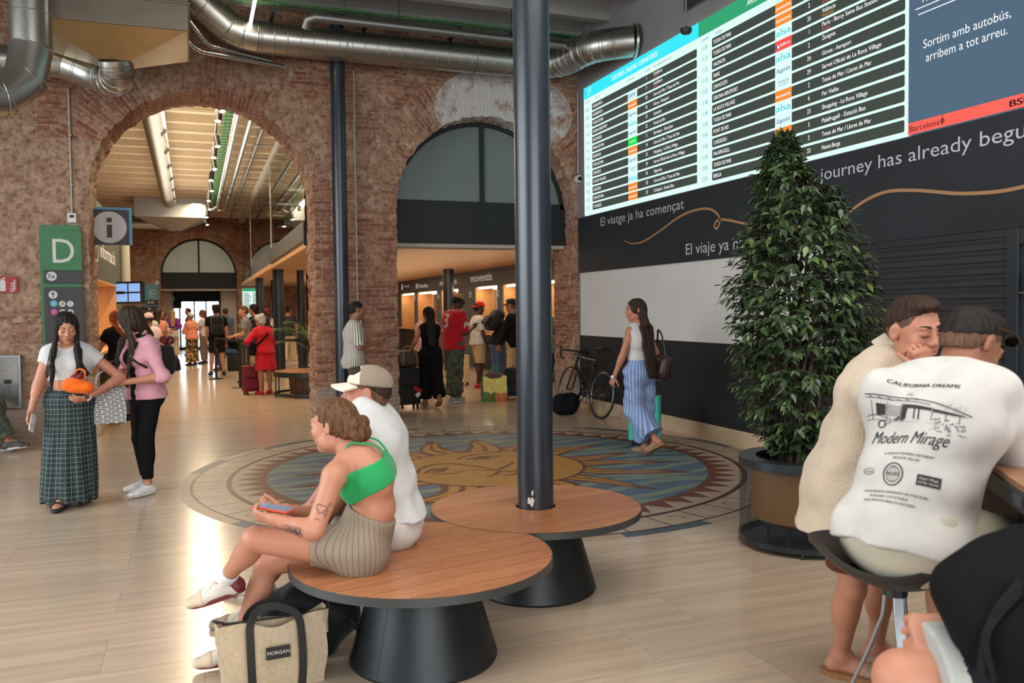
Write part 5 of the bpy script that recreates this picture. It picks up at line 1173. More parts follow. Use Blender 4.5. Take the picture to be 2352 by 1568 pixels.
def pdist(p, X, Y, Z):
 t = p['t']
 if t == 'c':
  a, ab = p['a'], p['b'] - p['a']; L2 = max(ab @ ab, 1e-12)
  px, py, pz = X - a[0], Y - a[1], Z - a[2]
  tt = (px * ab[0] + py * ab[1] + pz * ab[2]) / L2; tc = np.clip(tt, 0, 1)
  d = np.sqrt((px - tc * ab[0]) ** 2 + (py - tc * ab[1]) ** 2 + (pz - tc * ab[2]) ** 2) - (p['ra'] + (p['rb'] - p['ra']) * tc)
  L = math.sqrt(L2)
  if p['cb']: d = np.maximum(d, (tt - 1) * L)
  if p['ca']: d = np.maximum(d, -tt * L)
  return d
 if t == 'q':
  a, ab = p['a'], p['b'] - p['a']; L = np.linalg.norm(ab); z = ab / L; x = nrm(p['side'] - z * (p['side'] @ z)); y = np.cross(z, x)
  px, py, pz = X - a[0], Y - a[1], Z - a[2]
  lz = px * z[0] + py * z[1] + pz * z[2]; lx = px * x[0] + py * x[1] + pz * x[2]; ly = px * y[0] + py * y[1] + pz * y[2]
  tc = np.clip(lz / L, 0, 1); rx = p['ra'][0] + (p['rb'][0] - p['ra'][0]) * tc; ry = p['ra'][1] + (p['rb'][1] - p['ra'][1]) * tc
  rz = np.minimum(rx, ry); dz = lz - tc * L
  k0 = np.sqrt((lx / rx) ** 2 + (ly / ry) ** 2 + (dz / rz) ** 2); k1 = np.sqrt((lx / rx ** 2) ** 2 + (ly / ry ** 2) ** 2 + (dz / rz ** 2) ** 2) + 1e-6
  d = np.where(k0 < .2, -rz * (1 - k0), k0 * (k0 - 1) / k1)
  if p['cb']: d = np.maximum(d, lz - L)
  if p['ca']: d = np.maximum(d, -lz)
  return d
 c, R = p['c'], p['R']; px, py, pz = X - c[0], Y - c[1], Z - c[2]
 l = [px * R[0, i] + py * R[1, i] + pz * R[2, i] for i in range(3)]
 if t == 'e':
  r = p['r']; k0 = np.sqrt(sum((l[i] / r[i]) ** 2 for i in range(3))); k1 = np.sqrt(sum((l[i] / r[i] ** 2) ** 2 for i in range(3))) + 1e-6
  return np.where(k0 < .2, -min(r) * (1 - k0), k0 * (k0 - 1) / k1)
 q = [np.abs(l[i]) - (p['hs'][i] - p['rd']) for i in range(3)]
 return np.sqrt(sum(np.maximum(x, 0) ** 2 for x in q)) + np.minimum(np.maximum(np.maximum(q[0], q[1]), q[2]), 0) - p['rd']
def field(prims, h, clips=(), disp=None, pad=None):
 un = [pbounds(p) for p in prims if p['op'] == 'u']
 m = pad or 3 * h
 lo = np.min([a for a, b in un], 0) - m; hi = np.max([b for a, b in un], 0) + m
 n = np.ceil((hi - lo) / h).astype(int) + 1
 ax = [(lo[i] + h * np.arange(n[i])).astype(np.float32) for i in range(3)]
 F = np.full(n, .3, np.float32)
 for p in prims:
  a, b = pbounds(p); k = p['k']; e = k + 2.6 * h
  i0 = np.maximum(0, np.floor((a - e - lo) / h).astype(int)); i1 = np.minimum(n, np.ceil((b + e - lo) / h).astype(int) + 1)
  if (i1 <= i0).any(): continue
  sl = tuple(slice(i0[i], i1[i]) for i in range(3))
  d = pdist(p, ax[0][sl[0]][:, None, None], ax[1][sl[1]][None, :, None], ax[2][sl[2]][None, None, :]).astype(np.float32)
  f = F[sl]
  if p['op'] == 'u':
   hh = np.maximum(k - np.abs(f - d), 0) / k; F[sl] = np.minimum(f, d) - hh * hh * k * .25
  else:
   d = -d if p['op'] == 's' else d
   hh = np.maximum(k - np.abs(f - d), 0) / k; F[sl] = np.maximum(f, d) + hh * hh * k * .25
 X, Y, Z = ax[0][:, None, None], ax[1][None, :, None], ax[2][None, None, :]
 for pt, nn in clips:
  F = np.maximum(F, ((X - pt[0]) * nn[0] + (Y - pt[1]) * nn[1] + (Z - pt[2]) * nn[2]).astype(np.float32))
 if disp is not None:
  I = np.nonzero(np.abs(F) < .03); F[I] += disp(ax[0][I[0]], ax[1][I[1]], ax[2][I[2]]).astype(np.float32)
 return F, lo, h
_ED = [(0, 1), (2, 3), (4, 5), (6, 7), (0, 2), (1, 3), (4, 6), (5, 7), (0, 4), (1, 5), (2, 6), (3, 7)]
_CO = np.array([[i >> 2 & 1, i >> 1 & 1, i & 1] for i in range(8)])
def nets(F, lo, h):
 S = F < 0; c = np.zeros(np.array(F.shape) - 1, np.int8); nx, ny, nz = c.shape
 for o in _CO: c += S[o[0]:nx + o[0], o[1]:ny + o[1], o[2]:nz + o[2]]
 I = np.nonzero((c > 0) & (c < 8)); N = len(I[0])
 idx = np.full(c.shape, -1, np.int32); idx[I] = np.arange(N)
 vals = np.stack([F[I[0] + o[0], I[1] + o[1], I[2] + o[2]] for o in _CO], 1)
 pos = np.zeros((N, 3)); cnt = np.zeros(N)
 for a, b in _ED:
  va, vb = vals[:, a], vals[:, b]; m = (va < 0) != (vb < 0)
  t = np.where(m, va / np.where(m, va - vb, 1), 0)[:, None]
  pos += np.where(m[:, None], _CO[a] + t * (_CO[b] - _CO[a]), 0); cnt += m
 pos = (pos / cnt[:, None] + np.stack(I, 1)) * h + lo
 Q = []
 for axis in range(3):
  s0 = [slice(None)] * 3; s1 = [slice(None)] * 3; s0[axis] = slice(0, -1); s1[axis] = slice(1, None)
  A, B = S[tuple(s0)], S[tuple(s1)]; m = A != B
  b_, c_ = [(1, 2), (2, 0), (0, 1)][axis]
  E = np.stack(np.nonzero(m), 1); E = E[(E[:, b_] > 0) & (E[:, c_] > 0) & (E[:, b_] < F.shape[b_] - 1) & (E[:, c_] < F.shape[c_] - 1)]
  def ci(db, dc):
   q = E.copy(); q[:, b_] -= db; q[:, c_] -= dc; return idx[q[:, 0], q[:, 1], q[:, 2]]
  q = np.stack([ci(1, 1), ci(0, 1), ci(0, 0), ci(1, 0)], 1)
  fl = A[E[:, 0], E[:, 1], E[:, 2]]; q[~fl] = q[~fl][:, ::-1]
  Q.append(q)
 Q = np.concatenate(Q); return pos, Q[(Q >= 0).all(1)]
def npmesh(name, pos, Q, m, parent=None, label=None, mi=None):
 me = bpy.data.meshes.new(name); n, f = len(pos), len(Q)
 me.vertices.add(n); me.vertices.foreach_set('co', pos.astype(np.float32).ravel())
 me.loops.add(4 * f); me.loops.foreach_set('vertex_index', Q.astype(np.int32).ravel())
 me.polygons.add(f); me.polygons.foreach_set('loop_start', np.arange(0, 4 * f, 4, dtype=np.int32)); me.polygons.foreach_set('use_smooth', np.ones(f, bool))
 for x in (m if isinstance(m, (list, tuple)) else [m]): me.materials.append(x)
 if mi is not None: me.polygons.foreach_set('material_index', mi.astype(np.int32))
 me.update(calc_edges=True)
 o = bpy.data.objects.new(name, me); COL.objects.link(o)
 if parent is not None: o.parent = parent
 if label: o['label'] = label
 return o
def sdf(name, prims, h, m, parent=None, clips=(), disp=None, label=None):
 F, lo, h = field(prims, h, clips, disp); pos, Q = nets(F, lo, h)
 return npmesh(name, pos, Q, m, parent, label)
def folds(amp, f=30., seed=0, dirv=(0, 0, 1)):
 r = np.random.RandomState(seed); W = r.normal(0, 1, (5, 3)); W = W / np.linalg.norm(W, axis=1)[:, None]; ph = r.uniform(0, 6, 5); fr = f * r.uniform(.5, 1.4, 5)
 W = W + np.array(dirv) * .8
 def d(x, y, z):
  s = 0
  for w, p, q in zip(W, ph, fr): s = s + np.sin((x * w[0] + y * w[1] + z * w[2]) * q + p + 1.5 * np.sin((x * w[2] + y * w[0] - z * w[1]) * q * .37 + p * 2))
  return amp * s / 2.5
 return d
def strands(amp, f=220., cx=0., cy=0.):
 def d(x, y, z):
  a = np.arctan2(y - cy, x - cx); return amp * (np.sin(a * f * .1 + 3 * np.sin(z * 9)) + .7 * np.sin(a * f * .23 + z * 14) + .6 * np.sin(a * f * .05 + z * 23))
 return d
def rotM(axis, deg):
 a = nrm(axis); t = math.radians(deg); c, s_ = math.cos(t), math.sin(t); x, y, z = a
 return np.array([[c + x * x * (1 - c), x * y * (1 - c) - z * s_, x * z * (1 - c) + y * s_], [y * x * (1 - c) + z * s_, c + y * y * (1 - c), y * z * (1 - c) - x * s_], [z * x * (1 - c) - y * s_, z * y * (1 - c) + x * s_, c + z * z * (1 - c)]])
def frame(fwd, up):
 y = nrm(fwd); x = nrm(np.cross(y, up)); z = np.cross(x, y); return np.stack([x, y, z], 1)
def ik(a, t, l1, l2, hint):
 a, t = V3(a), V3(t); d = t - a; L = np.linalg.norm(d)
 if L > (l1 + l2) * .999: t = a + d / L * (l1 + l2) * .999; d = t - a; L = np.linalg.norm(d)
 u = d / L; x = (l1 * l1 - l2 * l2 + L * L) / (2 * L); r = math.sqrt(max(l1 * l1 - x * x, 0))
 hv = V3(hint); hv = hv - u * (hv @ u); return a + u * x + nrm(hv) * r, t
M_SKINS = {}
def skin(name, c):
 if name not in M_SKINS:
  m, g = newmat('skin_' + name, .48); P = g.obj(); n = g.noise(P, 9, 4); n2 = g.noise(P, 60, 3)
  c_ = lin(c); g.col(g.mix(n, tuple(x * .86 for x in c_), tuple(min(1, x * 1.1) for x in c_))); g.bump(n2, .08, .002)
  g.b.inputs['Subsurface Weight'].default_value = .08; g.b.inputs['Subsurface Radius'].default_value = (.012, .005, .003); g.b.inputs['Specular IOR Level'].default_value = .4
  M_SKINS[name] = m
 return M_SKINS[name]
SK_L, SK_M, SK_T, SK_D = skin('light', (192, 132, 106)), skin('medium', (176, 116, 90)), skin('tan', (146, 98, 74)), skin('dark', (78, 50, 38))
M_LIP = mat('lip', (168, 84, 78), .4, noise=.1); M_LIPD = mat('lip_dark', (96, 54, 48), .4); M_EYEW = mat('eye_white', (226, 222, 216), .2); M_IRIS = mat('eye_iris', (58, 40, 30), .15); M_BROW = mat('brow_hair', (44, 32, 26), .8)
def hairmat(name, c, c2=None, rough=.6):
 m, g = newmat('hair_' + name, rough); g.b.inputs['Specular IOR Level'].default_value = .18; P = g.obj(); s = g.sep(P)
 a = g.m('ARCTAN2', s[1], s[0]); n = g.noise(g.map(P, (60, 60, 5)), 2.2, 5, .65); n2 = g.noise(g.map(P, (14, 14, 1.6)), 2.0, 4)
 g.col(g.mix(g.ramp(n, [(.35, 0.), (.65, 1.)]), lin(c), lin(c2 or tuple(min(255, x * 1.5 + 6) for x in c)))); g.bump(n, .5, .006); return m
H_BLK, H_DKB, H_BRN, H_GRY, H_RED, H_BLD = hairmat('black', (20, 17, 17), (46, 40, 38)), hairmat('dark_brown', (34, 24, 20), (66, 48, 38)), hairmat('brown', (66, 44, 32), (124, 88, 60)), hairmat('grey', (150, 148, 146), (214, 212, 208)), hairmat('red', (116, 52, 24), (176, 88, 42)), hairmat('blond', (150, 112, 66), (206, 168, 112))
H_HILI = hairmat('black_highlights', (24, 20, 18), (74, 58, 44)); H_GING = hairmat('burgundy', (84, 22, 26), (130, 40, 40))

class Person:
 def __init__(s, label, x, y, face, h=1.72, sex='f', bulk=1.0, skin_=None, group=None, vox=.008, rz=None, z=0.0, **pose):
  s.h = h; s.s = h / 1.75; s.sex = sex; s.bulk = bulk; s.vox = vox; s.skin = skin_ or SK_L
  s.rz = math.radians(face) + math.atan2(-x, y) if rz is None else rz
  s.root = thing('person', label, 'person', (x, y, z), s.rz, group)
  s.loc = V3(x, y, z); s.Rz = rotM((0, 0, 1), math.degrees(s.rz))
  s.joints(pose)
 def L(s, w): return s.Rz.T @ (V3(w) - s.loc)
 def W(s, l): return s.Rz @ V3(l) + s.loc
 def joints(s, p):
  q = s.s; J = s.J = {}; f = s.sex == 'f'; s.p = p
  pel = V3(p.get('P', (0, 0, .945 * q))); J['P'] = pel
  tw = p.get('twist', 0); l1, l2 = p.get('lean', (2, 2)); sd = p.get('side', 0); py = p.get('pyaw', 0)
  Rp = rotM((0, 0, 1), py) @ rotM((0, 1, 0), sd * .5) @ rotM((1, 0, 0), -l1); Rc = rotM((0, 0, 1), py + tw) @ rotM((0, 1, 0), sd) @ rotM((1, 0, 0), -l2)
  J['Rp'], J['Rc'] = Rp, Rc
  J['W1'] = pel + Rp[:, 2] * .16 * q; J['W2'] = J['W1'] + (Rp[:, 2] * .4 + Rc[:, 2] * .6) * .17 * q
  J['N'] = J['W2'] + Rc[:, 2] * .175 * q
  sw = (.15 if f else .178) * q * p.get('shw', 1)
  for sgn, k in ((1, 'r'), (-1, 'l')):
   J['s' + k] = V3(p['s' + k]) if 's' + k in p else J['N'] - Rc[:, 2] * .075 * q + Rc[:, 0] * sgn * sw
   J['h' + k] = pel + Rp[:, 0] * sgn * .085 * q * (1.05 if f else 1) - V3(0, 0, .02) * q
   a = V3(p.get('a' + k, (sgn * .09, 0, .085 * q)))
   kn, a = ik(J['h' + k], a, .43 * q, .41 * q, V3(p.get('k' + k, (sgn * .08, 1, .0))))
   if 'K' + k in p: kn = V3(p['K' + k]); a = V3(p['a' + k])
   J['k' + k], J['a' + k] = kn, a
   w = V3(p.get('w' + k, J['s' + k] + V3(sgn * .05, .03, -.52 * q)))
   e, w = ik(J['s' + k], w, .285 * q, .25 * q, V3(p.get('e' + k, (sgn * .6, -1, -.3))))
   if 'E' + k in p: e = V3(p['E' + k]); w = V3(p['w' + k])
   J['e' + k], J['w' + k] = e, w
   J['f' + k] = nrm(V3(p.get('f' + k, (sgn * .15, 1, 0))))
  hy, hp, hr = p.get('head', (0, 0, 0))
  Rh = rotM((0, 0, 1), py + tw + hy) @ rotM((1, 0, 0), -hp) @ rotM((0, 1, 0), hr)
  J['Rh'] = Rh; nd_ = nrm(Rc[:, 2] * .6 + Rh[:, 2] * .4 + Rh[:, 1] * .12)
  J['H'] = V3(p['H']) if 'H' in p else J['N'] + nd_ * .105 * q + Rh[:, 2] * .055 * q + Rh[:, 1] * .012
  s.hs = p.get('hs', 1.0) * (.97 if f else 1.02)
 # ------------------------------------------------ the body
 def hand(s, k, pr):
  J = s.J; sgn = 1 if k == 'r' else -1; q = s.s
  d0 = nrm(J['w' + k] - J['e' + k]); hd = s.p.get('h' + k, {})
  d = nrm(V3(hd.get('d', d0 * 1.0))); n = V3(hd.get('n', J['Rc'][:, 0] * -sgn)); n = nrm(n - d * (n @ d)); sd = np.cross(d, n) * hd.get('flip', 1)
  # sd points to the thumb side
  curl = hd.get('curl', 28); w = J['w' + k]; sc = q * hd.get('sc', 1.0)
  th = hd.get('thumb', 1)
  pr += [Qc(w, w + d * .078 * sc, (.026 * sc, .019 * sc), (.037 * sc, .013 * sc), sd, .014)]
  spread = hd.get('spread', 1.0)
  for i, (o, L_) in enumerate(((.030, .070), (.0105, .078), (-.0105, .073), (-.030, .058))):
   b = w + d * (.082 - .006 * abs(i - 1.2)) * sc + sd * o * sc * spread; c = curl if not isinstance(curl, (list, tuple)) else curl[i]
   ax = np.cross(d, n); dd = d + sd * (o * 2.2 * (spread - .4)); p0 = b; r = .0086 * sc
   for j, fr in enumerate((.45, .31, .24)):
    dd = rotM(ax, c * (.75, 1.1, .8)[j]) @ nrm(dd); p1 = p0 + dd * L_ * fr * sc
    pr.append(Cc(p0, p1, r, r * .92, .005 if j else .007)); p0 = p1; r *= .93
  tb = w + d * .022 * sc + sd * .024 * sc; td = nrm(d * .62 + sd * .75 * th + n * hd.get('tn', .35))
  t1 = tb + td * .042 * sc; td2 = nrm(td + d * .5 + n * .2); t2 = t1 + td2 * .05 * sc
  pr += [Cc(tb, t1, .0135 * sc, .0105 * sc, .012), Cc(t1, t2, .0105 * sc, .0075 * sc, .006)]
 def head_prims(s, pr):
  J = s.J; c, R, z = J['H'], J['Rh'], s.hs; f = s.sex == 'f'
  T = lambda x, y, w: c + R @ (V3(x, y, w) * z)
  E = lambda x, y, w, a, b, e, k=.02, op='u', rot=None: El(T(x, y, w), V3(a, b, e) * z, R if rot is None else R @ rot, k, op)
  pr += [E(0, -.012, .035, .074, .094, .082, .03), E(0, .028, -.03, .058 if f else .060, .064, .088, .035)]
  pr += [E(0, .066, -.098, .021 if f else .025, .020, .018, .025)]
  for q in (-1, 1):
   pr += [E(q * .043, .012, -.068, .020, .034, .024, .03), E(q * .036, .066, -.022, .024, .022, .022, .022)]
   pr += [E(q * .0315, .098, .014, .019, .018, .014, .012, 's'), E(q * .0315, .082, .0105, .0165, .014, .0125, .007)]
   pr += [E(q * .026, .083, .031, .026, .011, .0075 if f else .009, .012)]
   er = rotM((0, 0, 1), q * 18) @ rotM((1, 0, 0), -12)
   pr += [E(q * .078, -.008, .002, .009, .020, .032, .008, rot=er), E(q * .086, -.001, .005, .006, .010, .018, .005, 's', er)]
  pr += [Cc(T(0, .088, .022), T(0, .104, -.018), .0085 * z, .0115 * z, .012), E(0, .107, -.024, .0115, .012, .010, .008)]
  for q in (-1, 1): pr += [E(q * .0115, .098, -.027, .0085, .010, .008, .006)]
  pr += [E(0, .083, -.055, .026, .016, .020, .014), E(0, .094, -.0505, .020, .008, .0058, .006), E(0, .0925, -.0635, .017, .0085, .0066, .006), E(0, .104, -.0568, .019, .010, .0016, .004, 's')]
  return pr
 def body_prims(s):
  J, q, bk = s.J, s.s, s.bulk; f = s.sex == 'f'; Rp, Rc = J['Rp'], J['Rc']; pr = []
  pr += s.torso(0.0)
  # neck
  nb = J['N'] - Rc[:, 2] * .035 * q; pr += [Cc(nb, J['H'] - J['Rh'][:, 2] * .055 - J['Rh'][:, 1] * .012, (.052 if f else .062) * q, (.047 if f else .056) * q, .035)]
  for k in 'rl':
   pr += [Cc(J['s' + k], J['e' + k], .046 * q * bk, .037 * q * bk, .035)]
   e, w = J['e' + k], J['w' + k]; m = e + (w - e) * .32
   pr += [Cc(e, w, .036 * q * bk, .0245 * q, .015), Cc(e + (w - e) * .12, m, .036 * q * bk, .034 * q * bk, .02)]
   h, kn, a = J['h' + k], J['k' + k], J['a' + k]
   pr += [Cc(h, kn, .086 * q * bk, .055 * q * (.5 + .5 * bk), .03), Cc(kn, a, .050 * q * (.5 + .5 * bk), .034 * q, .02)]
   back = np.cross(nrm(a - kn), nrm(np.cross(kn - h, a - kn) + J['Rp'][:, 0] * 1e-3));
   if back @ J['Rp'][:, 1] > 0 and s.p.get('P') is None: back = -back
   cm = kn + (a - kn) * .30 - s.calf(k) * .016 * q
   pr += [El(cm, (.049 * q * bk, .049 * q * bk, .11 * q), frame(nrm(np.cross(a - kn, Rp[:, 0]) + 1e-4), nrm(a - kn)), .03)]
   s.foot_prims(k, pr)
   if s.p.get('hands', True): s.hand(k, pr)
  return s.head_prims(pr)
 def calf(s, k):
  """unit vector from the calf towards the shin"""
  J = s.J; kn, a, h = J['k' + k], J['a' + k], J['h' + k]; d = nrm(a - kn); v = J['f' + k]; v = v - d * (v @ d)
  return nrm(v)
 def foot_prims(s, k, pr, grow=0.):
  J, q = s.J, s.s; a, fd = J['a' + k], J['f' + k]; up = nrm(nrm(J['k' + k] - a) * .25 + V3(0, 0, 1)); up = nrm(up - fd * (up @ fd)); sd = np.cross(fd, up)
  hl = a - up * .05 * q - fd * .03 * q; ball = a - up * .062 * q + fd * .125 * q; toe = ball + fd * .055 * q
  pr += [Cc(a, hl, .034 * q, .031 * q, .025), Qc(hl, ball, (.030 * q, .027 * q), (.041 * q, .020 * q), sd, .02), Qc(ball, toe, (.041 * q, .020 * q), (.032 * q, .014 * q), sd, .012), Cc(a - up * .01 + fd * .01, ball, .032 * q, .018 * q, .03)]
 def torso(s, g):
  """torso shape; g = looseness (0 skin)"""
  J, q, b = s.J, s.s, s.bulk * s.p.get('tb', 1); f = s.sex == 'f'; Rp, Rc = J['Rp'], J['Rc']; pr = []
  xs, ys = Rp[:, 0], Rc[:, 0]
  pw, pd = (.158, .108) if f else (.148, .105); ww, wd = (.122, .090) if f else (.138, .098); cw, cd = (.142, .100) if f else (.165, .110)
  P, W1, W2, N = J['P'], J['W1'], J['W2'], J['N']; r = lambda w, d: ((w * b * q + g), (d * b * q + g))
  pr += [Qc(P - Rp[:, 2] * .0, W1, r(pw, pd), r(ww, wd), xs, .04), Qc(W1, W2, r(ww, wd), r(cw, cd), (xs + ys) / 2, .05), Qc(W2, N - Rc[:, 2] * .07 * q, r(cw, cd), r(cw * .78, cd * .72), ys, .05)]
  pr += [El(P - Rp[:, 1] * .035 * q - Rp[:, 2] * .05 * q, V3(.15, .10, .10) * q * b + g, Rp, .05)]
  for sg, k in ((1, 'r'), (-1, 'l')):
   sh = J['s' + k]; pr += [Cc(N - Rc[:, 2] * .012 * q + Rc[:, 0] * sg * .03 * q, sh, .040 * q + g * .8, .047 * q * b + g * .8, .05)]
   pr += [El(W2 + Rc[:, 0] * sg * .085 * q - Rc[:, 1] * .045 * q + Rc[:, 2] * .02, V3(.075, .06, .12) * q * b + g, Rc, .05)]
   if f: pr += [El(W2 + Rc[:, 0] * sg * .066 * q + Rc[:, 1] * (.085 * q + .0) - Rc[:, 2] * .005 * q, V3(.062, .055, .058) * q * (.4 + .6 * b) * s.p.get('bust', 1) + g, Rc, .03)]
   else: pr += [El(W2 + Rc[:, 0] * sg * .07 * q + Rc[:, 1] * .065 * q + Rc[:, 2] * .03 * q, V3(.075, .045, .065) * q * b + g, Rc, .04)]
  if b > 1.12 or s.p.get('belly'): pr += [El(W1 + Rp[:, 1] * .05 * q, V3(.12, .09, .11) * q * b * s.p.get('belly', 1) + g, Rp, .05)]
  return pr
 def body(s, lips=True, face=True, m=None, closed=False):
  o = sdf('body', s.body_prims(), s.vox, m or s.skin, s.root)
  if face: s.face(lips, closed)
  return s
 def face(s, lips=True, closed=False):
  J = s.J; c, R, z = J['H'], J['Rh'], s.hs; f = s.sex == 'f'
  T = lambda x, y, w: Vector(c + R @ (V3(x, y, w) * z))
  dark = s.skin is SK_D
  for q in (-1, 1):
   b = MB(); b.tube([T(q * (.012 + .036 * t), .0925 - .016 * t * t + (.003 if not f else .002), .0315 + .007 * math.sin(t * 2.4)) for t in [i / 7 for i in range(8)]], [.0028 * z * (1.1 - .55 * i / 7) * (1 if f else 1.35) for i in range(8)], 6); b.build('eyebrow', M_BLACK if dark else M_BROW, s.root)
   b = MB()
   if closed: b.tube([T(q * .0315 + .0135 * (t - .5) * 2, .0965 - .006 * (t - .5) ** 2 * 4, .0035 - .003 * math.sin(PI * t)) for t in [i / 7 for i in range(8)]], .0016 * z, 6)
   else: b.tube([T(q * .0315 + .0135 * (t - .5) * 2, .0955 - .006 * (t - .5) ** 2 * 4, .012 + .005 * math.sin(PI * t)) for t in [i / 7 for i in range(8)]], .0017 * z, 6)
   b.build('eyelash', M_BLACK, s.root)
   if not closed:
    b = MB()
    for rx, rz, dy, mi in ((.0125, .0062, .0108, 0), (.0058, .0058, .0118, 1)):
     b.add([Vector(c + R @ (V3(q * .0315 + rx * math.cos(w), .0845 + dy - (.10 * rx * abs(math.cos(w))), .0105 + rz * math.sin(w)) * z)) for w in [2 * PI * i / 14 for i in range(14)]], [tuple(range(14))], mi)
    b.build('eye', [M_EYEW, M_IRIS], s.root, smooth=False)
  if lips:
   b = MB(); n = 9
   up = [T(.021 * (2 * i / n - 1), .1035 - .011 * (2 * i / n - 1) ** 2, -.0525 - .0015 * abs(2 * i / n - 1) + .0042 * (1 - abs(2 * i / n - 1)) ** .5) for i in range(n + 1)]
   mi_ = [T(.021 * (2 * i / n - 1), .1045 - .012 * (2 * i / n - 1) ** 2, -.0568) for i in range(n + 1)]
   lo = [T(.0195 * (2 * i / n - 1), .1022 - .011 * (2 * i / n - 1) ** 2, -.0575 - .0095 * (1 - (2 * i / n - 1) ** 2)) for i in range(n + 1)]
   b.add(up + mi_ + lo, [(i, i + 1, n + 2 + i, n + 1 + i) for i in range(n)] + [(n + 1 + i, n + 2 + i, 2 * n + 3 + i, 2 * n + 2 + i) for i in range(n)])
   b.build('lips', M_LIPD if dark else M_LIP, s.root)
  return s
 # ------------------------------------------------ clothing
 def top(s, m, g=.012, sleeve=.5, hem=.05, fold=.0035, name='shirt', sg=.012, neck=.0, low=None, clips=(), seed=1, label=None, armhole=False, vox=None, wide=0.0, tuck=False):
  """sleeve: 0 none, 1 to the elbow, 2 to the wrist; hem: how far below the hip centre it ends"""
  J, q = s.J, s.s; Rp, Rc = J['Rp'], J['Rc']; pr = s.torso(g)
  if not tuck and hem > -.08: f_ = s.sex == 'f'; pr.append(Qc(J['P'] - Rp[:, 2] * (hem + .05), J['P'] + Rp[:, 2] * .10, ((.158 if f_ else .148) * s.bulk * q + g + .014, (.108 if f_ else .105) * s.bulk * q + g + .018), ((.132 if f_ else .142) * s.bulk * q + g + .006, (.1) * s.bulk * q + g + .008), Rp[:, 0], .04)); pr.append(El(J['P'] - Rp[:, 1] * .035 * q - Rp[:, 2] * .05 * q, V3(.15, .10, .10) * q * s.bulk + g + .014, Rp, .05))
  if wide: pr.append(Qc(J['P'] + Rp[:, 2] * .10, J['P'] - Rp[:, 2] * (hem + .06), (.16 * s.bulk * q + g, .115 * s.bulk * q + g), (.165 * s.bulk * q + g + wide, .12 * s.bulk * q + g + wide), Rp[:, 0], .05))
  for sgn, k in ((1, 'r'), (-1, 'l')):
   if sleeve > 0:
    sh, e, w = J['s' + k], J['e' + k], J['w' + k]; t = min(1, sleeve); r0 = .050 * q * s.bulk + sg; r1 = .042 * q * s.bulk + sg * 1.15
    pr.append(Cc(sh, sh + (e - sh) * t, r0, r0 + (r1 - r0) * t, .03, cb=0 if sleeve > 1 else 1))
    if sleeve > 1: pr.append(Cc(e, e + (w - e) * (sleeve - 1), r1, .03 * q + sg * 1.1, .02, cb=1))
  cl = list(clips)
  # neckline: a slanting cut through the neck, hem: a cut across the hips
  if neck is not None:
   pr.append(El(J['N'] + Rc[:, 2] * (.035 - neck) * q + Rc[:, 1] * (.022 + neck * 1.1) * q, V3(.066 + g + neck * .4, .07 + g + neck * .5, .062) * q, Rc, .012, 's'))
  cl.append((J['P'] - Rp[:, 2] * hem, -nrm(Rp[:, 2] + Rp[:, 1] * .0)))
  return sdf(name, pr, vox or s.vox, m, s.root, cl, folds(fold, 34, seed, Rc[:, 2] * .6) if fold else None, label)
 def legs(s, m, g=.014, to=1.9, name='trousers', flare=0.0, waist=.10, fold=.004, seed=2, label=None, hips=0.012, cut=1):
  """to: 0 hip, 1 knee, 2 ankle"""
  J, q, b = s.J, s.s, s.bulk; Rp = J['Rp']; f = s.sex == 'f'; pw, pd = (.158, .108) if f else (.148, .105); ww, wd = (.130, .094) if f else (.140, .100)
  pr = [Qc(J['P'] - Rp[:, 2] * .02, J['P'] + Rp[:, 2] * waist, (pw * b * q + hips, pd * b * q + hips), (ww * b * q + hips, wd * b * q + hips), Rp[:, 0], .04, cb=1)]
  pr += [El(J['P'] - Rp[:, 1] * .035 * q - Rp[:, 2] * .05 * q, V3(.15, .10, .10) * q * b + hips, Rp, .05)]
  for k in 'rl':
   h, kn, a = J['h' + k], J['k' + k], J['a' + k]; t = min(1, to); r0 = .088 * q * b + g; r1 = .060 * q * (.5 + .5 * b) + g + flare * .5
   pr.append(Cc(h, h + (kn - h) * t, r0, r0 + (r1 - r0) * t, .035, cb=0 if to > 1 else cut))
   if to > 1: pr.append(Cc(kn, kn + (a - kn) * (to - 1), r1, .044 * q + g + flare, .02, cb=1)); pr.append(El(kn + (a - kn) * .28 - s.calf(k) * .014, (.052 * b * q + g * .9, .052 * b * q + g * .9, .11 * q), frame(nrm(np.cross(a - kn, Rp[:, 0]) + 1e-4), nrm(a - kn)), .03))
  return sdf(name, pr, s.vox, m, s.root, (), folds(fold, 36, seed) if fold else None, label)
 def skirt(s, m, length=.8, r1=.3, waist=.14, name='skirt', pleat=.012, npl=14, label=None, d=None, ry=None):
  J, q, b = s.J, s.s, s.bulk; Rp = J['Rp']; P = J['P']; d = V3(d) if d is not None else -Rp[:, 2]
  a = P + Rp[:, 2] * waist; e = P + nrm(d) * length; ry = ry or r1 * .75
  pr = [Qc(a, P, (.132 * b * q, .10 * b * q), (.168 * b * q + .012, .13 * b * q + .012), Rp[:, 0], .03, ca=1), Qc(P, e, (.168 * b * q + .012, .13 * b * q + .012), (r1, ry), Rp[:, 0], .05, cb=1)]
  def dp(x, y, z):
   w = np.clip((P[2] + .08 - z) / length, 0, 1); an = np.arctan2(y - P[1], x - P[0]); return pleat * w * (np.sin(an * npl + 1.5 * np.sin(z * 5)) + .5 * np.sin(an * npl * .43 + 2))
  return sdf(name, pr, s.vox, m, s.root, (), dp, label)
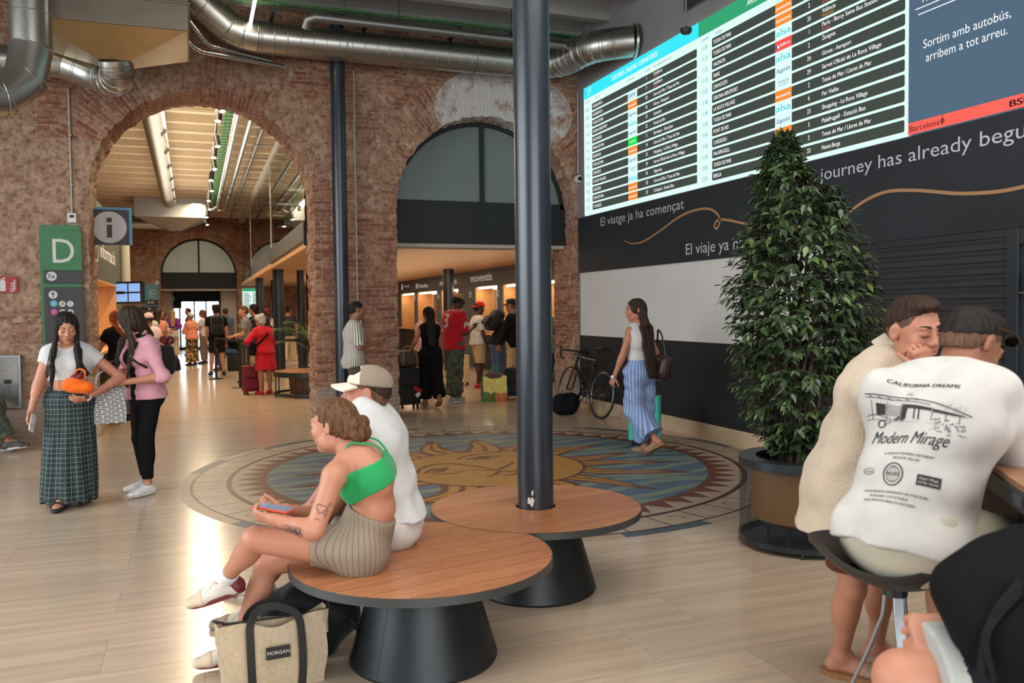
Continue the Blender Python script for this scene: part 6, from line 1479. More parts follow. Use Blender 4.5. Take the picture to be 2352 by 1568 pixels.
 def shoes(s, m, sole=None, name='shoe', high=.045, which='rl', label=None, lace=None, toe_m=None, heel_m=None):
  J, q = s.J, s.s
  for k in which:
   a, fd = J['a' + k], J['f' + k]; up = nrm(nrm(J['k' + k] - a) * .25 + V3(0, 0, 1)); up = nrm(up - fd * (up @ fd)); sd = np.cross(fd, up)
   hl = a - up * .048 * q - fd * .035 * q; ball = a - up * .056 * q + fd * .125 * q; toe = ball + fd * .062 * q - up * .002
   pr = [Cc(a + up * (high - .04), hl, .040 * q, .039 * q, .03, ca=1), Qc(hl, ball, (.038 * q, .034 * q), (.048 * q, .030 * q), sd, .025), Qc(ball, toe, (.047 * q, .029 * q), (.038 * q, .022 * q), sd, .015), Cc(a + fd * .015 * q - up * .012, ball + up * .004, .036 * q, .024 * q, .03)]
   bot = a - up * .083 * q
   o = sdf(name, pr, min(s.vox, .007), m, s.root, [(bot + up * .006, -up)], None, label)
   for pm, nm, cl in ((toe_m, 'toe_panel', [(a + fd * .118 * q, -fd)]), (heel_m, 'heel_panel', [(a - fd * .005 * q, nrm(fd - up * .5))])):
    if pm is None: continue
    p2 = [dict(x, **({'ra': x['ra'] + .002, 'rb': x['rb'] + .002} if x['t'] == 'c' else {'ra': tuple(r + .002 for r in x['ra']), 'rb': tuple(r + .002 for r in x['rb'])})) for x in pr]
    sdf(nm, p2, .006, pm, o, [(bot + up * .006, -up)] + cl)
   if sole is not None:
    b = MB(); n = 32; out = []
    for i in range(n):
     w = 2 * PI * i / n; u = math.cos(w); wd = (.044 + .010 * max(0, u)) * q; out.append((fd * (.062 + .135 * u) * q + sd * wd * math.sin(w) * (1 - .12 * abs(u) ** 3)))
    vs = [Vector(bot + p) for p in out] + [Vector(bot + p * 1.0 + up * .020) for p in out]
    b.add(vs, [tuple(reversed(range(n))), tuple(range(n, 2 * n))] + [(i, (i + 1) % n, n + (i + 1) % n, n + i) for i in range(n)]); b.build('sole', sole, o, angle=50)
   if lace is not None:
    b = MB()
    for i in range(6):
     c = a + fd * (.028 + .019 * i) * q + up * (.024 - .0112 * i) * q; b.tube([Vector(c + sd * .026 - up * .008), Vector(c + up * .004), Vector(c - sd * .026 - up * .008 + fd * .012)], .003, 6)
    b.build('lace', lace, o)
  return s
 # ------------------------------------------------ hair and headwear
 def HT(s): J = s.J; c, R, z = J['H'], J['Rh'], s.hs; return lambda x, y, w: c + R @ (V3(x, y, w) * z)
 def hair(s, m, style='short', length=.3, vox=None, part=True, label=None, back=None, vol=1.0, amp=.003):
  J = s.J; c, R, z = J['H'], J['Rh'], s.hs; T = s.HT(); vox = vox or min(s.vox, .007)
  E = lambda x, y, w, a, b, e, k=.02, op='u', rot=None: El(T(x, y, w), V3(a, b, e) * z, R if rot is None else R @ rot, k, op)
  cut = lambda pt, n_: (T(*pt), R @ nrm(V3(n_)))
  cap = [E(0, -.016, .040, .083, .101, .090, .02)]
  cl = [cut((0, .050, .062), (0, .75, -.66))]
  if style == 'short':
   pr = [E(0, -.014, .037, .0785, .0985, .0855, .02), E(0, -.055, -.005, .064, .052, .06, .03), E(0, .040, .102, .054, .052, .024, .03)]
   cl = [cut((0, .070, .062), (0, .92, -.5)), cut((0, 0, .040), (0, .55, -1))]
   fd_ = sdf('hair_fade', [E(0, -.012, .035, .0755, .0955, .0835, .03), E(0, -.05, -.012, .060, .050, .06, .03)], vox, hairmat('fade', (84, 60, 50), (120, 88, 72), .8), s.root, [cut((0, .052, .05), (0, 1, -.25)), cut((0, 0, -.022), (0, .42, -1))])
  elif style == 'buzz':
   pr = [E(0, -.013, .036, .077, .097, .085, .02), E(0, -.055, -.01, .060, .050, .06, .03)]; cl = [cut((0, .068, .068), (0, .9, -.5)), cut((0, 0, -.012), (0, .5, -1))]
  elif style == 'curly':
   pr = cap + [E(.05 * math.cos(a), -.02 + .06 * math.sin(a), .06 + .03 * math.sin(3 * a), .05, .05, .05, .02) for a in [i * .7 for i in range(9)]] + [E(0, -.06, -.02, .075, .055, .07, .03)]
  elif style in ('long', 'bun', 'pony'):
   pr = cap + [E(0, -.055, -.02, .074, .060, .085, .04)] if style == 'long' else [E(0, -.015, .038, .0805, .099, .087, .02), E(0, -.06, -.005, .066, .05, .062, .03)]
   pr += [E(q * .064, .020, .020, .018, .034, .055, .02) for q in (-1, 1)] if style == 'long' else [E(q * .064, -.004, .020, .014, .03, .04, .02) for q in (-1, 1)]
   if style == 'long':
    bk = V3(back) if back is not None else -J['Rc'][:, 1]
    n0 = T(0, -.065, -.03); e0 = J['N'] + bk * .10 * s.s - V3(0, 0, .03); e1 = e0 + bk * (.055 + .03 * s.bulk) - V3(0, 0, max(.05, length - .1))
    pr += [Qc(n0, e0, (.074 * z, .045 * z), (.082 * vol, .042), R[:, 0], .04), Qc(e0, e1, (.082 * vol, .040), (.055 * vol, .022), J['Rc'][:, 0], .03)]
    for q in s.p.get('hair_front', ()):
     a0 = T(q * .066, .0, .0); a1 = J['N'] + J['Rc'][:, 0] * q * .085 + J['Rc'][:, 1] * .095 - V3(0, 0, .03); a2 = a1 + J['Rc'][:, 1] * .075 + J['Rc'][:, 0] * q * .015 - V3(0, 0, length * .75)
     pr += [Qc(a0, a1, (.02, .035), (.020, .03), R[:, 0], .03), Qc(a1, a2, (.022, .026), (.012, .012), R[:, 0], .02)]
   elif style == 'bun': pr += [E(0, -.112, -.015, .052, .045, .05, .01), E(.025, -.13, -.035, .034, .03, .034, .008), E(-.03, -.122, .012, .034, .03, .034, .008), E(.03, -.122, .014, .028, .028, .03, .008), E(-.028, -.13, -.035, .03, .028, .032, .008)]
   else: pr += [E(0, -.105, .01, .03, .03, .03, .02), Cc(T(0, -.11, .0), T(0, -.135, -length), .032, .016, .02)]
   cl = [cut((0, .048, .058), (0, .80, -.62))] if style == 'long' else [cut((0, .055, .066), (0, .8, -.6)), cut((0, 0, -.035), (0, .25, -1))]
   F_clip = s.p.get('hairclip', None)
   if style == 'long': cl = None
  else: pr = cap
  if cl is None:
   # hairline: carve the face out of the mass
   pr += [E(0, .092, -.026, .061, .062, .100, .010, 's'), Cc(T(0, .11, .10), T(0, -.02, .142), .006, .003, .008, op='s')]
   cl = []
  d = strands(amp, 160, c[0], c[1]) if style != 'curly' else folds(.007, 150, 3)
  return sdf('hair', pr, vox, m, s.root, cl, d, label)
 def cap(s, m, brim=None, yaw=0, name='cap', mesh=None, label=None):
  J = s.J; c, R, z = J['H'], J['Rh'] @ rotM((0, 0, 1), yaw), s.hs; T = lambda x, y, w: c + R @ (V3(x, y, w) * z)
  o = sdf(name, [El(T(0, -.014, .052), V3(.087, .106, .086) * z, R, .02)], min(s.vox, .006), [m, mesh] if mesh else m, s.root, [(T(0, 0, .045), R @ nrm(V3(0, .08, -1)))], None, label)
  if mesh:
   me = o.data; n_ = len(me.polygons); ce = np.empty(n_ * 3); me.polygons.foreach_get('center', ce); ce = (ce.reshape(-1, 3) - c) @ R
   me.polygons.foreach_set('material_index', (ce[:, 1] < .030).astype(np.int32))
  b = MB(); n = 18; vs = []
  for lay in (0, 1):
   for i in range(n + 1):
    a = -1 + 2 * i / n
    for rr in (0, 1):
     y = .082 * math.sqrt(max(0, 1 - .80 * a * a)) if rr == 0 else .082 + .082 * math.sqrt(max(0, 1 - a * a * .96)); w = .052 - .014 * rr - .012 * a * a * (1 + rr * .6) - .006 * lay
     vs.append(Vector(T(a * (.082 if rr == 0 else .078), y, w)))
  k = 2 * (n + 1); fs_ = []
  for i in range(n):
   fs_ += [(2 * i, 2 * i + 1, 2 * i + 3, 2 * i + 2), (k + 2 * i + 2, k + 2 * i + 3, k + 2 * i + 1, k + 2 * i), (2 * i + 1, k + 2 * i + 1, k + 2 * i + 3, 2 * i + 3)]
  b.add(vs, fs_); b.build('brim', brim or m, o, angle=60)
  return o
 def strap(s, m, pts, w=.03, name='strap', th=.004):
  """a flat strap through local points, facing outwards from the chest axis"""
  b = MB(); P = [V3(p) for p in pts]; n = len(P); vs = []; ax = s.J['W2']
  for i in range(n):
   t = nrm(P[min(i + 1, n - 1)] - P[max(i - 1, 0)]); o = P[i] - ax; o = nrm(o - t * (o @ t)); sd = np.cross(t, o) * w / 2
   vs += [P[i] - sd, P[i] + sd, P[i] + sd + o * th, P[i] - sd + o * th]
  b.add(vs, [(4 * i + q, 4 * i + 4 + q, 4 * i + 4 + (q + 1) % 4, 4 * i + (q + 1) % 4) for i in range(n - 1) for q in range(4)] + [(3, 2, 1, 0), tuple(4 * n - 4 + q for q in range(4))])
  return b.build(name, m, s.root, angle=40)
# ================================================================ things people carry
def at(u, v, d):
 M = cam_ob.matrix_world; p = M @ Vector(((u - 1176) / F_PX * d, -(v - 784) / F_PX * d, -d)); return V3(p)
def place(name, label, cat, pos, fwd, up=(0, 0, 1), group=None):
 """an Empty whose local y is fwd and z is up"""
 o = bpy.data.objects.new(name, None); COL.objects.link(o); o.empty_display_size = .1
 R = frame(fwd, up); m = Matrix([list(R[i]) + [float(pos[i])] for i in range(3)] + [[0, 0, 0, 1]]); o.matrix_world = m
 return setp(o, label, cat, group)
def cloth(name, c, **k):
 k = {**dict(spec=.15, rough=.85, noise=.07, nscale=14, bump=.12, bscale=220, sheen=.15), **k}; return mat(name, c, **k)
def stripes(name, c1, c2, freq, axis='ang', duty=.5, rough=.85, cy=0.0, thin=False):
 m, g = newmat(name, rough); s = g.sep(g.obj())
 if axis == 'ang': v = g.m('MULTIPLY', g.m('ARCTAN2', s[1], s[0]), .17)
 elif axis == 'x': v = s[0]
 elif axis == 'z': v = s[2]
 elif axis == 'y': v = s[1]
 f = g.m('FRACT', g.m('MULTIPLY', v, freq)); n = g.noise(g.obj(), 14, 3)
 c = g.mix(g.m('LESS_THAN', f, duty), lin(c2), lin(c1)); c = g.mix(g.m('MULTIPLY', n, .25), c, tuple(x * .7 for x in lin(c1))); g.col(c); return m
def phone(label, pos, fwd, up, c=(24, 24, 26), lit=False, case=None, sc=1.0):
 o = place('phone', label, 'phone', pos, fwd, up)
 MB().prism(rrect(-.036 * sc, .036 * sc, -.075 * sc, .075 * sc, .009), -.005, .004).build('case', mat('phone_case_%d' % sum(c), c, .4), o, bevel=.0015)
 MB().prism(rrect(-.033 * sc, .033 * sc, -.072 * sc, .072 * sc, .007), .004, .0052).build('screen', mat('phone_screen_lit', (96, 110, 130), .1, emit=(120, 140, 170), es=.5) if lit else mat('phone_screen', (14, 15, 18), .08), o, smooth=False)
 return o
def backpack(label, pos, fwd, up=(0, 0, 1), w=.30, d=.16, h=.44, c=(26, 27, 30), strap=True, group=None, name='backpack', vox=.008, lump=.006):
 """local +y points to the wearer's back"""
 o = place(name, label, 'backpack', pos, fwd, up, group); m = cloth('pack_%d_%d_%d' % c, c, rough=.7)
 sdf('bag_body', [Bx((0, 0, 0), (w / 2, d / 2, h / 2), None, d * .42, .02), Bx((0, -d * .35, h * .12), (w * .44, d * .35, h * .34), None, d * .3, .03)], vox, m, o, (), folds(lump, 22, 3))
 sdf('front_pocket', [Bx((0, -d * .72, -h * .22), (w * .38, d * .22, h * .22), None, d * .18, .02)], vox, m, o, (), folds(lump * .6, 22, 5))
 MB().tube([(-.03, d * .3, h / 2 - .01), (-.025, d * .3, h / 2 + .04), (.025, d * .3, h / 2 + .04), (.03, d * .3, h / 2 - .01)], .007, 8).build('grab_handle', m, o)
 z = MB(); z.tube([(w * .42 * math.cos(a), -d * .5 - .015 * math.sin(a), h * .12 + h * .34 * math.sin(a)) for a in [PI * k / 16 for k in range(17)]], .0035, 6); z.build('zip', mat('zip_grey', (60, 60, 62), .4, metal=.5), o)
 if strap:
  for q in (-1, 1):
   b = MB(); b.tube([(q * w * .28, d * .45, h * .45), (q * w * .34, d * .45 + .10, h * .52), (q * w * .36, d * .45 + .24, h * .30), (q * w * .42, d * .45 + .22, h * .02), (q * w * .48, d * .45 + .06, -h * .28), (q * w * .36, d * .4, -h * .40)], .013, 8); b.build('shoulder_strap', m, o)
 return o
def suitcase(label, x, y, rz, w, d, h, c, hard=True, handle=.4, group=None, z=0.0):
 o = thing('suitcase', label, 'suitcase', (x, y, z), rz, group); m = mat('case_%d_%d_%d' % c, c, .35 if hard else .8, noise=.08, nscale=9, bump=0 if hard else .2, bscale=200)
 b = MB(); pts = rrect(-w / 2, w / 2, -d / 2, d / 2, .05, 6); b.prism(pts, .06, .06 + h)
 if hard:
  k = 0; xx = -w / 2 + .06
  while xx < w / 2 - .05:
   b.box(xx, xx + .014, -d / 2 - .006, d / 2 + .006, .10, h + .02); xx += .045
 else:
  b.prism(rrect(-w * .42, w * .42, -d / 2 - .035, -d / 2 + .01, .015), .12, .12 + h * .36); b.prism(rrect(-w * .42, w * .42, -d / 2 - .025, -d / 2 + .01, .012), .14 + h * .40, h * .94)
 b.build('shell', m, o, bevel=.015)
 b = MB(); zz = MB(); zz.tube([(px * 1.004, 0.0 if False else py * 1.004, .06 + h * .5) for px, py in pts], .004, 6, closed=True)
 if not hard: zz.build('zip', M_BLACK, o)
 for q in (-1, 1):
  for r in (-1, 1):
   c_ = Vector((q * (w / 2 - .05), r * (d / 2 - .045), .028)); b = MB(); b.cyl(c_ + Vector((-.012, 0, 0)), c_ + Vector((.012, 0, 0)), .028, n=18); b.cyl(c_ + Vector((0, 0, .01)), c_ + Vector((0, 0, .04)), .012, n=8); b.build('wheel', M_RUBBER, o)
 b = MB(); b.tube([(-.05, 0, .06 + h - .004), (-.045, 0, .09 + h), (.045, 0, .09 + h), (.05, 0, .06 + h - .004)], .009, 8); b.build('carry_handle', M_BLACK, o)
 if handle:
  b = MB()
  for q in (-1, 1): b.cyl((q * w * .22, d * .36, .05 + h), (q * w * .22, d * .36, .06 + h + handle), .007, n=8)
  b.build('handle_rod', M_ALU, o); b = MB(); b.tube([(-w * .27, d * .36, .06 + h + handle), (w * .27, d * .36, .06 + h + handle)], .013, 10); b.build('handle_grip', M_BLACK, o)
 return o
def tote(name, label, pos, rz, w, d, h, m, mh, flare=1.12, up=None, fold=.006, group=None, handle=.22, sag=.0):
 o = thing(name, label, 'bag', pos, rz, group); N = 16; rows = []; rnd = random.Random(int(w * 1000))
 for k in range(9):
  t = k / 8; ww = w / 2 * (1 + (flare - 1) * t); dd = d / 2 * (1 - .55 * t ** 1.5); row = []
  for x0, x1, y0, y1 in ((-1, 1, -1, -1), (1, 1, -1, 1), (1, -1, 1, 1), (-1, -1, 1, -1)):
   for i in range(N):
    s_ = i / N; x, y = x0 + (x1 - x0) * s_, y0 + (y1 - y0) * s_
    bulge = 1 + .16 * math.sin(PI * t) * (1 - abs(x) ** 2) if abs(y) > .99 else 1
    row.append((x * ww + fold * math.sin(9 * t + 5 * y + x * 3), y * dd * bulge + fold * math.sin(x * 7 + t * 5), h * t - sag * math.sin(PI * (x + 1) / 2) * t ** 3 + .012 * t * math.sin(x * 5 + y * 2)))
  rows.append(row)
 b = MB(); n = len(rows[0]); b.add([p for r in rows for p in r], [(k * n + i, k * n + (i + 1) % n, (k + 1) * n + (i + 1) % n, (k + 1) * n + i) for k in range(8) for i in range(n)] + [tuple(reversed(range(n)))])
 # inner lining sinks below the rim
 b.add([(p[0] * .985, p[1] * .9, p[2] - (.10 if q else 0)) for q in (0, 1) for p in rows[-1]], [(i, n + i, n + (i + 1) % n, (i + 1) % n) for i in range(n)] + [tuple(n + i for i in range(n))])
 b.build('bag_body', m, o, angle=60)
 return o

# ---------------------------------------------------------------- materials of clothes
C_WHITE = cloth('white_cotton', (198, 197, 196)); C_OFFW = cloth('off_white_tee', (200, 197, 191)); C_GREENT = cloth('green_jersey_top', (44, 158, 92)); C_BLACK = cloth('black_cloth', (17, 17, 20), sheen=0); C_BLACK2 = cloth('faded_black_cloth', (28, 29, 32), sheen=0)
C_PINK = cloth('pink_shirt_cloth', (216, 156, 168)); C_CREAM = cloth('cream_knit', (200, 182, 160), bump=.5, bscale=120); C_BROWN = cloth('rust_brown_cloth', (92, 50, 38)); C_KHAKI = cloth('khaki_cloth', (186, 158, 118)); C_BEIGE = cloth('beige_cloth', (206, 192, 166))
C_RED = cloth('red_cloth', (190, 30, 44)); C_JEANS = cloth('blue_denim', (72, 92, 124), bump=.2); C_GREY = cloth('grey_cloth', (128, 128, 126)); C_PURPLE = cloth('purple_knit', (128, 56, 146)); C_PEACH = cloth('peach_knit', (224, 142, 112)); C_NAVY = cloth('navy_cloth', (32, 38, 56)); C_BLUE = cloth('dusty_blue_cloth', (74, 92, 118)); C_OLIVE = cloth('olive_green_cloth', (104, 122, 92)); C_LIME = cloth('lime_cloth', (128, 152, 44)); C_TAUPE = cloth('taupe_jeans', (112, 104, 92)); C_CHAR = cloth('charcoal_cloth', (58, 56, 54)); C_STONE = cloth('stone_shorts', (188, 180, 160)); C_PALEPINK = cloth('pale_pink_cloth', (224, 196, 200))
S_WHITE = mat('white_trainer', (226, 226, 226), .55, noise=.04, bump=.1, bscale=120); S_SOLEW = mat('white_sole', (210, 208, 202), .6, noise=.05); S_BLACKS = mat('black_trainer', (26, 26, 28), .55, noise=.1); S_TAUPE = mat('taupe_suede', (150, 128, 106), .85, noise=.1, nscale=30); S_CORK = mat('cork_sole', (150, 106, 66), .85, noise=.3, nscale=90); S_REDS = mat('red_shoe', (186, 28, 34), .5, noise=.05); S_NB = mat('beige_trainer', (206, 186, 160), .7, noise=.08, nscale=20); S_BURG = mat('burgundy_sole', (116, 40, 44), .55, noise=.05)
def plaid():
 m, g = newmat('green_plaid', .85); s = g.sep(g.obj()); a = g.m('MULTIPLY', g.m('ARCTAN2', s[1], s[0]), .22)
 def st(v, f, d, o=0.): return g.m('LESS_THAN', g.m('FRACT', g.m('ADD', g.m('MULTIPLY', v, f), o)), d)
 b1 = g.m('ADD', st(a, 13, .5), st(s[2], 13, .5)); c = g.mix(g.m('MULTIPLY', b1, .5), lin((24, 26, 36)), lin((36, 56, 50)))
 w = g.m('MAXIMUM', g.m('MAXIMUM', st(a, 13, .06, .22), st(a, 13, .06, .72)), g.m('MAXIMUM', st(s[2], 13, .06, .22), st(s[2], 13, .06, .72))); c = g.mix(g.m('MULTIPLY', w, .55), c, lin((128, 146, 142))); g.col(c); return m
def camo():
 m, g = newmat('faded_camo', .9); n = g.noise(g.obj(), 11, 4, .6); g.col(g.ramp(n, [(.34, lin((40, 46, 40))), (.48, lin((62, 72, 60))), (.56, lin((92, 98, 80))), (.68, lin((48, 54, 48)))])); return m
def leopard():
 m, g = newmat('ochre_print', .9); n = g.noise(g.obj(), 13, 3, .5); g.col(g.ramp(n, [(.40, lin((196, 164, 104))), (.47, lin((186, 150, 90))), (.49, lin((30, 26, 22))), (.62, lin((36, 30, 24))), (.64, lin((180, 146, 92)))])); return m
C_PLAID, C_CAMO, C_LEO = plaid(), camo(), leopard()
C_STRM = stripes('dark_striped_shirt', (222, 214, 200), (62, 58, 54), 46, 'ang', .62); C_BLUESTR = stripes('blue_linen_stripes', (112, 138, 186), (188, 200, 220), 30, 'ang', .74); C_BRET = stripes('blue_white_stripes', (214, 218, 222), (66, 110, 160), 22, 'z', .55); C_PIN = stripes('pinstriped_shorts', (148, 132, 114), (104, 92, 80), 44, 'ang', .86); C_KIM = cloth('pink_printed_kimono', (206, 160, 146), noise=.4, nscale=30)

# ================================================================ THE COUPLE ON THE BENCH
def loc_of(u, v, d, face):
 p = at(u, v, d); rz = math.radians(face) + math.atan2(-p[0], p[1]); R = rotM((0, 0, 1), math.degrees(rz)); base = V3(p[0], p[1], 0)
 return p, rz, lambda *q: R.T @ (at(*q) - base)
p, rz, Q = loc_of(828, 1238, 3.62, 84)
w = Person('person in green strappy top and striped shorts sitting on the bench with legs crossed', p[0], p[1], 0, 1.57, 'f', 1.14, SK_L, vox=.006, rz=rz,
 P=(0, 0, .578), lean=(-24, 28), head=(-24, 2, 0), H=Q(768, 978, 3.60), pyaw=0, shw=1.05, bust=.9, tb=.88,
 sl=Q(768, 1092, 3.45), El=Q(722, 1218, 3.38), wl=Q(628, 1192, 3.40), sr=Q(842, 1062, 3.74), Er=Q(742, 1188, 3.80), wr=Q(655, 1168, 3.58),
 Kl=Q(585, 1238, 3.50), al=Q(518, 1330, 3.66), fl=(-.10, 1, -.28), Kr=Q(612, 1296, 3.74), ar=Q(545, 1478, 3.72), fr=(-.3, 1, -.04), hip=1,
 hl=dict(d=(.35, .9, .1), n=(.75, -.1, .55), curl=42), hr=dict(d=(-.35, .9, .05), n=(-.15, -.15, 1), curl=48, thumb=.5, tn=.6))
w.body(face=False); J = w.J
# cropped top: a band round the chest and thin straps
Rc = J['Rc']
def green_top():
 pr = w.torso(.011); c = J['W2']; up = nrm(Rc[:, 2])
 return sdf('crop_top', pr, .006, C_GREENT, w.root, [(c + up * .062 - Rc[:, 1] * .0, nrm(up * 1 - Rc[:, 1] * .10)), (c - up * .055, -up)], folds(.0015, 40, 3))
green_top()
c = J['W2']; r_ = .118
for sg in (-1, 1):
 pts = [c + Rc[:, 0] * sg * .055 - Rc[:, 1] * .112 + Rc[:, 2] * .045, c + Rc[:, 0] * sg * .068 - Rc[:, 1] * .098 + Rc[:, 2] * .11, J['N'] + Rc[:, 0] * sg * .083 - Rc[:, 1] * .055 - Rc[:, 2] * .012, J['N'] + Rc[:, 0] * sg * .086 - Rc[:, 1] * .01 + Rc[:, 2] * .012, J['N'] + Rc[:, 0] * sg * .085 + Rc[:, 1] * .045 - Rc[:, 2] * .03, c + Rc[:, 0] * sg * .07 + Rc[:, 1] * .12 + Rc[:, 2] * .05]
 b = MB(); b.tube(crspline([tuple(q) for q in pts], 5), .0045, 6); b.build('shoulder_strap', C_GREENT, w.root)
w.legs(C_PIN, g=.012, to=.44, name='shorts', waist=.13, hips=.016, fold=.005)
w.hair(H_BRN, 'bun', label=None)
MB_ear = MB(); T = w.HT(); MB_ear.tube([Vector(T(-.088, 0, -.02)), Vector(T(-.089, 0, -.024))], .003, 6); MB_ear.build('earring', M_ALU, w.root)
w.shoes(mat('cream_leather', (216, 206, 190), .6, noise=.04), S_BURG, 'trainer', lace=S_WHITE, toe_m=S_NB, heel_m=S_BURG)
for k in 'rl':
 a, kn = J['a' + k], J['k' + k]; u_ = nrm(kn - a); sdf('sock', [Cc(a - u_ * .02, a + u_ * .055, .043, .040, .01, cb=1)], .005, S_WHITE, w.root, (), lambda x, y, z: .0012 * np.sin(z * 420))
# inked drawings on her arm
M_INK = mat('tattoo_ink', (74, 62, 66), .6)
def ink(pts3, parent, r=.0011):
 b = MB()
 for pl_ in pts3: b.tube([Vector(q) for q in pl_], r, 5)
 return b.build('tattoo', M_INK, parent)
def on_limb(a, b_, t, ang, rad, ref, dx, dy):
 d = nrm(b_ - a); o = nrm(ref - d * (ref @ d)); s_ = np.cross(d, o); an = ang + dx / rad
 return a + d * (t * np.linalg.norm(b_ - a) + dy) + (o * math.cos(an) + s_ * math.sin(an)) * rad
ref = V3(-1, -.1, 0)
def arm_ink(a, b_, t, rad, shape, ang=0):
 return [[on_limb(a, b_, t, ang, rad, ref, x, y) for x, y in ln] for ln in shape]
heart = [[(.022 * math.sin(q) ** 3, -.018 * (math.cos(q) - .35 * math.cos(2 * q) - .1 * math.cos(3 * q))) for q in [2 * PI * i / 24 for i in range(25)]], [(-.028, .03), (-.022, .0), (-.025, -.02)], [(-.035, .012), (-.022, .02)], [(-.036, -.004), (-.023, .006)], [(-.012, .006), (-.018, .018)], [(-.03 + .006 * math.cos(q), -.026 + .006 * math.sin(q)) for q in [PI * i / 5 for i in range(11)]], [(-.012, .045), (-.006, .042), (0, .045), (.006, .042), (.012, .045)]]
ink(arm_ink(J['sl'], J['el'], .62, .0435, heart, .15), w.root)
leafs = [[(x * .3 + .010 * math.cos(q) * (1 if i % 2 else .7), y + .012 * math.sin(q)) for q in [2 * PI * k / 10 for k in range(11)]] for i, (x, y) in enumerate([(-.03, -.03), (.03, -.02), (-.03, -.008), (.03, .004), (-.02, .018), (.02, .03), (0, 0), (0, -.02), (0, .02)])]
ink(arm_ink(J['el'], J['wl'], .42, .0405, leafs, -.35), w.root, .0012)
wP, wJ = w, J
mid = w.W(J['wr'] + V3(-.02, .085, .035)); ph = phone('phone in an orange case held by the person in the green top', at(628, 1166, 3.47), w.Rz @ V3(.35, .95, .10), w.Rz @ V3(.0, -.12, 1), (214, 84, 50), lit=True, sc=1.1)

p, rz, Q = loc_of(893, 1212, 3.98, 80)
m_ = Person('person in white jersey and beige mesh cap sitting on the bench behind the green top', p[0], p[1], 0, 1.84, 'm', 1.06, SK_M, vox=.007, rz=rz,
 P=(0, 0, .60), lean=(4, 22), head=(8, -4, 0), H=Q(842, 905, 3.99), sl=Q(872, 1028, 3.84), wl=Q(690, 1175, 3.95), wr=Q(700, 1180, 4.2),
 Kl=Q(640, 1240, 4.02), al=Q(585, 1400, 4.18), fl=(-.15, 1, -.02), Kr=Q(660, 1235, 4.3), ar=Q(600, 1335, 4.62), fr=(.1, 1, 0), hl=dict(curl=40), hr=dict(curl=40))
m_.body(); J = m_.J
m_.top(C_WHITE, g=.014, sleeve=.75, hem=.02, fold=.006, name='jersey', neck=.01, label='white jersey with blue collar')
Rc = J['Rc']; b = MB(); b.tube([Vector(J['N'] + Rc[:, 2] * .005 + (Rc[:, 0] * math.cos(q) * .070 + Rc[:, 1] * (math.sin(q) * .072 + .008)) - Rc[:, 2] * (.022 * math.sin(q))) for q in [2 * PI * i / 28 for i in range(28)]], .012, 8, closed=True); b.build('collar', mat('sky_blue_trim', (52, 150, 206), .7), m_.root)
m_.legs(cloth('white_mesh_shorts', (206, 200, 192)), g=.02, to=.9, name='shorts', flare=.02)
m_.hair(H_DKB, 'short', amp=.0012); m_.cap(cloth('cream_cap', (222, 208, 186)), yaw=0, mesh=cloth('taupe_cap_mesh', (158, 140, 120), bump=.6, bscale=500))
T = m_.HT(); sdf('beard', [El(T(0, .062, -.088), V3(.034, .034, .030) * 1.02, J['Rh'], .02)] + [El(T(q * .045, .022, -.070), V3(.020, .042, .030), J['Rh'], .02) for q in (-1, 1)], .005, mat('short_beard', (70, 48, 38), .9, noise=.4, nscale=300), m_.root)
m_.shoes(mat('grey_trainer', (176, 166, 150), .7, noise=.2, nscale=60), S_SOLEW, 'trainer', lace=S_WHITE, toe_m=mat('mesh_toe', (140, 124, 106), .9, noise=.3, nscale=90))
for k in 'rl':
 a, kn = J['a' + k], J['k' + k]; u_ = nrm(kn - a); sdf('sock', [Cc(a - u_ * .02, a + u_ * .05, .046, .043, .01, cb=1)], .006, S_WHITE, m_.root)
# canvas tote and black rucksack on the floor before them
M_CANV = mat('beige_canvas', (186, 166, 138), .9, noise=.10, nscale=60, bump=.3, bscale=300)
M_WEB = mat('black_webbing', (34, 32, 30), .8, noise=.2, nscale=200)
g0 = at(628, 1546, 3.56); tb_ = tote('canvas_tote', 'beige canvas tote bag with black handles on the floor before the bench', (g0[0], g0[1], 0), math.radians(4), .40, .17, .285, M_CANV, M_WEB, 1.12, sag=.03)
for yy in (-1, 1):
 b = MB(); pts = [(-.095, yy * .094, .0), (-.10, yy * .105, .10), (-.10, yy * .088, .20), (-.095, yy * .050, .272), (-.06, yy * .036 + (.02 if yy < 0 else 0), .315), (0, yy * .03, .33), (.06, yy * .036, .31), (.10, yy * .05, .272), (.105, yy * .088, .20), (.105, yy * .105, .10), (.10, yy * .094, .0)]
 sp = crspline(pts, 4); n = len(sp); vs = []
 for i in range(n):
  t = Vector(sp[min(i + 1, n - 1)]) - Vector(sp[max(i - 1, 0)]); t.normalize(); o_ = Vector((0, yy, .15)); o_ = (o_ - t * o_.dot(t)).normalized(); sd = t.cross(o_) * .016; q = Vector(sp[i]); vs += [q - sd, q + sd, q + sd + o_ * .004, q - sd + o_ * .004]
 b.add(vs, [(4 * i + q, 4 * i + 4 + q, 4 * i + 4 + (q + 1) % 4, 4 * i + (q + 1) % 4) for i in range(n - 1) for q in range(4)]); b.build('handle', M_WEB, tb_, angle=50)
b = MB(); Tt2 = lambda u, v, w: (u, -.1045 - w + .0, v); b.box(-.042, .055, -.1045, -.098, .135, .185); b.build('label_patch', M_BLACK, tb_, smooth=False)
b = MB(); b.text('MORGAN', .020, .006, .155, .0015, Tt2, align='CENTER', xs=1.05); b.build('label_lettering', M_SGNW, tb_, smooth=False)
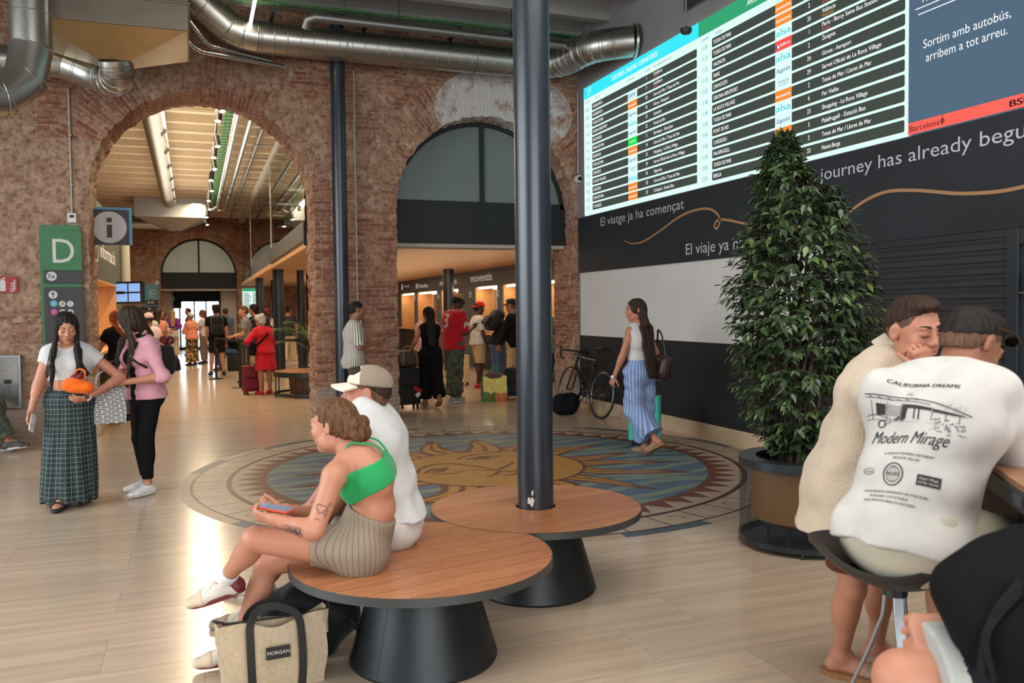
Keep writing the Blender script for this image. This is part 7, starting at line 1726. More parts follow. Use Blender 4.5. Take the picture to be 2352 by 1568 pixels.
b = MB(); b.tube(crspline([(-.215, -.0, .285), (-.235, -.02, .30), (-.20, -.03, .292), (-.16, -.02, .28), (.2, .0, .27), (.235, .0, .30), (.25, .0, .325)], 5), .005, 6); b.build('zip', M_WEB, tb_)
g1 = at(715, 1400, 3.88); rk = place('rucksack', 'black rucksack lying on the floor under the bench edge', 'rucksack', (g1[0], g1[1], .15), (.2, .9, .0), (.5, 0, .9)); MK = cloth('black_nylon', (20, 21, 24), rough=.55)
sdf('bag_body', [Bx((0, 0, 0), (.17, .13, .15), None, .09, .02), El((.05, -.02, .06), (.15, .12, .12), None, .05), El((-.12, .02, -.04), (.12, .11, .10), None, .05)], .008, MK, rk, [(rk.matrix_world.inverted() @ Vector((g1[0], g1[1], .002)), rk.matrix_world.to_3x3().inverted() @ Vector((0, 0, -1)))], folds(.012, 20, 4))
b = MB(); b.tube(crspline([(.15, -.1, .10), (.24, -.12, .06), (.29, -.08, -.06), (.27, -.06, -.14), (.18, -.08, -.12)], 5), .014, 8); b.build('strap', MK, rk)
# ================================================================ TWO PEOPLE AT THE BAR TABLE AND ONE IN FRONT
p, rz, Q = loc_of(2086, 1262, 2.62, -38)
b4 = Person('person in white printed T-shirt seen from behind on the bar stool', p[0], p[1], 0, 1.80, 'm', 1.12, SK_T, vox=.006, rz=rz,
 P=(0, 0, .865), lean=(16, 35), head=(-8, 34, 0), H=Q(2228, 792, 2.78), shw=1.05,
 sl=Q(2030, 905, 2.72), wl=Q(2175, 1060, 3.0), sr=Q(2282, 900, 2.60), Er=Q(2350, 1075, 2.66), wr=Q(2400, 1062, 2.90),
 Kr=Q(2330, 1262, 2.62), ar=Q(2290, 1500, 2.70), fr=(.2, 1, 0), Kl=Q(2185, 1290, 2.98), al=Q(2150, 1480, 2.92), fl=(-.1, 1, 0), hr=dict(curl=30), hl=dict(curl=45))
b4.body(face=False); J = b4.J
b4.top(C_OFFW, g=.020, sleeve=.92, hem=.075, fold=.006, name='printed_t_shirt', sg=.022, neck=.012, vox=.006)
shirt4 = b4.root.children[-1]
b4.legs(C_STONE, g=.022, to=.86, name='shorts', flare=.02, hips=.014)
b4.hair(H_BLK, 'short', amp=.0015)
b4.shoes(S_WHITE, S_SOLEW, 'trainer')
T = b4.HT(); b = MB(); b.tube(crspline([tuple(T(-.088, -.02, .055)), tuple(T(-.094, .05, .075)), tuple(T(-.06, .115, .085))], 4), .004, 6); b.tube(crspline([tuple(T(.088, -.02, .055)), tuple(T(.094, .05, .075)), tuple(T(.06, .115, .085))], 4), .004, 6)
gl = b.build('sunglasses_arm', mat('tortoise_frame', (52, 34, 24), .3), None); gl.parent = None
sgo = thing('sunglasses', 'dark sunglasses pushed up on the head of the person on the stool', 'sunglasses', tuple(b4.loc), b4.rz); gl.parent = sgo
b = MB()
for q in (-1, 1):
 c_ = V3(q * .036, .112, .086); pts = [Vector(T(*(c_ + V3(.027 * math.cos(a), -.004 * math.cos(a) ** 2, .021 * math.sin(a))))) for a in [2 * PI * i / 20 for i in range(20)]]; off = Vector(J['Rh'] @ V3(0, .004, 0))
 b.add(pts + [p_ + off for p_ in pts], [tuple(reversed(range(20))), tuple(range(20, 40))] + [(i, (i + 1) % 20, 20 + (i + 1) % 20, 20 + i) for i in range(20)])
b.build('lens', mat('dark_lens', (16, 15, 15), .08), sgo)
# the print on the shirt's back: lettering and drawing laid on the cloth
def project_print(person, ob, mb_list, origin, ux, uy, depth=.3, sc=1.0):
 """lays flat (u, v) artwork on the shirt surface along the back direction"""
 from mathutils.bvhtree import BVHTree
 me = ob.data; n = len(me.vertices); co = np.empty(n * 3, np.float32); me.vertices.foreach_get('co', co); V_ = co.reshape(-1, 3)
 bv = BVHTree.FromPolygons([tuple(x) for x in V_.tolist()], [tuple(pl_.vertices) for pl_ in me.polygons])
 nz = nrm(np.cross(ux, uy)); o3 = V3(origin)
 for name, mb, m in mb_list:
  vs = []
  for u, v, w_ in mb.v:
   u, v = u * sc, v * sc; p0 = o3 + ux * u + uy * v + nz * depth; hit = bv.ray_cast(Vector(p0), Vector(-nz), depth * 2)
   q = V3(hit[0]) + nz * (.0025 + w_) if hit[0] is not None else o3 + ux * u + uy * v
   vs.append(tuple(q))
  mb.v = vs; mb.build(name, m, person.root, smooth=False)
def sub(mb, n=1):
 """splits long faces so that artwork follows the cloth"""
 for _ in range(n):
  nv, nf, nm = list(mb.v), [], []
  for f, mi in zip(mb.f, mb.m):
   pts = [Vector(mb.v[i]) for i in f]; per = max((pts[i] - pts[i - 1]).length for i in range(len(pts)))
   if per < .02: nf.append(f); nm.append(mi); continue
   if len(f) == 4:
    k = len(nv); mids = [(pts[i] + pts[(i + 1) % 4]) / 2 for i in range(4)]; c_ = sum(pts, Vector()) / 4; nv += [tuple(q) for q in mids] + [tuple(c_)]
    for i in range(4): nf.append((f[i], k + i, k + 4, k + (i + 3) % 4)); nm.append(mi)
   elif len(f) == 3:
    k = len(nv); nv += [tuple((pts[i] + pts[(i + 1) % 3]) / 2) for i in range(3)]
    nf += [(f[0], k, k + 2), (f[1], k + 1, k), (f[2], k + 2, k + 1), (k, k + 1, k + 2)]; nm += [mi] * 4
   else:
    c_ = sum(pts, Vector()) / len(pts); k = len(nv); nv.append(tuple(c_))
    for i in range(len(f)): nf.append((f[i], f[(i + 1) % len(f)], k)); nm.append(mi)
  mb.v, mb.f, mb.m = nv, nf, nm
 return mb
M_PRINT = mat('shirt_print_ink', (48, 46, 48), .8); M_PRINTG = mat('shirt_print_grey', (150, 146, 144), .8, noise=.15, nscale=60)
art = MB()
art.text('CALIFORNIA DREAMS', .023, -.135, .168, 0, bold=.022, width=.265)
lt = MB(); lt.text('Modern Mirage', .066, -.185, -.060, 0, shear=.55, width=.315)
s1 = MB(); s1.text('A FRENCH RIVIERA RETREAT', .0125, -.105, -.108, 0, bold=.012, width=.19); s1.text('PRIVATE VILLAS', .0125, -.062, -.126, 0, bold=.012, width=.10)
s1.text('YOUR PRIVATE HIDEAWAY IN THE SUN.', .0125, -.165, -.258, 0, bold=.012, width=.25); s1.text('POOLSIDE COCKTAILS', .0125, -.13, -.277, 0, bold=.012, width=.15); s1.text('AND PRIVATE BEACH ACCESS.', .0125, -.15, -.296, 0, bold=.012, width=.20)
bd = MB()
for k in range(24):
 a, c_ = 2 * PI * k / 24, 2 * PI * (k + 1) / 24
 for r0, r1 in ((.040, .036), (.028, .0265)): bd.add([(-.05 + r * math.cos(t), -.185 + r * 1.1 * math.sin(t), 0) for r, t in ((r0, a), (r0, c_), (r1, c_), (r1, a))], [(0, 1, 2, 3)])
for k in range(5): bd.strip([(-.05 + .026 * math.cos(t) * (k - 2) / 2.2, -.185 + .029 * math.sin(t)) for t in [-PI / 2 + PI * i / 8 for i in range(9)]], .0012, 0)
bd.text('PACIFIC', .017, -.078, -.190, .0005, bold=.012, width=.056)
bd.strip([(-.155 + .024 * math.cos(t), -.18 + .012 * math.sin(t)) for t in [2 * PI * i / 16 for i in range(17)]], .002, 0); bd.text('Coast', .014, -.174, -.185, 0, shear=.3, width=.036)
pl_ = MB(); pl_.add([(.04, -.212, 0), (.118, -.212, 0), (.118, -.172, 0), (.04, -.172, 0)], [(0, 1, 2, 3)]); hl = MB(); hl.text('HOTEL VILLAS', .012, .046, -.205, .0012, bold=.012, width=.066); hl.text('Modern Mirage', .014, .046, -.190, .0012, shear=.4, width=.064)
# drawing: a low modern villa with a car under its carport, shrubs to the right
vi = MB(); gy = MB()
def poly(mb, pts): mb.flat(pts, 0)
vi.strip([(-.175, .108), (-.06, .112), (.06, .094), (.17, .062)], .0035, 0); vi.strip([(-.17, .098), (-.06, .101), (.05, .084)], .0025, 0)
for k in range(6): vi.strip([(-.16 + .03 * k, .107), (-.145 + .03 * k, .098)], .002, 0)
poly(vi, [(-.135, .045), (-.105, .045), (-.105, .082), (-.135, .082)]); poly(vi, [(-.045, .085), (.055, .073), (.055, .062), (-.045, .07)]); poly(vi, [(-.045, .03), (-.028, .03), (-.024, .07), (-.045, .07)]); poly(vi, [(-.0, .03), (.004, .03), (.004, .066), (.0, .066)]); poly(vi, [(.015, .028), (.019, .028), (.019, .065), (.015, .065)]); poly(vi, [(.06, .071), (.165, .056), (.12, .054), (.06, .060)])
for x in (-.15, -.1, -.05, .058, .1, .14): vi.strip([(x, .028), (x, .09 - max(0, x) * .25)], .0018, 0)
poly(gy, [(-.10, .045), (-.05, .04), (-.05, .078), (-.10, .084)]); gy.strip([(-.17, .026), (.16, .015)], .0015, 0)
vi.strip([(-.175, .04), (-.15, .045), (-.125, .044), (-.105, .036), (-.085, .033), (-.08, .02), (-.1, .012)], .0022, 0); vi.strip([(-.175, .03), (-.12, .028), (-.085, .026)], .0015, 0)
for cx_ in (-.115,): vi.strip([(cx_ + .013 * math.cos(t), .014 + .013 * math.sin(t)) for t in [2 * PI * i / 14 for i in range(15)]], .004, 0)
rnd = random.Random(21)
for k in range(46):
 x = rnd.uniform(.06, .165); y = rnd.uniform(-.005, .045) - (x - .06) * .2; a = rnd.uniform(0, 6); l = rnd.uniform(.006, .014); (vi if k % 3 else gy).strip([(x, y), (x + l * .5 * math.cos(a), y + l * .4 * math.sin(a) + .003), (x + l * math.cos(a), y + l * .5 * math.sin(a))], .0024, 0)
for k in range(24):
 x = rnd.uniform(.09, .15); y = rnd.uniform(.075, .1) - (x - .09) * .3; a = rnd.uniform(0, 6); gy.strip([(x, y), (x + .007 * math.cos(a), y + .007 * math.sin(a))], .0018, 0)
for k in range(16):
 x = rnd.uniform(-.075, -.035); vi.strip([(x, .02 + rnd.uniform(0, .012)), (x + .008, .03 + rnd.uniform(0, .012))], .002, 0)
vi.strip([(-.04, .118), (-.04, .13), (-.02, .13), (-.02, .113)], .0012, 0); vi.strip([(-.035, .126), (-.025, .126)], .003, 0)
for q_ in (vi, gy): q_.v = [(x * 1.16 - .01, y * 1.05, z) for x, y, z in q_.v]
Rc = J['Rc']; pr_up = nrm(Q(2085, 950, 2.5) - Q(2075, 1200, 2.5)); back = nrm(Q(2080, 1000, 2.3) - Q(2080, 1000, 2.8)); back = nrm(-Rc[:, 1] * .65 + back * .35)
ux = nrm(np.cross(pr_up, back)); uy = np.cross(back, ux)
org = Q(2080, 962, 2.50)
project_print(b4, shirt4, [('print_heading', sub(art, 1), M_PRINT), ('print_script', sub(lt, 1), M_PRINT), ('print_small_text', s1, M_PRINT), ('print_badge', bd, M_PRINT), ('print_plaque', sub(pl_, 2), M_PRINT), ('print_villa', sub(vi, 2), M_PRINT), ('print_villa_shade', sub(gy, 2), M_PRINTG)], org, ux, uy, sc=.80)
project_print(b4, shirt4, [('print_plaque_text', hl, C_OFFW)], org + nrm(np.cross(ux, uy)) * .001, ux, uy, sc=.80)

p, rz, Q = loc_of(1962, 1130, 3.45, -92)
b3 = Person('person in cream knit shirt and brown shorts leaning at the bar table, fist to cheek', p[0], p[1], 0, 1.72, 'm', 1.05, SK_L, vox=.005, rz=rz,
 P=(0, 0, .875), lean=(8, 26), head=(-50, 12, 8), hs=1.06, H=Q(2100, 758, 3.26), sl=Q(2065, 895, 3.62), sr=Q(2008, 905, 3.24), Er=Q(2160, 1010, 3.08), wr=Q(2134, 858, 3.06), El=Q(2200, 1010, 3.6), wl=Q(2280, 1010, 3.4),
 Kr=Q(1958, 1350, 3.42), ar=Q(1930, 1500, 3.56), fr=(.08, 1, 0), Kl=Q(2030, 1335, 3.55), al=Q(2012, 1478, 3.78), fl=(0, 1, 0),
 hr=dict(d=(-.12, -.30, 1), n=(-.75, -.6, -.1), curl=(52, 48, 46, 50), thumb=.7, sc=1.05), hl=dict(curl=30))
b3.body(face=False); b3.face(lips=False, closed=True)
b3.top(C_CREAM, g=.028, sleeve=1.3, hem=.24, fold=.007, name='knit_shirt', sg=.026, neck=.035, wide=.05, vox=.006)
J = b3.J; Rc = J['Rc']
col_ = [J['N'] + Rc[:, 2] * .0 + Rc[:, 0] * math.cos(q) * .082 + Rc[:, 1] * (math.sin(q) * .085 + .005) - Rc[:, 2] * (.03 * math.sin(q) - .012) for q in [-PI * 1.32 + 1.64 * PI * i / 20 for i in range(21)]]
b = MB(); vs = []
for q in col_:
 o_ = nrm((q - J['N']) - Rc[:, 2] * ((q - J['N']) @ Rc[:, 2])); vs += [Vector(q + Rc[:, 2] * .030), Vector(q + o_ * .030 - Rc[:, 2] * .022), Vector(q + o_ * .026 - Rc[:, 2] * .026), Vector(q - o_ * .004 + Rc[:, 2] * .024)]
b.add(vs, [(4 * i + k, 4 * i + 4 + k, 4 * i + 4 + (k + 1) % 4, 4 * i + (k + 1) % 4) for i in range(20) for k in range(4)]); b.build('collar', C_CREAM, b3.root, angle=70)
b3.legs(C_BROWN, g=.03, to=.80, name='shorts', flare=.03, hips=.02)
b3.hair(H_DKB, 'short', amp=.0015)
T = b3.HT()
for k in 'rl':
 a, fd = J['a' + k], J['f' + k]; sdf('sandal_strap', [Qc(a + fd * .10 - V3(0, 0, .052), a + fd * .15 - V3(0, 0, .058), (.052, .030), (.05, .026), np.cross(fd, V3(0, 0, 1)), .01, cb=1, ca=1)], .006, S_TAUPE, b3.root)
 b = MB(); n = 28; bot = a - V3(0, 0, .098); out = [(fd * (.062 + .145 * math.cos(2 * PI * i / n)) + np.cross(fd, V3(0, 0, 1)) * .055 * math.sin(2 * PI * i / n)) for i in range(n)]
 b.add([Vector(bot + q) for q in out] + [Vector(bot + q + V3(0, 0, .026)) for q in out], [tuple(reversed(range(n))), tuple(range(n, 2 * n))] + [(i, (i + 1) % n, n + (i + 1) % n, n + i) for i in range(n)]); b.build('sandal_sole', S_CORK, b3.root, angle=50)

p, rz, Q = loc_of(2575, 1500, 1.78, 84)
b5 = Person('person in black T-shirt and dark shorts seated at the bottom right edge', p[0], p[1], 0, 1.80, 'm', 1.08, SK_L, vox=.007, rz=rz,
 P=(0, 0, .84), lean=(-4, 2), head=(0, 10, 0), El=Q(2440, 1395, 1.70), wl=Q(2205, 1437, 1.74), Kl=Q(2075, 1560, 1.74), al=Q(2120, 1990, 1.80), Kr=Q(2110, 1570, 2.1), ar=Q(2140, 1900, 2.1), fl=(0, 1, 0), fr=(0, 1, 0), hl=dict(curl=(78, 80, 80, 80), n=(.9, .0, -.3), sc=1.05))
b5.body(face=False)
b5.top(C_BLACK, g=.03, sleeve=.9, hem=.06, fold=.01, name='t_shirt', sg=.03, seed=4)
b5.legs(C_BLACK2, g=.030, to=.80, name='shorts', flare=.03, hips=.02, fold=.007)
J = b5.J; h_, kn = J['hl'], J['kl']; d_ = nrm(kn - h_); e_ = h_ + (kn - h_) * .77; sdf('pale_hem', [Cc(e_, e_ + d_ * .045, .112, .110, .01, cb=1, ca=1)], .007, cloth('pale_grey_hem', (176, 178, 172)), b5.root)
b5.hair(H_DKB, 'short'); b5.shoes(S_WHITE, S_SOLEW, 'trainer')
jk = place('jacket', 'crumpled black jacket with straps on the lap at the bottom right', 'jacket', at(2330, 1395, 1.66), (-.9, -.35, 0)); X_ = lambda u, v, d: V3(jk.matrix_world.inverted() @ Vector(at(u, v, d)))
sdf('jacket_body', [Cc(X_(2370, 1300, 1.68), X_(2205, 1355, 1.70), .075, .045, .05), Cc(X_(2360, 1400, 1.64), X_(2262, 1440, 1.66), .11, .07, .05), Cc(X_(2440, 1360, 1.68), X_(2330, 1360, 1.66), .13, .10, .06), Cc(X_(2205, 1355, 1.70), X_(2225, 1410, 1.70), .042, .035, .04), Cc(X_(2320, 1450, 1.64), X_(2300, 1560, 1.66), .08, .05, .05)], .006, C_BLACK, jk, (), folds(.009, 26, 4))
b = MB()
for q in (0, 1): b.tube([Vector(X_(*z_)) for z_ in crspline([(2345, 1335 + 20 * q, 1.55), (2290, 1400 + 14 * q, 1.565), (2262, 1470, 1.575 - .01 * q), (2250 + 30 * q, 1560, 1.58)], 5)], .008, 6)
b.build('strap', C_BLACK2, jk)
thing('bar_stool', 'dark stool under the person at the bottom right edge', 'stool', (p[0], p[1], 0)); st5 = bpy.data.objects['bar_stool.001']
MB().lathe([(0, .70), (.19, .70), (.2, .735), (.0, .74)], 32).build('seat', mat('stool_black_plastic'), st5); MB().lathe([(0, 0), (.2, 0), (.2, .015), (.03, .04), (.03, .70), (0, .70)], 28).build('pedestal', M_DARK2, st5)

# ================================================================ WALKERS IN THE FRONT HALL
def bag_strap(pn, m, w=.03, sides=(-1, 1), name='backpack_strap'):
 J = pn.J; Rc = J['Rc']
 for q in sides: pn.strap(m, crspline([tuple(J['W2'] + Rc[:, 0] * q * .12 - Rc[:, 1] * .11 * pn.bulk + Rc[:, 2] * .10), tuple(J['N'] + Rc[:, 0] * q * .095 - Rc[:, 1] * .05 - Rc[:, 2] * .0), tuple(J['N'] + Rc[:, 0] * q * .10 + Rc[:, 2] * .005 + Rc[:, 1] * .01), tuple(J['N'] + Rc[:, 0] * q * .105 + Rc[:, 1] * .085 * pn.bulk - Rc[:, 2] * .06), tuple(J['W2'] + Rc[:, 0] * q * .115 + Rc[:, 1] * .15 * pn.bulk + Rc[:, 2] * .02), tuple(J['W2'] + Rc[:, 0] * q * .15 + Rc[:, 1] * .06 - Rc[:, 2] * .09)], 4), w, name)
w = Person('black haired person in white crop top and plaid skirt walking with an orange pouch', -.98, 7.72, 172, 1.58, 'f', 1.14, SK_L, vox=.006, lean=(2, 6), head=(12, 20, 4), hs=1.04,
 wr=(.285, .14, .70), er=(.7, -.6, -.2), hr=dict(curl=35, n=(-.9, .2, 0)), wl=(-.16, .235, .885), El=(-.385, -.02, 1.02), hl=dict(d=(.9, .35, -.1), n=(0, -.6, .6), curl=25), ar=(.06, .17, .09), al=(-.07, -.12, .10), fr=(.1, 1, 0), hair_front=(1, -1), bust=1.15)
w.body(closed=True); w.top(C_WHITE, g=.010, sleeve=.36, hem=-.17, fold=.0025, name='crop_top', neck=.008)
w.skirt(C_PLAID, .81, .20, .13, pleat=.013, npl=11, d=(.02, .05, -1), ry=.215)
w.hair(H_BLK, 'long', .42); bag_strap(w, mat('black_leather', (30, 26, 26), .45, noise=.1), .032)
b = MB(); J = w.J
for k in 'rl':
 a, fd = J['a' + k], J['f' + k]; sd = np.cross(fd, V3(0, 0, 1)); bot = a - V3(0, 0, .088); n = 26; b = MB(); out = [(fd * (.062 + .135 * math.cos(2 * PI * i / n)) + sd * .05 * math.sin(2 * PI * i / n)) for i in range(n)]
 b.add([Vector(bot + q) for q in out] + [Vector(bot + q + V3(0, 0, .028)) for q in out], [tuple(reversed(range(n))), tuple(range(n, 2 * n))] + [(i, (i + 1) % n, n + (i + 1) % n, n + i) for i in range(n)])
 for y_, r_ in ((.12, .046), (.06, .046), (-.005, .043)): b.tube([Vector(a + fd * y_ - V3(0, 0, .058 - .02 * (y_ < .08) - .02 * (y_ < .02)) + sd * r_ * math.cos(q) + V3(0, 0, .034 * math.sin(q))) for q in [PI * i / 10 for i in range(11)]], .009, 6)
 b.build('sandal', mat('black_sandal', (40, 36, 36), .7, noise=.3, nscale=60), w.root)
MB().tube([Vector(J['wl'] - nrm(J['wl'] - J['el']) * .012), Vector(J['wl'] + nrm(J['wl'] - J['el']) * .012)], [.029, .028], 16).build('watch_band', C_PALEPINK, w.root); MB().obox(J['wl'] + V3(0, .026, .012), .034, .012, .034).build('watch_face', M_BLACK, w.root, bevel=.003)
phone('white phone held low by the person in the plaid skirt', w.W(J['wr'] + V3(-.012, .02, -.09)), w.Rz @ V3(.1, .55, -1), w.Rz @ V3(1, -.3, 0), (224, 220, 224), sc=.95)
po = place('pouch', 'orange fabric pouch with dark red filling held under an arm', 'pouch', w.W((-.085, .205, .985)), w.Rz @ V3(.1, 1, 0), (0, 0, 1)); MO = cloth('orange_fabric', (238, 106, 28), rough=.6)
sdf('pouch_body', [El((0, 0, -.01), (.105, .055, .05), None, .03), El((.03, .01, .02), (.075, .045, .04), None, .03), El((-.07, 0, -.015), (.05, .04, .04), None, .03)], .006, MO, po, (), folds(.006, 40, 2)); b = MB(); b.tube(crspline([(-.05, .0, .05), (-.06, .0, .11), (-.01, .0, .125), (.03, .0, .07)], 4), .008, 8); b.build('carry_loop', MO, po); sdf('filling', [El((.0, .0, .062), (.05, .035, .024), None, .02), El((-.03, .01, .075), (.02, .02, .018), None, .02)], .006, mat('dark_red_fabric', (112, 26, 36), .7, noise=.3, nscale=40), po, (), folds(.005, 90, 1))

w = Person('person with long highlighted hair in pink shirt and black leggings carrying bags', -.42, 7.95, 122, 1.64, 'f', 1.06, SK_L, vox=.0065, lean=(4, 12), head=(-74, 22, 0),
 wr=(.02, .27, 1.03), Er=(.27, .02, 1.04), hr=dict(d=(-.8, .4, .3), n=(0, -.8, .2), curl=40), wl=(-.03, .31, .965), El=(-.29, .02, 1.02), hl=dict(d=(.75, .5, -.3), n=(.2, -.5, -.6), curl=35), ar=(.10, -.05, .085), al=(-.09, .06, .085), fl=(-.1, 1, 0), fr=(.3, 1, 0), hair_front=(1, -1))
w.body(face=False); w.legs(C_NAVY if False else C_BLACK, g=.005, to=1.86, name='leggings', fold=.0015)
w.top(C_BLACK, g=.006, sleeve=0, hem=-.02, fold=.001, name='black_top', neck=.07, tuck=True)
J = w.J; Rc = J['Rc']
# open pink shirt: the loose shell minus its open front
def open_shirt(pn, m, g=.024, sleeve=1.15, hem=.06, gap=.05):
 J = pn.J; q = pn.s; Rc, Rp = J['Rc'], J['Rp']; pr = pn.torso(g) + [Qc(J['P'] - Rp[:, 2] * (hem + .04), J['P'] + Rp[:, 2] * .1, (.158 * pn.bulk * q + g + .03, .112 * pn.bulk * q + g + .03), (.14 * pn.bulk * q + g, .1 * pn.bulk * q + g), Rp[:, 0], .04)]
 for k in 'rl': sh, e, w_ = J['s' + k], J['e' + k], J['w' + k]; pr += [Cc(sh, e, .062 * q, .056 * q, .03), Cc(e, e + (w_ - e) * (sleeve - 1), .056 * q, .05 * q, .02, cb=1)]
 c_ = (J['W1'] + J['W2']) / 2 + Rc[:, 1] * .16
 pr.append(Bx(c_ - V3(0, 0, .02), (gap, .11, .40), np.stack([Rc[:, 0], Rc[:, 1], Rc[:, 2]], 1), .02, .02, 's'))
 sdf('open_shirt', pr, pn.vox, m, pn.root, [(J['N'] + Rc[:, 2] * .01, nrm(Rc[:, 2] + Rc[:, 1] * .3)), (J['P'] - Rp[:, 2] * hem, -Rp[:, 2])], folds(.006, 32, 6))
 b = MB(); b.tube([Vector(J['N'] + Rc[:, 0] * math.cos(t) * .075 + Rc[:, 1] * (math.sin(t) * .075) - Rc[:, 2] * (.035 * math.sin(t) - .005)) for t in [-PI * 1.3 + 1.6 * PI * i / 20 for i in range(21)]], .014, 8); b.build('collar', m, pn.root)
open_shirt(w, C_PINK)
w.hair(H_HILI, 'long', .46, amp=.004); w.shoes(S_WHITE, S_SOLEW, 'trainer', lace=S_WHITE)
MB().tube([Vector(J['wl'] - nrm(J['wl'] - J['el']) * .014), Vector(J['wl'] + nrm(J['wl'] - J['el']) * .014)], [.03, .029], 16).build('watch_band', M_BLACK, w.root); MB().obox(J['wl'] + V3(-.026, .0, .02), .014, .034, .036).build('watch_face', M_BLACK, w.root, bevel=.003)
phone('dark phone with red pattern held to the chest by the person in pink', w.W(J['wr'] + V3(-.06, .03, .05)), w.Rz @ V3(-.25, .1, 1), w.Rz @ V3(0, 1, 0), (44, 26, 32))
def tote_print():
 m, g = newmat('black_white_word_print', .85); s = g.sep(g.obj()); v = g.m('MULTIPLY', s[2], 52.0); row = g.m('FLOOR', v); u = g.m('ADD', g.m('MULTIPLY', g.m('ADD', s[0], s[1]), 14.0), g.m('MULTIPLY', row, .5))
 fv, fu = g.m('FRACT', v), g.m('FRACT', u); blk = g.m('MULTIPLY', g.m('LESS_THAN', fv, .72), g.m('LESS_THAN', fu, .86)); let = g.m('MULTIPLY', g.m('MULTIPLY', g.m('GREATER_THAN', fv, .2), g.m('LESS_THAN', fv, .54)), g.m('GREATER_THAN', g.m('FRACT', g.m('MULTIPLY', u, 9.0)), .45))
 g.col(g.mix(g.m('MULTIPLY', blk, g.m('SUBTRACT', 1.0, let)), lin((222, 222, 220)), lin((36, 36, 40)))); return m
tp = w.W((.02, .35, .64)); t_ = tote('tote_bag', 'white tote bag printed with small black words held by the person in pink', tuple(tp), w.rz + math.radians(72), .29, .12, .32, tote_print(), M_WEB, 1.0, fold=.004)
for yy in (-1, 1):
 b = MB(); b.tube(crspline([(-.08, yy * .03, .31), (-.06, yy * .02, .40), (0, yy * .01, .44), (.06, yy * .02, .40), (.08, yy * .03, .31)], 4), .006, 6); b.build('handle', C_WHITE, t_)
bp = backpack('small black patterned backpack with dark red ribbon on the person in pink', w.W(J['W2'] - Rc[:, 1] * .20 - V3(0, 0, .10)), w.Rz @ Rc[:, 1], (0, 0, 1), .23, .13, .27, (34, 30, 30), vox=.007, lump=.002, strap=False)
b = MB(); M_RIB = cloth('dark_red_ribbon', (96, 22, 34), rough=.6)
for q in (-1, 1): b.tube(crspline([(.0, -.08, .14), (q * .05, -.09, .19), (q * .09, -.09, .16), (q * .03, -.09, .13)], 4), .014, 6)
b.tube([(0, -.085, .14), (.03, -.10, .02), (.02, -.10, -.08)], .014, 6); b.build('ribbon', M_RIB, bp)
bag_strap(w, mat('black_leather'), .02)

w = Person('person with very long dark hair in white tank top and blue striped trousers', 4.40, 7.95, 48, 1.66, 'f', 1.04, SK_M, vox=.006, lean=(0, 2), head=(46, 2, 0), hs=1.02, twist=8,
 wl=(-.25, .14, .80), el=(-.4, -1, -.2), hl=dict(curl=40), wr=(.22, .2, .95), er=(.5, -1, 0), ar=(.08, -.02, .075), al=(-.04, -.26, .19), kl=(-.02, 1, 0), fl=(-.05, 1, -.55), fr=(.05, 1, 0), hair_front=(1,))
w.body(); w.legs(C_BLUESTR, g=.03, to=1.86, name='wide_trousers', flare=.055, waist=.13, fold=.010, hips=.014); w.top(C_WHITE, g=.009, sleeve=0, hem=-.10, fold=.0025, name='tank_top', neck=.0, tuck=True)
w.hair(H_DKB, 'long', .62, vol=1.45); J = w.J; Rc = J['Rc']
for k in 'rl':
 a, fd = J['a' + k], J['f' + k]; up = nrm(np.cross(np.cross(fd, V3(0, 0, 1)), fd)); sd = np.cross(fd, up)
 sdf('clog', [Qc(a + fd * .05 - up * .05, a + fd * .13 - up * .058, (.050, .036), (.050, .028), sd, .02), Qc(a + fd * .13 - up * .058, a + fd * .185 - up * .062, (.05, .027), (.038, .018), sd, .02)], .006, S_TAUPE, w.root, [(a - up * .078, -up)])
 b = MB(); n = 26; bot = a - up * .095; out = [(fd * (.062 + .14 * math.cos(2 * PI * i / n)) + sd * .05 * math.sin(2 * PI * i / n)) for i in range(n)]; b.add([Vector(bot + q) for q in out] + [Vector(bot + q + up * .022) for q in out], [tuple(reversed(range(n))), tuple(range(n, 2 * n))] + [(i, (i + 1) % n, n + (i + 1) % n, n + i) for i in range(n)]); b.build('clog_sole', S_CORK, w.root, angle=50)
MB().tube([Vector(J['wl'] - nrm(J['wl'] - J['el']) * .010), Vector(J['wl'] + nrm(J['wl'] - J['el']) * .010)], [.028, .027], 16).build('watch_band', M_ALU, w.root); MB().cyl(J['wl'] + V3(-.026, 0, 0), J['wl'] + V3(-.036, -.004, 0), .017, n=20).build('watch_face', M_PLASTIC, w.root)
sh_t = place('shoulder_bag', 'dark brown leather shoulder bag behind the person in striped trousers', 'bag', w.W(J['sr'] + V3(.10, -.10, -.40)), w.Rz @ V3(.5, 1, 0), (.12, 0, 1)); ML = mat('dark_brown_leather', (52, 34, 32), .38, noise=.15, nscale=6, bump=.15, bscale=60)
sdf('bag_body', [Bx((0, 0, 0), (.065, .19, .13), None, .05, .02), Bx((0, 0, -.06), (.08, .16, .07), None, .05, .03)], .008, ML, sh_t, (), folds(.008, 22, 8))
b = MB(); b.tube(crspline([(.0, -.13, .12), (-.03, -.06, .33), (-.06, .0, .405), (-.03, .07, .33), (0, .13, .12)], 5), .010, 8); b.build('strap', ML, sh_t)
suitcase('turquoise hard suitcase with black wheels behind the striped trousers', 4.74, 8.44, math.radians(-35), .36, .22, .50, (72, 190, 170), handle=.38)
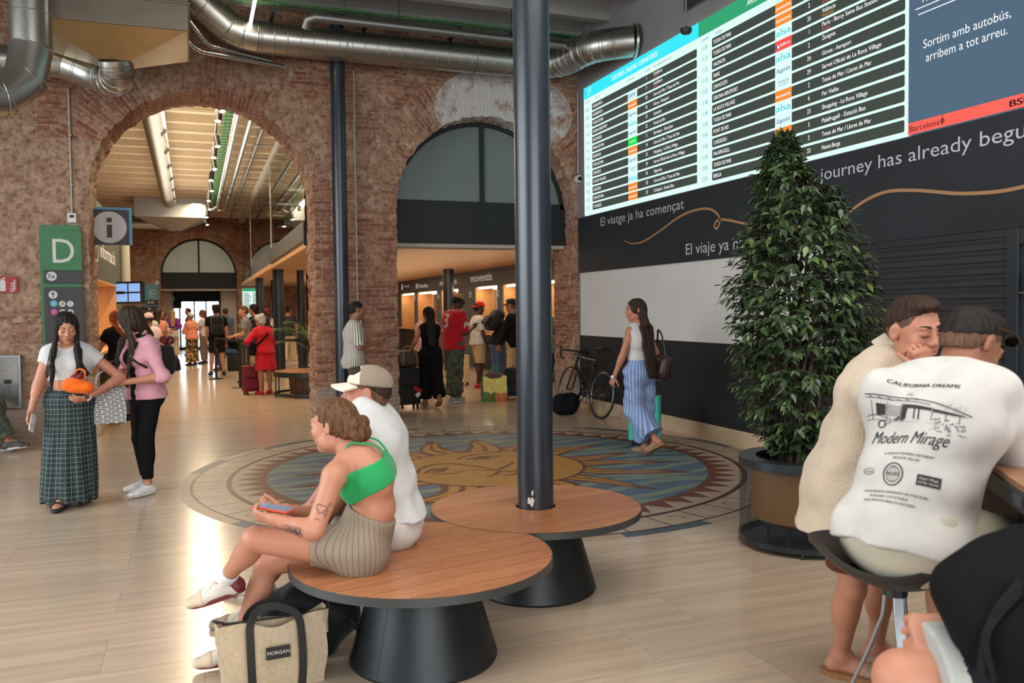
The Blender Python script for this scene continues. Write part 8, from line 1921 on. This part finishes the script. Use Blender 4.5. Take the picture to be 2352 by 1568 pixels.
t9 = Person('person with camouflage trousers seated beyond the left edge with one trainer in view', -2.62, 11.05, 0, 1.78, 'm', 1.0, SK_M, vox=.009, rz=math.radians(-95), P=(0, 0, .54), lean=(0, 10), Kr=(.10, .46, .50), ar=(.10, .62, .12), fr=(0, 1, .1), Kl=(-.1, .45, .5), al=(-.1, .42, .085), fl=(0, 1, 0))
t9.body(face=False); t9.top(C_GREY, sleeve=.6); t9.legs(camo() if False else C_CAMO, g=.03, to=1.85, flare=.02); t9.hair(H_DKB, 'short'); t9.shoes(mat('grey_black_trainer', (74, 70, 66), .6, noise=.5, nscale=40), S_SOLEW, 'trainer', lace=S_WHITE)
o = MB().box(-.25, .25, -.5, .5, 0, .43).build('wall_bench', wood_material('wall_bench_wood', (150, 98, 60), (186, 132, 88), .8, .1, 1, .4), None, loc=(-2.75, 11.2, 0), bevel=.005); setp(o, 'plain wooden bench block beyond the left edge', 'bench')
# ================================================================ PEOPLE AT THE ARCHES AND IN THE SECOND HALL
w = Person('person in striped shirt and black trousers standing with a phone against the brick pier', 1.96, 11.28, -84, 1.70, 'm', 1.0, SK_T, vox=.007, lean=(-2, 4), head=(4, 4, 0), wr=(.04, .33, 1.13), Er=(.24, .05, 1.08), hr=dict(d=(-.3, .9, .25), n=(-.5, .1, .8), curl=45), wl=(-.05, .33, 1.12), El=(-.25, .06, 1.08), hl=dict(d=(.3, .9, .25), n=(.5, .1, .8), curl=45))
w.body(); w.legs(C_BLACK, g=.014); w.top(C_STRM, g=.022, sleeve=.95, hem=.12, fold=.004, sg=.022, name='striped_shirt', neck=.02); w.hair(H_BLK, 'buzz', amp=.0006); w.shoes(S_BLACKS, S_SOLEW)
phone('phone held by the person in the striped shirt', w.W((0, .44, 1.19)), w.Rz @ V3(0, 1, .35), w.Rz @ V3(0, -.35, 1), (30, 30, 34))
w = Person('black haired person in sleeveless black top and wide trousers wheeling a suitcase', 3.50, 13.15, 14, 1.62, 'f', 1.0, SK_M, vox=.008, lean=(2, 3), head=(18, 6, 0), wl=(-.27, .22, .90), El=(-.24, .0, 1.06), hl=dict(curl=55), wr=(.25, .10, .72), hr=dict(curl=50), ar=(.07, -.28, .16), fr=(0, 1, -.5), al=(-.06, .12, .075))
w.body(face=False); w.legs(C_BLACK, g=.03, to=1.86, flare=.04, name='wide_trousers', fold=.008); w.top(C_BLACK, g=.01, sleeve=0, hem=-.06, name='sleeveless_top', neck=0, fold=.002, tuck=True); w.hair(H_BLK, 'long', .42, amp=.002); w.shoes(mat('grey_slide', (128, 108, 92), .8), S_CORK, 'slipper', high=.02)
phone('black device in the hand of the person in black', w.W(w.J['wr'] + V3(.0, .03, -.08)), w.Rz @ V3(0, .4, -1), w.Rz @ V3(1, 0, 0), (18, 18, 18))
sc_ = suitcase('tall black soft suitcase with a red tag beside the black wide trousers', 3.14, 13.22, math.radians(8), .36, .26, .58, (22, 22, 24), hard=False, handle=.12)
b = MB(); b.obox((.10, -.185, .30), .14, .01, .05, Matrix.Rotation(.5, 3, 'Y')); b.build('red_tag', cloth('red_tag', (180, 40, 52)), sc_, smooth=False); b = MB(); b.obox((.10, -.185, .22), .08, .01, .06, Matrix.Rotation(-.7, 3, 'Y')); b.build('white_tag', M_PLASTIC, sc_, smooth=False)
dk = place('duffel_bag', 'brown monogram holdall with tan straps on top of the tall black suitcase', 'bag', (3.14, 13.22, .785), (-.15, 1, 0)); MD = mat('brown_monogram', (62, 50, 42), .5, noise=.35, nscale=60); MT = mat('tan_leather', (158, 108, 62), .5, noise=.1)
sdf('bag_body', [Bx((0, 0, 0), (.21, .12, .13), None, .09, .03)], .009, MD, dk, (), folds(.006, 22, 2)); b = MB(); b.tube(crspline([(-.12, -.125, -.10), (-.11, -.13, .05), (-.07, -.05, .18), (.07, -.05, .18), (.11, -.13, .05), (.12, -.125, -.10)], 5), .010, 8); b.tube(crspline([(.2, 0, .05), (.25, -.10, -.10), (.26, -.12, -.25), (.22, -.1, -.05)], 5), .009, 8); b.build('strap', MT, dk)
w = Person('person in red football shirt, striped cap and camouflage trousers looking at a phone', 4.02, 13.62, -52, 1.86, 'm', 1.0, SK_D, vox=.008, lean=(-2, 12), head=(6, 26, 0), wr=(.08, .36, 1.24), Er=(.26, .06, 1.16), hr=dict(d=(-.2, .9, .3), n=(-.3, 0, 1), curl=45), wl=(-.03, .37, 1.22), El=(-.25, .08, 1.16), hl=dict(d=(.2, .9, .3), n=(.3, 0, 1), curl=45), ar=(.1, -.10, .085), al=(-.12, .14, .085))
w.body(face=False); w.legs(C_CAMO, g=.045, to=1.9, flare=.05, name='baggy_trousers', fold=.009); w.top(C_RED, g=.026, wide=.06, sleeve=.95, hem=.10, sg=.028, name='football_shirt', neck=.005); w.hair(H_BLK, 'buzz'); w.cap(stripes('tan_striped_cap', (176, 134, 84), (96, 66, 44), 40, 'ang', .6), cloth('tan_brim', (170, 126, 78))); w.shoes(mat('silver_trainer', (150, 146, 140), .5, noise=.3, nscale=40), S_SOLEW)
sh12 = [c for c in w.root.children if c.name.startswith('football_shirt')][0]; J = w.J; Rc = J['Rc']; bk = nrm(-Rc[:, 1]); ux = nrm(np.cross(V3(0, 0, 1), bk)); uy = np.cross(bk, ux)
nb = MB(); nb.text('3', .34, -.09, -.14, 0, bold=.03, xs=.95); nt_ = MB(); nt_.text('MKNU', .075, -.13, .145, 0, bold=.02, width=.26)
project_print(w, sh12, [('shirt_number', sub(nb, 1), C_WHITE), ('shirt_name', nt_, C_WHITE)], J['W2'] + Rc[:, 2] * .02, ux, uy)
b = MB(); e_, s_ = J['er'], J['sr']; c_ = s_ + (e_ - s_) * .55 + Rc[:, 0] * .075; b.obox(c_, .012, .09, .11, Matrix(Rc.tolist())); b.build('sleeve_badge', C_WHITE, w.root, bevel=.004)
phone('phone held up by the person in the red shirt', w.W((.02, .47, 1.30)), w.Rz @ V3(0, 1, .5), w.Rz @ V3(0, -.5, 1), (30, 30, 34))
w = Person('older person with grey head scarf and pink printed kimono behind the long black hair', 3.98, 15.2, -160, 1.60, 'f', 1.05, SK_L, vox=.009, lean=(4, 8), head=(0, 14, 0), wr=(.05, .26, 1.0), wl=(-.06, .26, .98), hr=dict(curl=40), hl=dict(curl=40)); w.body(); w.legs(C_BEIGE, g=.03); w.top(C_KIM, g=.04, sleeve=1.6, hem=.28, sg=.04, name='kimono', wide=.08); w.shoes(S_TAUPE)
T = w.HT(); sdf('head_scarf', [El(T(0, -.02, .035), (.09, .105, .10), w.J['Rh'], .02), El(T(0, -.045, -.05), (.085, .075, .09), w.J['Rh'], .03), El(T(0, .09, -.01), (.058, .06, .085), w.J['Rh'], .01, 's')], .009, cloth('grey_scarf', (168, 168, 172)), w.root, (), folds(.004, 60, 2))
w = Person('person in white T-shirt, red cap and khaki shorts waiting with hand in pocket', 5.25, 16.02, -70, 1.72, 'm', 1.0, SK_D, vox=.009, lean=(-4, 2), head=(0, 2, 0), wr=(.22, .10, .84), wl=(-.2, .12, .86), ar=(.10, -.05, .085), al=(-.09, .10, .085)); w.body(); w.legs(C_KHAKI, g=.03, to=.98, flare=.03, name='cargo_shorts'); w.top(C_OFFW, g=.016, wide=.035, sleeve=.75, hem=.06, name='t_shirt'); w.hair(H_BLK, 'buzz'); w.cap(cloth('bright_red_cap', (206, 24, 34)), yaw=180); w.shoes(S_REDS, S_REDS)
w = Person('person with curly blond hair and black tank top, hands on hips, behind the red cap', 5.25, 17.4, 40, 1.66, 'f', 1.05, SK_L, vox=.010, wr=(.19, .05, .98), Er=(.40, -.06, 1.14), wl=(-.19, .05, .98), El=(-.40, -.06, 1.14), hr=dict(curl=20), hl=dict(curl=20)); w.body(face=False); w.legs(C_JEANS, g=.012); w.top(C_BLACK, g=.012, sleeve=0, hem=-.02, tuck=True); w.hair(H_BLD, 'curly'); w.shoes(S_WHITE, S_SOLEW)
suitcase('cream suitcase with brown leather trim and raised handle behind the khaki shorts', 5.05, 16.7, math.radians(20), .40, .26, .56, (214, 192, 150), handle=.42)
w = Person('person in dark T-shirt and jeans bending under a big black backpack', 5.46, 15.5, -62, 1.66, 'm', 1.0, SK_M, vox=.009, lean=(20, 42), head=(0, 30, 0), wr=(.14, .32, .98), wl=(-.14, .32, .98), hr=dict(curl=40), hl=dict(curl=40)); w.body(face=False); w.legs(C_JEANS, g=.018); w.top(C_BLACK2, g=.018, sleeve=.9, hem=.06); w.hair(H_DKB, 'short'); w.shoes(S_BLACKS, S_SOLEW); J = w.J
backpack('big black travel backpack with a white ticket in its pocket worn in the counter queue', w.W(J['W2'] - J['Rc'][:, 1] * .25), w.Rz @ J['Rc'][:, 1], w.Rz @ J['Rc'][:, 2], .30, .18, .44, (30, 30, 32), strap=False)
w = Person('person in black cap and black top with khaki trousers half behind the front column', 5.52, 14.72, 68, 1.76, 'm', 1.05, SK_T, vox=.009, lean=(0, 2), head=(0, 4, 0), wl=(-.2, .22, .86), hl=dict(curl=40)); w.body(); w.legs(C_KHAKI, g=.025); w.top(C_BLACK, g=.02, sleeve=1.9, hem=.1, sg=.02); w.hair(H_BLK, 'short'); w.cap(cloth('black_cap', (26, 26, 28))); w.shoes(S_BLACKS, S_SOLEW)
suitcase('black soft suitcase standing behind the front column', 5.16, 13.72, math.radians(-12), .40, .26, .48, (30, 30, 32), hard=False, handle=0)
def veg_bag():
 m, g = newmat('vegetable_print', .5); s = g.sep(g.obj()); n = g.noise(g.obj(), 16, 3); z = s[2]
 c = g.mix(g.m('GREATER_THAN', n, .54), lin((232, 214, 92)), lin((244, 232, 150))); low = g.m('LESS_THAN', g.m('ADD', z, g.m('MULTIPLY', n, .12)), .20); veg = g.mix(g.m('GREATER_THAN', s[0], .0), lin((70, 124, 46)), lin((214, 120, 60))); c = g.mix(low, c, g.mix(g.m('GREATER_THAN', n, .58), veg, lin((178, 84, 50)))); c = g.mix(g.m('GREATER_THAN', g.m('ABSOLUTE', s[0]), .20), c, lin((52, 128, 92))); g.col(c); return m
t_ = tote('shopping_bag', 'yellow shopping bag printed with vegetables on the floor of the counter queue', (4.74, 13.62, 0), math.radians(-10), .42, .24, .42, veg_bag(), M_WEB, 1.02); b = MB(); MG = mat('green_webbing', (48, 160, 92), .6)
for yy in (-1, 1): b.tube(crspline([(-.06, yy * .06, .42), (-.05, yy * .02, .50), (-.01, 0, .58), (.03, 0, .55), (.05, yy * .02, .48), (.06, yy * .06, .42)], 4), .010, 6)
b.build('handle', MG, t_); sdf('folded_clothes', [El((0, 0, .42), (.18, .09, .07), None, .03), El((-.08, .0, .45), (.08, .06, .05), None, .03)], .012, cloth('brown_print', (96, 84, 74), noise=.4), t_, (), folds(.008, 50, 2))
w = Person('person in olive green T-shirt and black shorts standing right of the front column', 5.50, 13.3, 6, 1.70, 'm', 1.08, SK_L, vox=.009, lean=(4, 8), head=(0, 10, 0), wr=(.06, .34, 1.18), Er=(.28, .1, 1.12), wl=(-.14, .30, 1.1), hr=dict(curl=40), hl=dict(curl=40)); w.body(face=False); w.legs(C_BLACK, g=.03, to=1.0, flare=.03, name='shorts'); w.top(C_OLIVE, g=.03, sleeve=.9, hem=.12, sg=.03, wide=.02); w.hair(H_BLK, 'short'); w.shoes(mat('tan_trainer', (168, 120, 82), .6), S_SOLEW)

w = Person('older person with curly grey hair in red dress with a red suitcase', 1.20, 16.55, 26, 1.52, 'f', 1.12, SK_L, vox=.008, lean=(6, 16), head=(10, 18, 0), wl=(-.16, .25, .96), El=(-.32, .02, 1.0), wr=(.1, .3, .98), hl=dict(curl=50), hr=dict(curl=40), hs=1.0); w.body(face=False); w.top(C_RED, g=.022, sleeve=1.25, hem=.05, sg=.022, name='dress_top', neck=.01); w.skirt(C_RED, .36, .215, .10, pleat=.006, npl=9, name='dress_skirt'); w.hair(H_GRY, 'curly', amp=.004); w.shoes(S_REDS, S_REDS); J = w.J; Rc = J['Rc']
w.strap(C_BLACK, crspline([tuple(J['N'] + Rc[:, 0] * .11 + Rc[:, 1] * .02), tuple(J['N'] + Rc[:, 0] * .09 - Rc[:, 1] * .06 - Rc[:, 2] * .03), tuple(J['W2'] + Rc[:, 0] * .0 - Rc[:, 1] * .155 - Rc[:, 2] * .02), tuple(J['W1'] - Rc[:, 0] * .13 - Rc[:, 1] * .13), tuple(J['W1'] - Rc[:, 0] * .20 - Rc[:, 1] * .02 - V3(0, 0, .06))], 5), .035, 'bag_strap')
hb = place('handbag', 'small black shoulder bag hanging at the side of the red dress', 'bag', w.W(J['P'] + V3(-.235, .02, .05)), w.Rz @ V3(.2, 1, 0)); sdf('bag_body', [Bx((0, 0, 0), (.05, .11, .13), None, .04, .02)], .009, C_BLACK, hb, (), folds(.004, 30, 1))
suitcase('dark red soft suitcase with raised handle beside the red dress', .98, 16.72, math.radians(14), .36, .26, .48, (112, 24, 48), hard=False, handle=.34)
w = Person('person in blue and white striped top seated on the round hall bench', 2.12, 15.95, 0, 1.66, 'f', 1.1, SK_L, vox=.009, rz=math.radians(-62), P=(0, 0, .55), lean=(12, 40), head=(0, 20, 0), wr=(.1, .5, .62), wl=(-.1, .5, .62), Kr=(.11, .45, .50), ar=(.11, .48, .085), Kl=(-.11, .45, .5), al=(-.11, .44, .085), hr=dict(curl=40), hl=dict(curl=40)); w.body(face=False); w.top(C_BRET, g=.024, sleeve=.8, hem=.04, sg=.024); w.legs(C_NAVY, g=.02, to=1.8); w.hair(H_DKB, 'short'); w.shoes(S_WHITE, S_SOLEW)
far = dict(vox=.011)
def extra(label, x, y, face, h, sex, bulk, sk, topm, legm, hairm, hs, leg_to=1.9, sleeve=.6, shoe=None, length=.3, flare=0, pose=None, hem=.06, bag=None, wide=.0, fc=False, tuck=False, capm=None):
 w = Person(label, x, y, face, h, sex, bulk, sk, vox=.011, **(pose or {})); w.body(face=fc, lips=False)
 w.legs(legm, g=.02, to=leg_to, flare=flare); w.top(topm, g=.02, sleeve=sleeve, hem=hem, sg=.02, wide=wide, tuck=tuck); w.hair(hairm, hs, length, vox=.010); w.shoes(shoe or S_BLACKS)
 if capm: w.cap(capm)
 if bag: J = w.J; backpack(bag, w.W(J['W2'] - J['Rc'][:, 1] * .21 - V3(0, 0, .05)), w.Rz @ J['Rc'][:, 1], w.Rz @ J['Rc'][:, 2], .30, .20, .46, (26, 27, 30), strap=True, vox=.012)
 return w
front = dict(wr=(.08, .30, 1.02), wl=(-.08, .30, 1.02), hr=dict(curl=40), hl=dict(curl=40))
extra('person with red hair in black top and taupe jeans at the information booth', -1.03, 13.45, 22, 1.62, 'f', 1.12, SK_L, C_BLACK, C_TAUPE, H_RED, 'long', length=.30, hem=.0, sleeve=.5, pose=dict(lean=(6, 14), wl=(-.2, .36, .98), hl=dict(curl=20), head=(10, 6, 0)))
extra('person in lime green top beside the red hair at the information booth', -.88, 14.5, 40, 1.58, 'f', 1.2, SK_M, C_LIME, C_TAUPE, H_DKB, 'bun', pose=dict(lean=(10, 26), head=(0, 14, 0)), wide=.04)
extra('person with burgundy red hair and white blouse in the information queue', -.95, 15.6, 70, 1.60, 'f', 1.05, SK_L, C_WHITE, C_CHAR, H_GING, 'long', length=.12, sleeve=1.6, pose=front)
extra('person in pink top and pale pink cap in the information queue', -.78, 16.3, 10, 1.56, 'f', 1.05, SK_L, C_PALEPINK, C_JEANS, H_DKB, 'short', capm=cloth('pale_pink_cap', (214, 184, 188)))
extra('person with dark skin and black cap in the information queue', -.90, 17.4, 160, 1.70, 'm', 1.0, SK_D, C_WHITE, C_CHAR, H_BLK, 'buzz', capm=cloth('black_knit_cap', (28, 28, 32)))
extra('person with dark curly hair and orange sleeveless dress in the queue behind the pink cap', -.80, 20.3, -20, 1.66, 'f', 1.0, SK_T, C_PEACH, C_CHAR, H_DKB, 'long', length=.3, sleeve=0)
extra('person in black T-shirt with arms folded near the letter E sign', -.98, 25.6, -80, 1.66, 'f', 1.05, SK_L, C_BLACK, C_CHAR, H_BLK, 'bun', pose=front)
extra('person in white sleeves with dark hair below the letter E sign', -1.0, 30.2, -100, 1.55, 'f', 1.0, SK_T, C_WHITE, C_NAVY, H_BLK, 'bun', sleeve=1.5, pose=front)
w = extra('person with long blond hair in purple jumper holding a paper behind the back', -.74, 31.0, 0, 1.66, 'f', 1.05, SK_L, C_PURPLE, C_BEIGE, H_BLD, 'long', length=.34, sleeve=1.9, flare=.05, hem=.02, pose=dict(wr=(.05, -.16, .95), wl=(-.05, -.16, .95), er=(1, -.5, 0), el=(-1, -.5, 0), hr=dict(curl=40), hl=dict(curl=40)))
o = place('paper', 'white sheet of paper held behind the purple jumper', 'paper', w.W((.02, -.235, .86)), w.Rz @ V3(0, 1, 0)); MB().box(-.17, .17, -.002, .002, -.11, .11).build('sheet', M_PLASTIC, o, smooth=False)
extra('person in peach jumper and printed wide trousers with a cross strap', -.12, 26.6, 35, 1.56, 'f', 1.08, SK_L, C_PEACH, C_LEO, H_GRY, 'short', sleeve=1.7, flare=.06, wide=.03, pose=front)
extra('person with shoulder length brown hair in white top right of the peach jumper', .22, 27.4, 70, 1.66, 'f', 1.0, SK_L, C_WHITE, C_TAUPE, H_BRN, 'long', length=.14, pose=front)
extra('person in grey top standing before the bright street doors', -.22, 33.0, 90, 1.74, 'm', 1.0, SK_M, C_OLIVE, C_CHAR, H_BLK, 'short', fc=True)
extra('person with black curly hair, black shorts and black trainers behind the queue post', .47, 22.1, 4, 1.76, 'm', 1.05, SK_L, C_BLACK, C_BLACK2, H_BLK, 'curly', leg_to=.85, bag='large black backpack on the person in black shorts', pose=dict(ar=(.15, 0, .085), al=(-.15, 0, .085)))
extra('person in dusty blue T-shirt seen from behind far down the hall', .86, 27.6, 4, 1.70, 'm', 1.05, SK_T, C_BLUE, C_CHAR, H_DKB, 'short')
w = Person('bearded person in black T-shirt and jeans sitting leaning forward in the far hall', 1.0, 24.0, 0, 1.72, 'm', 1.0, SK_T, vox=.011, rz=math.radians(105), P=(0, 0, .50), lean=(20, 40), head=(0, 0, 0), wr=(.02, .52, .52), wl=(-.02, .52, .52), Kr=(.13, .42, .50), ar=(.13, .40, .085), Kl=(-.13, .42, .5), al=(-.13, .44, .085), hr=dict(curl=40), hl=dict(curl=40)); w.body(); w.top(C_BLACK, sleeve=.6); w.legs(C_JEANS, to=1.9); w.hair(H_BLK, 'short'); w.shoes(S_BLACKS, S_SOLEW)
o = MB().box(-.35, .35, -.5, .5, 0, .40).build('dark_bench', M_DARK, None, loc=(1.12, 24.05, 0), bevel=.01); setp(o, 'low dark bench under the bearded person in the far hall', 'bench')
extra('person in grey T-shirt with camera strap and backpack behind the queue belt', 1.02, 19.4, 96, 1.70, 'm', 1.0, SK_L, C_GREY, C_CHAR, H_BRN, 'short', bag='brown black backpack with white bottle on the person in grey', pose=front)
extra('person with black curly hair in dark shirt just right of the grey T-shirt', 1.30, 20.6, 60, 1.74, 'm', 1.0, SK_M, C_BLACK2, C_KHAKI, H_BLK, 'curly', bag='black backpack right of the grey T-shirt')
extra('person with burgundy braids in pale top behind the thick mezzanine column', 1.72, 22.6, -150, 1.66, 'f', 1.0, SK_D, C_PALEPINK, C_CHAR, H_GING, 'long', length=.2)
extra('person in charcoal T-shirt and beige trousers walking away under the mezzanine', 2.44, 24.6, -12, 1.72, 'm', 1.0, SK_L, C_CHAR, C_BEIGE, H_DKB, 'short', flare=.03, shoe=S_WHITE, pose=dict(ar=(.08, .3, .085), al=(-.08, -.3, .16), fl=(0, 1, -.4)))

# ================================================================ BICYCLE BY THE WALL
bk_ = thing('bicycle', 'black road bicycle with white lettering leaning on the right wall', 'bicycle', (5.30, 10.72, 0), math.radians(3)); lean = math.radians(7)
def LB(y, z, x=0): return Vector((x * math.cos(lean) + z * math.sin(lean), y, z * math.cos(lean) - x * math.sin(lean)))
M_FR = mat('black_bike_paint', (24, 25, 28), .25, coat=.5); R_ = .335
def wheel(nm, yc):
 b = MB(); b.tube([LB(yc + R_ * math.cos(a), R_ + R_ * math.sin(a)) for a in [2 * PI * i / 48 for i in range(48)]], .014, 8, closed=True); t = b.build('wheel', M_RUBBER, bk_)
 b = MB(); b.tube([LB(yc + .312 * math.cos(a), R_ + .312 * math.sin(a)) for a in [2 * PI * i / 48 for i in range(48)]], .011, 8, closed=True); b.build('rim', M_ALU, t)
 b = MB()
 for k in range(22):
  a = 2 * PI * k / 22; b.tube([LB(yc + .02 * math.cos(a + .9), R_ + .02 * math.sin(a + .9), .02 * (-1) ** k), LB(yc + .305 * math.cos(a), R_ + .305 * math.sin(a))], .0012, 4)
 b.tube([LB(yc, R_, -.05), LB(yc, R_, .05)], .016, 10); b.build('spoke', M_ALU, t)
wheel('rear', 0); wheel('front', 1.0)
BBp, ST, HT_, HB = (.42, .27), (.27, .80), (.82, .84), (.87, .70)
b = MB(); b.tube([LB(*BBp), LB(*ST)], .017, 10); b.tube([LB(*ST), LB(*HT_)], .016, 10); b.tube([LB(*BBp), LB(*HB)], .024, 12); b.tube([LB(*HT_), LB(*HB)], .021, 10)
for q in (-1, 1): b.tube([LB(BBp[0], BBp[1], q * .03), LB(0, R_, q * .055)], .009, 8); b.tube([LB(ST[0], ST[1] - .05, q * .015), LB(0, R_, q * .055)], .008, 8); b.tube([LB(HB[0] + .005, HB[1] - .02, q * .03), LB(.93, .5, q * .045), LB(1.0, R_, q * .05)], .012, 8)
b.build('frame', M_FR, bk_)
b = MB(); b.tube([LB(ST[0], ST[1]), LB(ST[0] - .05, .97)], .013, 10); b.build('seat_post', M_FR, bk_)
s_ = sdf('saddle', [Qc(tuple(LB(.10, .985)), tuple(LB(.24, .985)), (.065, .025), (.03, .02), (1, 0, 0), .02), Cc(tuple(LB(.24, .985)), tuple(LB(.36, .98)), .022, .016, .02)], .008, M_RUBBER, bk_)
b = MB(); b.tube([LB(.82, .84), LB(.81, .90), LB(.90, .92)], .014, 10); b.tube([LB(.90, .92, -.20), LB(.90, .92, .20)], .013, 10)
for q in (-1, 1): b.tube(crspline([tuple(LB(.90, .92, q * .20)), tuple(LB(.98, .92, q * .21)), tuple(LB(1.0, .87, q * .21)), tuple(LB(.96, .80, q * .21)), tuple(LB(.88, .79, q * .21))], 4), .014, 8); b.tube([LB(.98, .92, q * .21), LB(1.03, .97, q * .21)], .014, 8); b.tube(crspline([tuple(LB(1.0, .93, q * .2)), tuple(LB(1.06, .98, q * .1)), tuple(LB(.98, .80, .02)), tuple(LB(.85, .72))], 4), .003, 5)
b.build('handlebar', M_BLACK, bk_)
b = MB(); b.tube([LB(BBp[0] + .09 * math.cos(a), BBp[1] + .09 * math.sin(a), -.045) for a in [2 * PI * i / 28 for i in range(28)]], .007, 6, closed=True); b.tube([LB(BBp[0], BBp[1], -.06), LB(BBp[0] + .12, BBp[1] - .12, -.065)], .009, 8); b.tube([LB(BBp[0], BBp[1], .06), LB(BBp[0] - .12, BBp[1] + .12, .065)], .009, 8); b.obox(LB(BBp[0] + .12, BBp[1] - .125, -.10), .07, .05, .015); b.obox(LB(BBp[0] - .12, BBp[1] + .125, .10), .07, .05, .015)
b.tube([LB(BBp[0], BBp[1] + .09, -.045), LB(0, R_ + .035, -.05)], .004, 5); b.tube([LB(BBp[0], BBp[1] - .09, -.045), LB(.02, R_ - .12, -.05), LB(0, R_ - .035, -.05)], .004, 5); b.build('crankset', M_ALU, bk_)
b = MB(); d_ = nrm(V3(LB(*HB)) - V3(LB(*BBp))); c_ = V3(LB(*BBp)) + d_ * .30; n_ = nrm(np.cross(d_, V3(1, 0, 0)))
TBk = lambda u, v, w: tuple(c_ + V3(-.0255 - w, 0, 0) + d_ * u + n_ * v * 1.0)
b.text('GIANT', .055, -.13, -.018, 0, lambda u, v, w: tuple(c_ + V3(-.0255 - w, 0, 0) - d_ * u - n_ * v), bold=.02, width=.24); b.build('frame_lettering', C_WHITE, bk_, smooth=False)
b = MB(); b.tube([c_ + V3(-.02, 0, .06) - d_ * .12, c_ + V3(-.02, 0, .06) + d_ * .07], .034, 14); b.build('bottle', M_BLACK, bk_); b = MB(); b.tube([LB(.30, .76, -.02), LB(.36, .74, 0), LB(.34, .68, .02), LB(.29, .70, 0), LB(.33, .77, .02)], .012, 8); b.build('coiled_lock', M_BLACK, bk_)
du = place('sports_bag', 'black soft sports bag on the floor beside the bicycle', 'bag', (5.05, 11.35, .16), (.2, 1, 0)); sdf('bag_body', [Bx((0, 0, 0), (.19, .16, .155), None, .11, .03), El((.06, 0, .03), (.14, .13, .13), None, .04)], .009, C_BLACK, du, [((0, 0, -.155), (0, 0, -1))], folds(.014, 18, 3)); b = MB(); b.tube(crspline([(-.12, -.14, .05), (-.02, -.16, .17), (.1, -.14, .08), (.2, -.1, .0)], 5), .012, 6); b.build('strap', C_BLACK2, du)
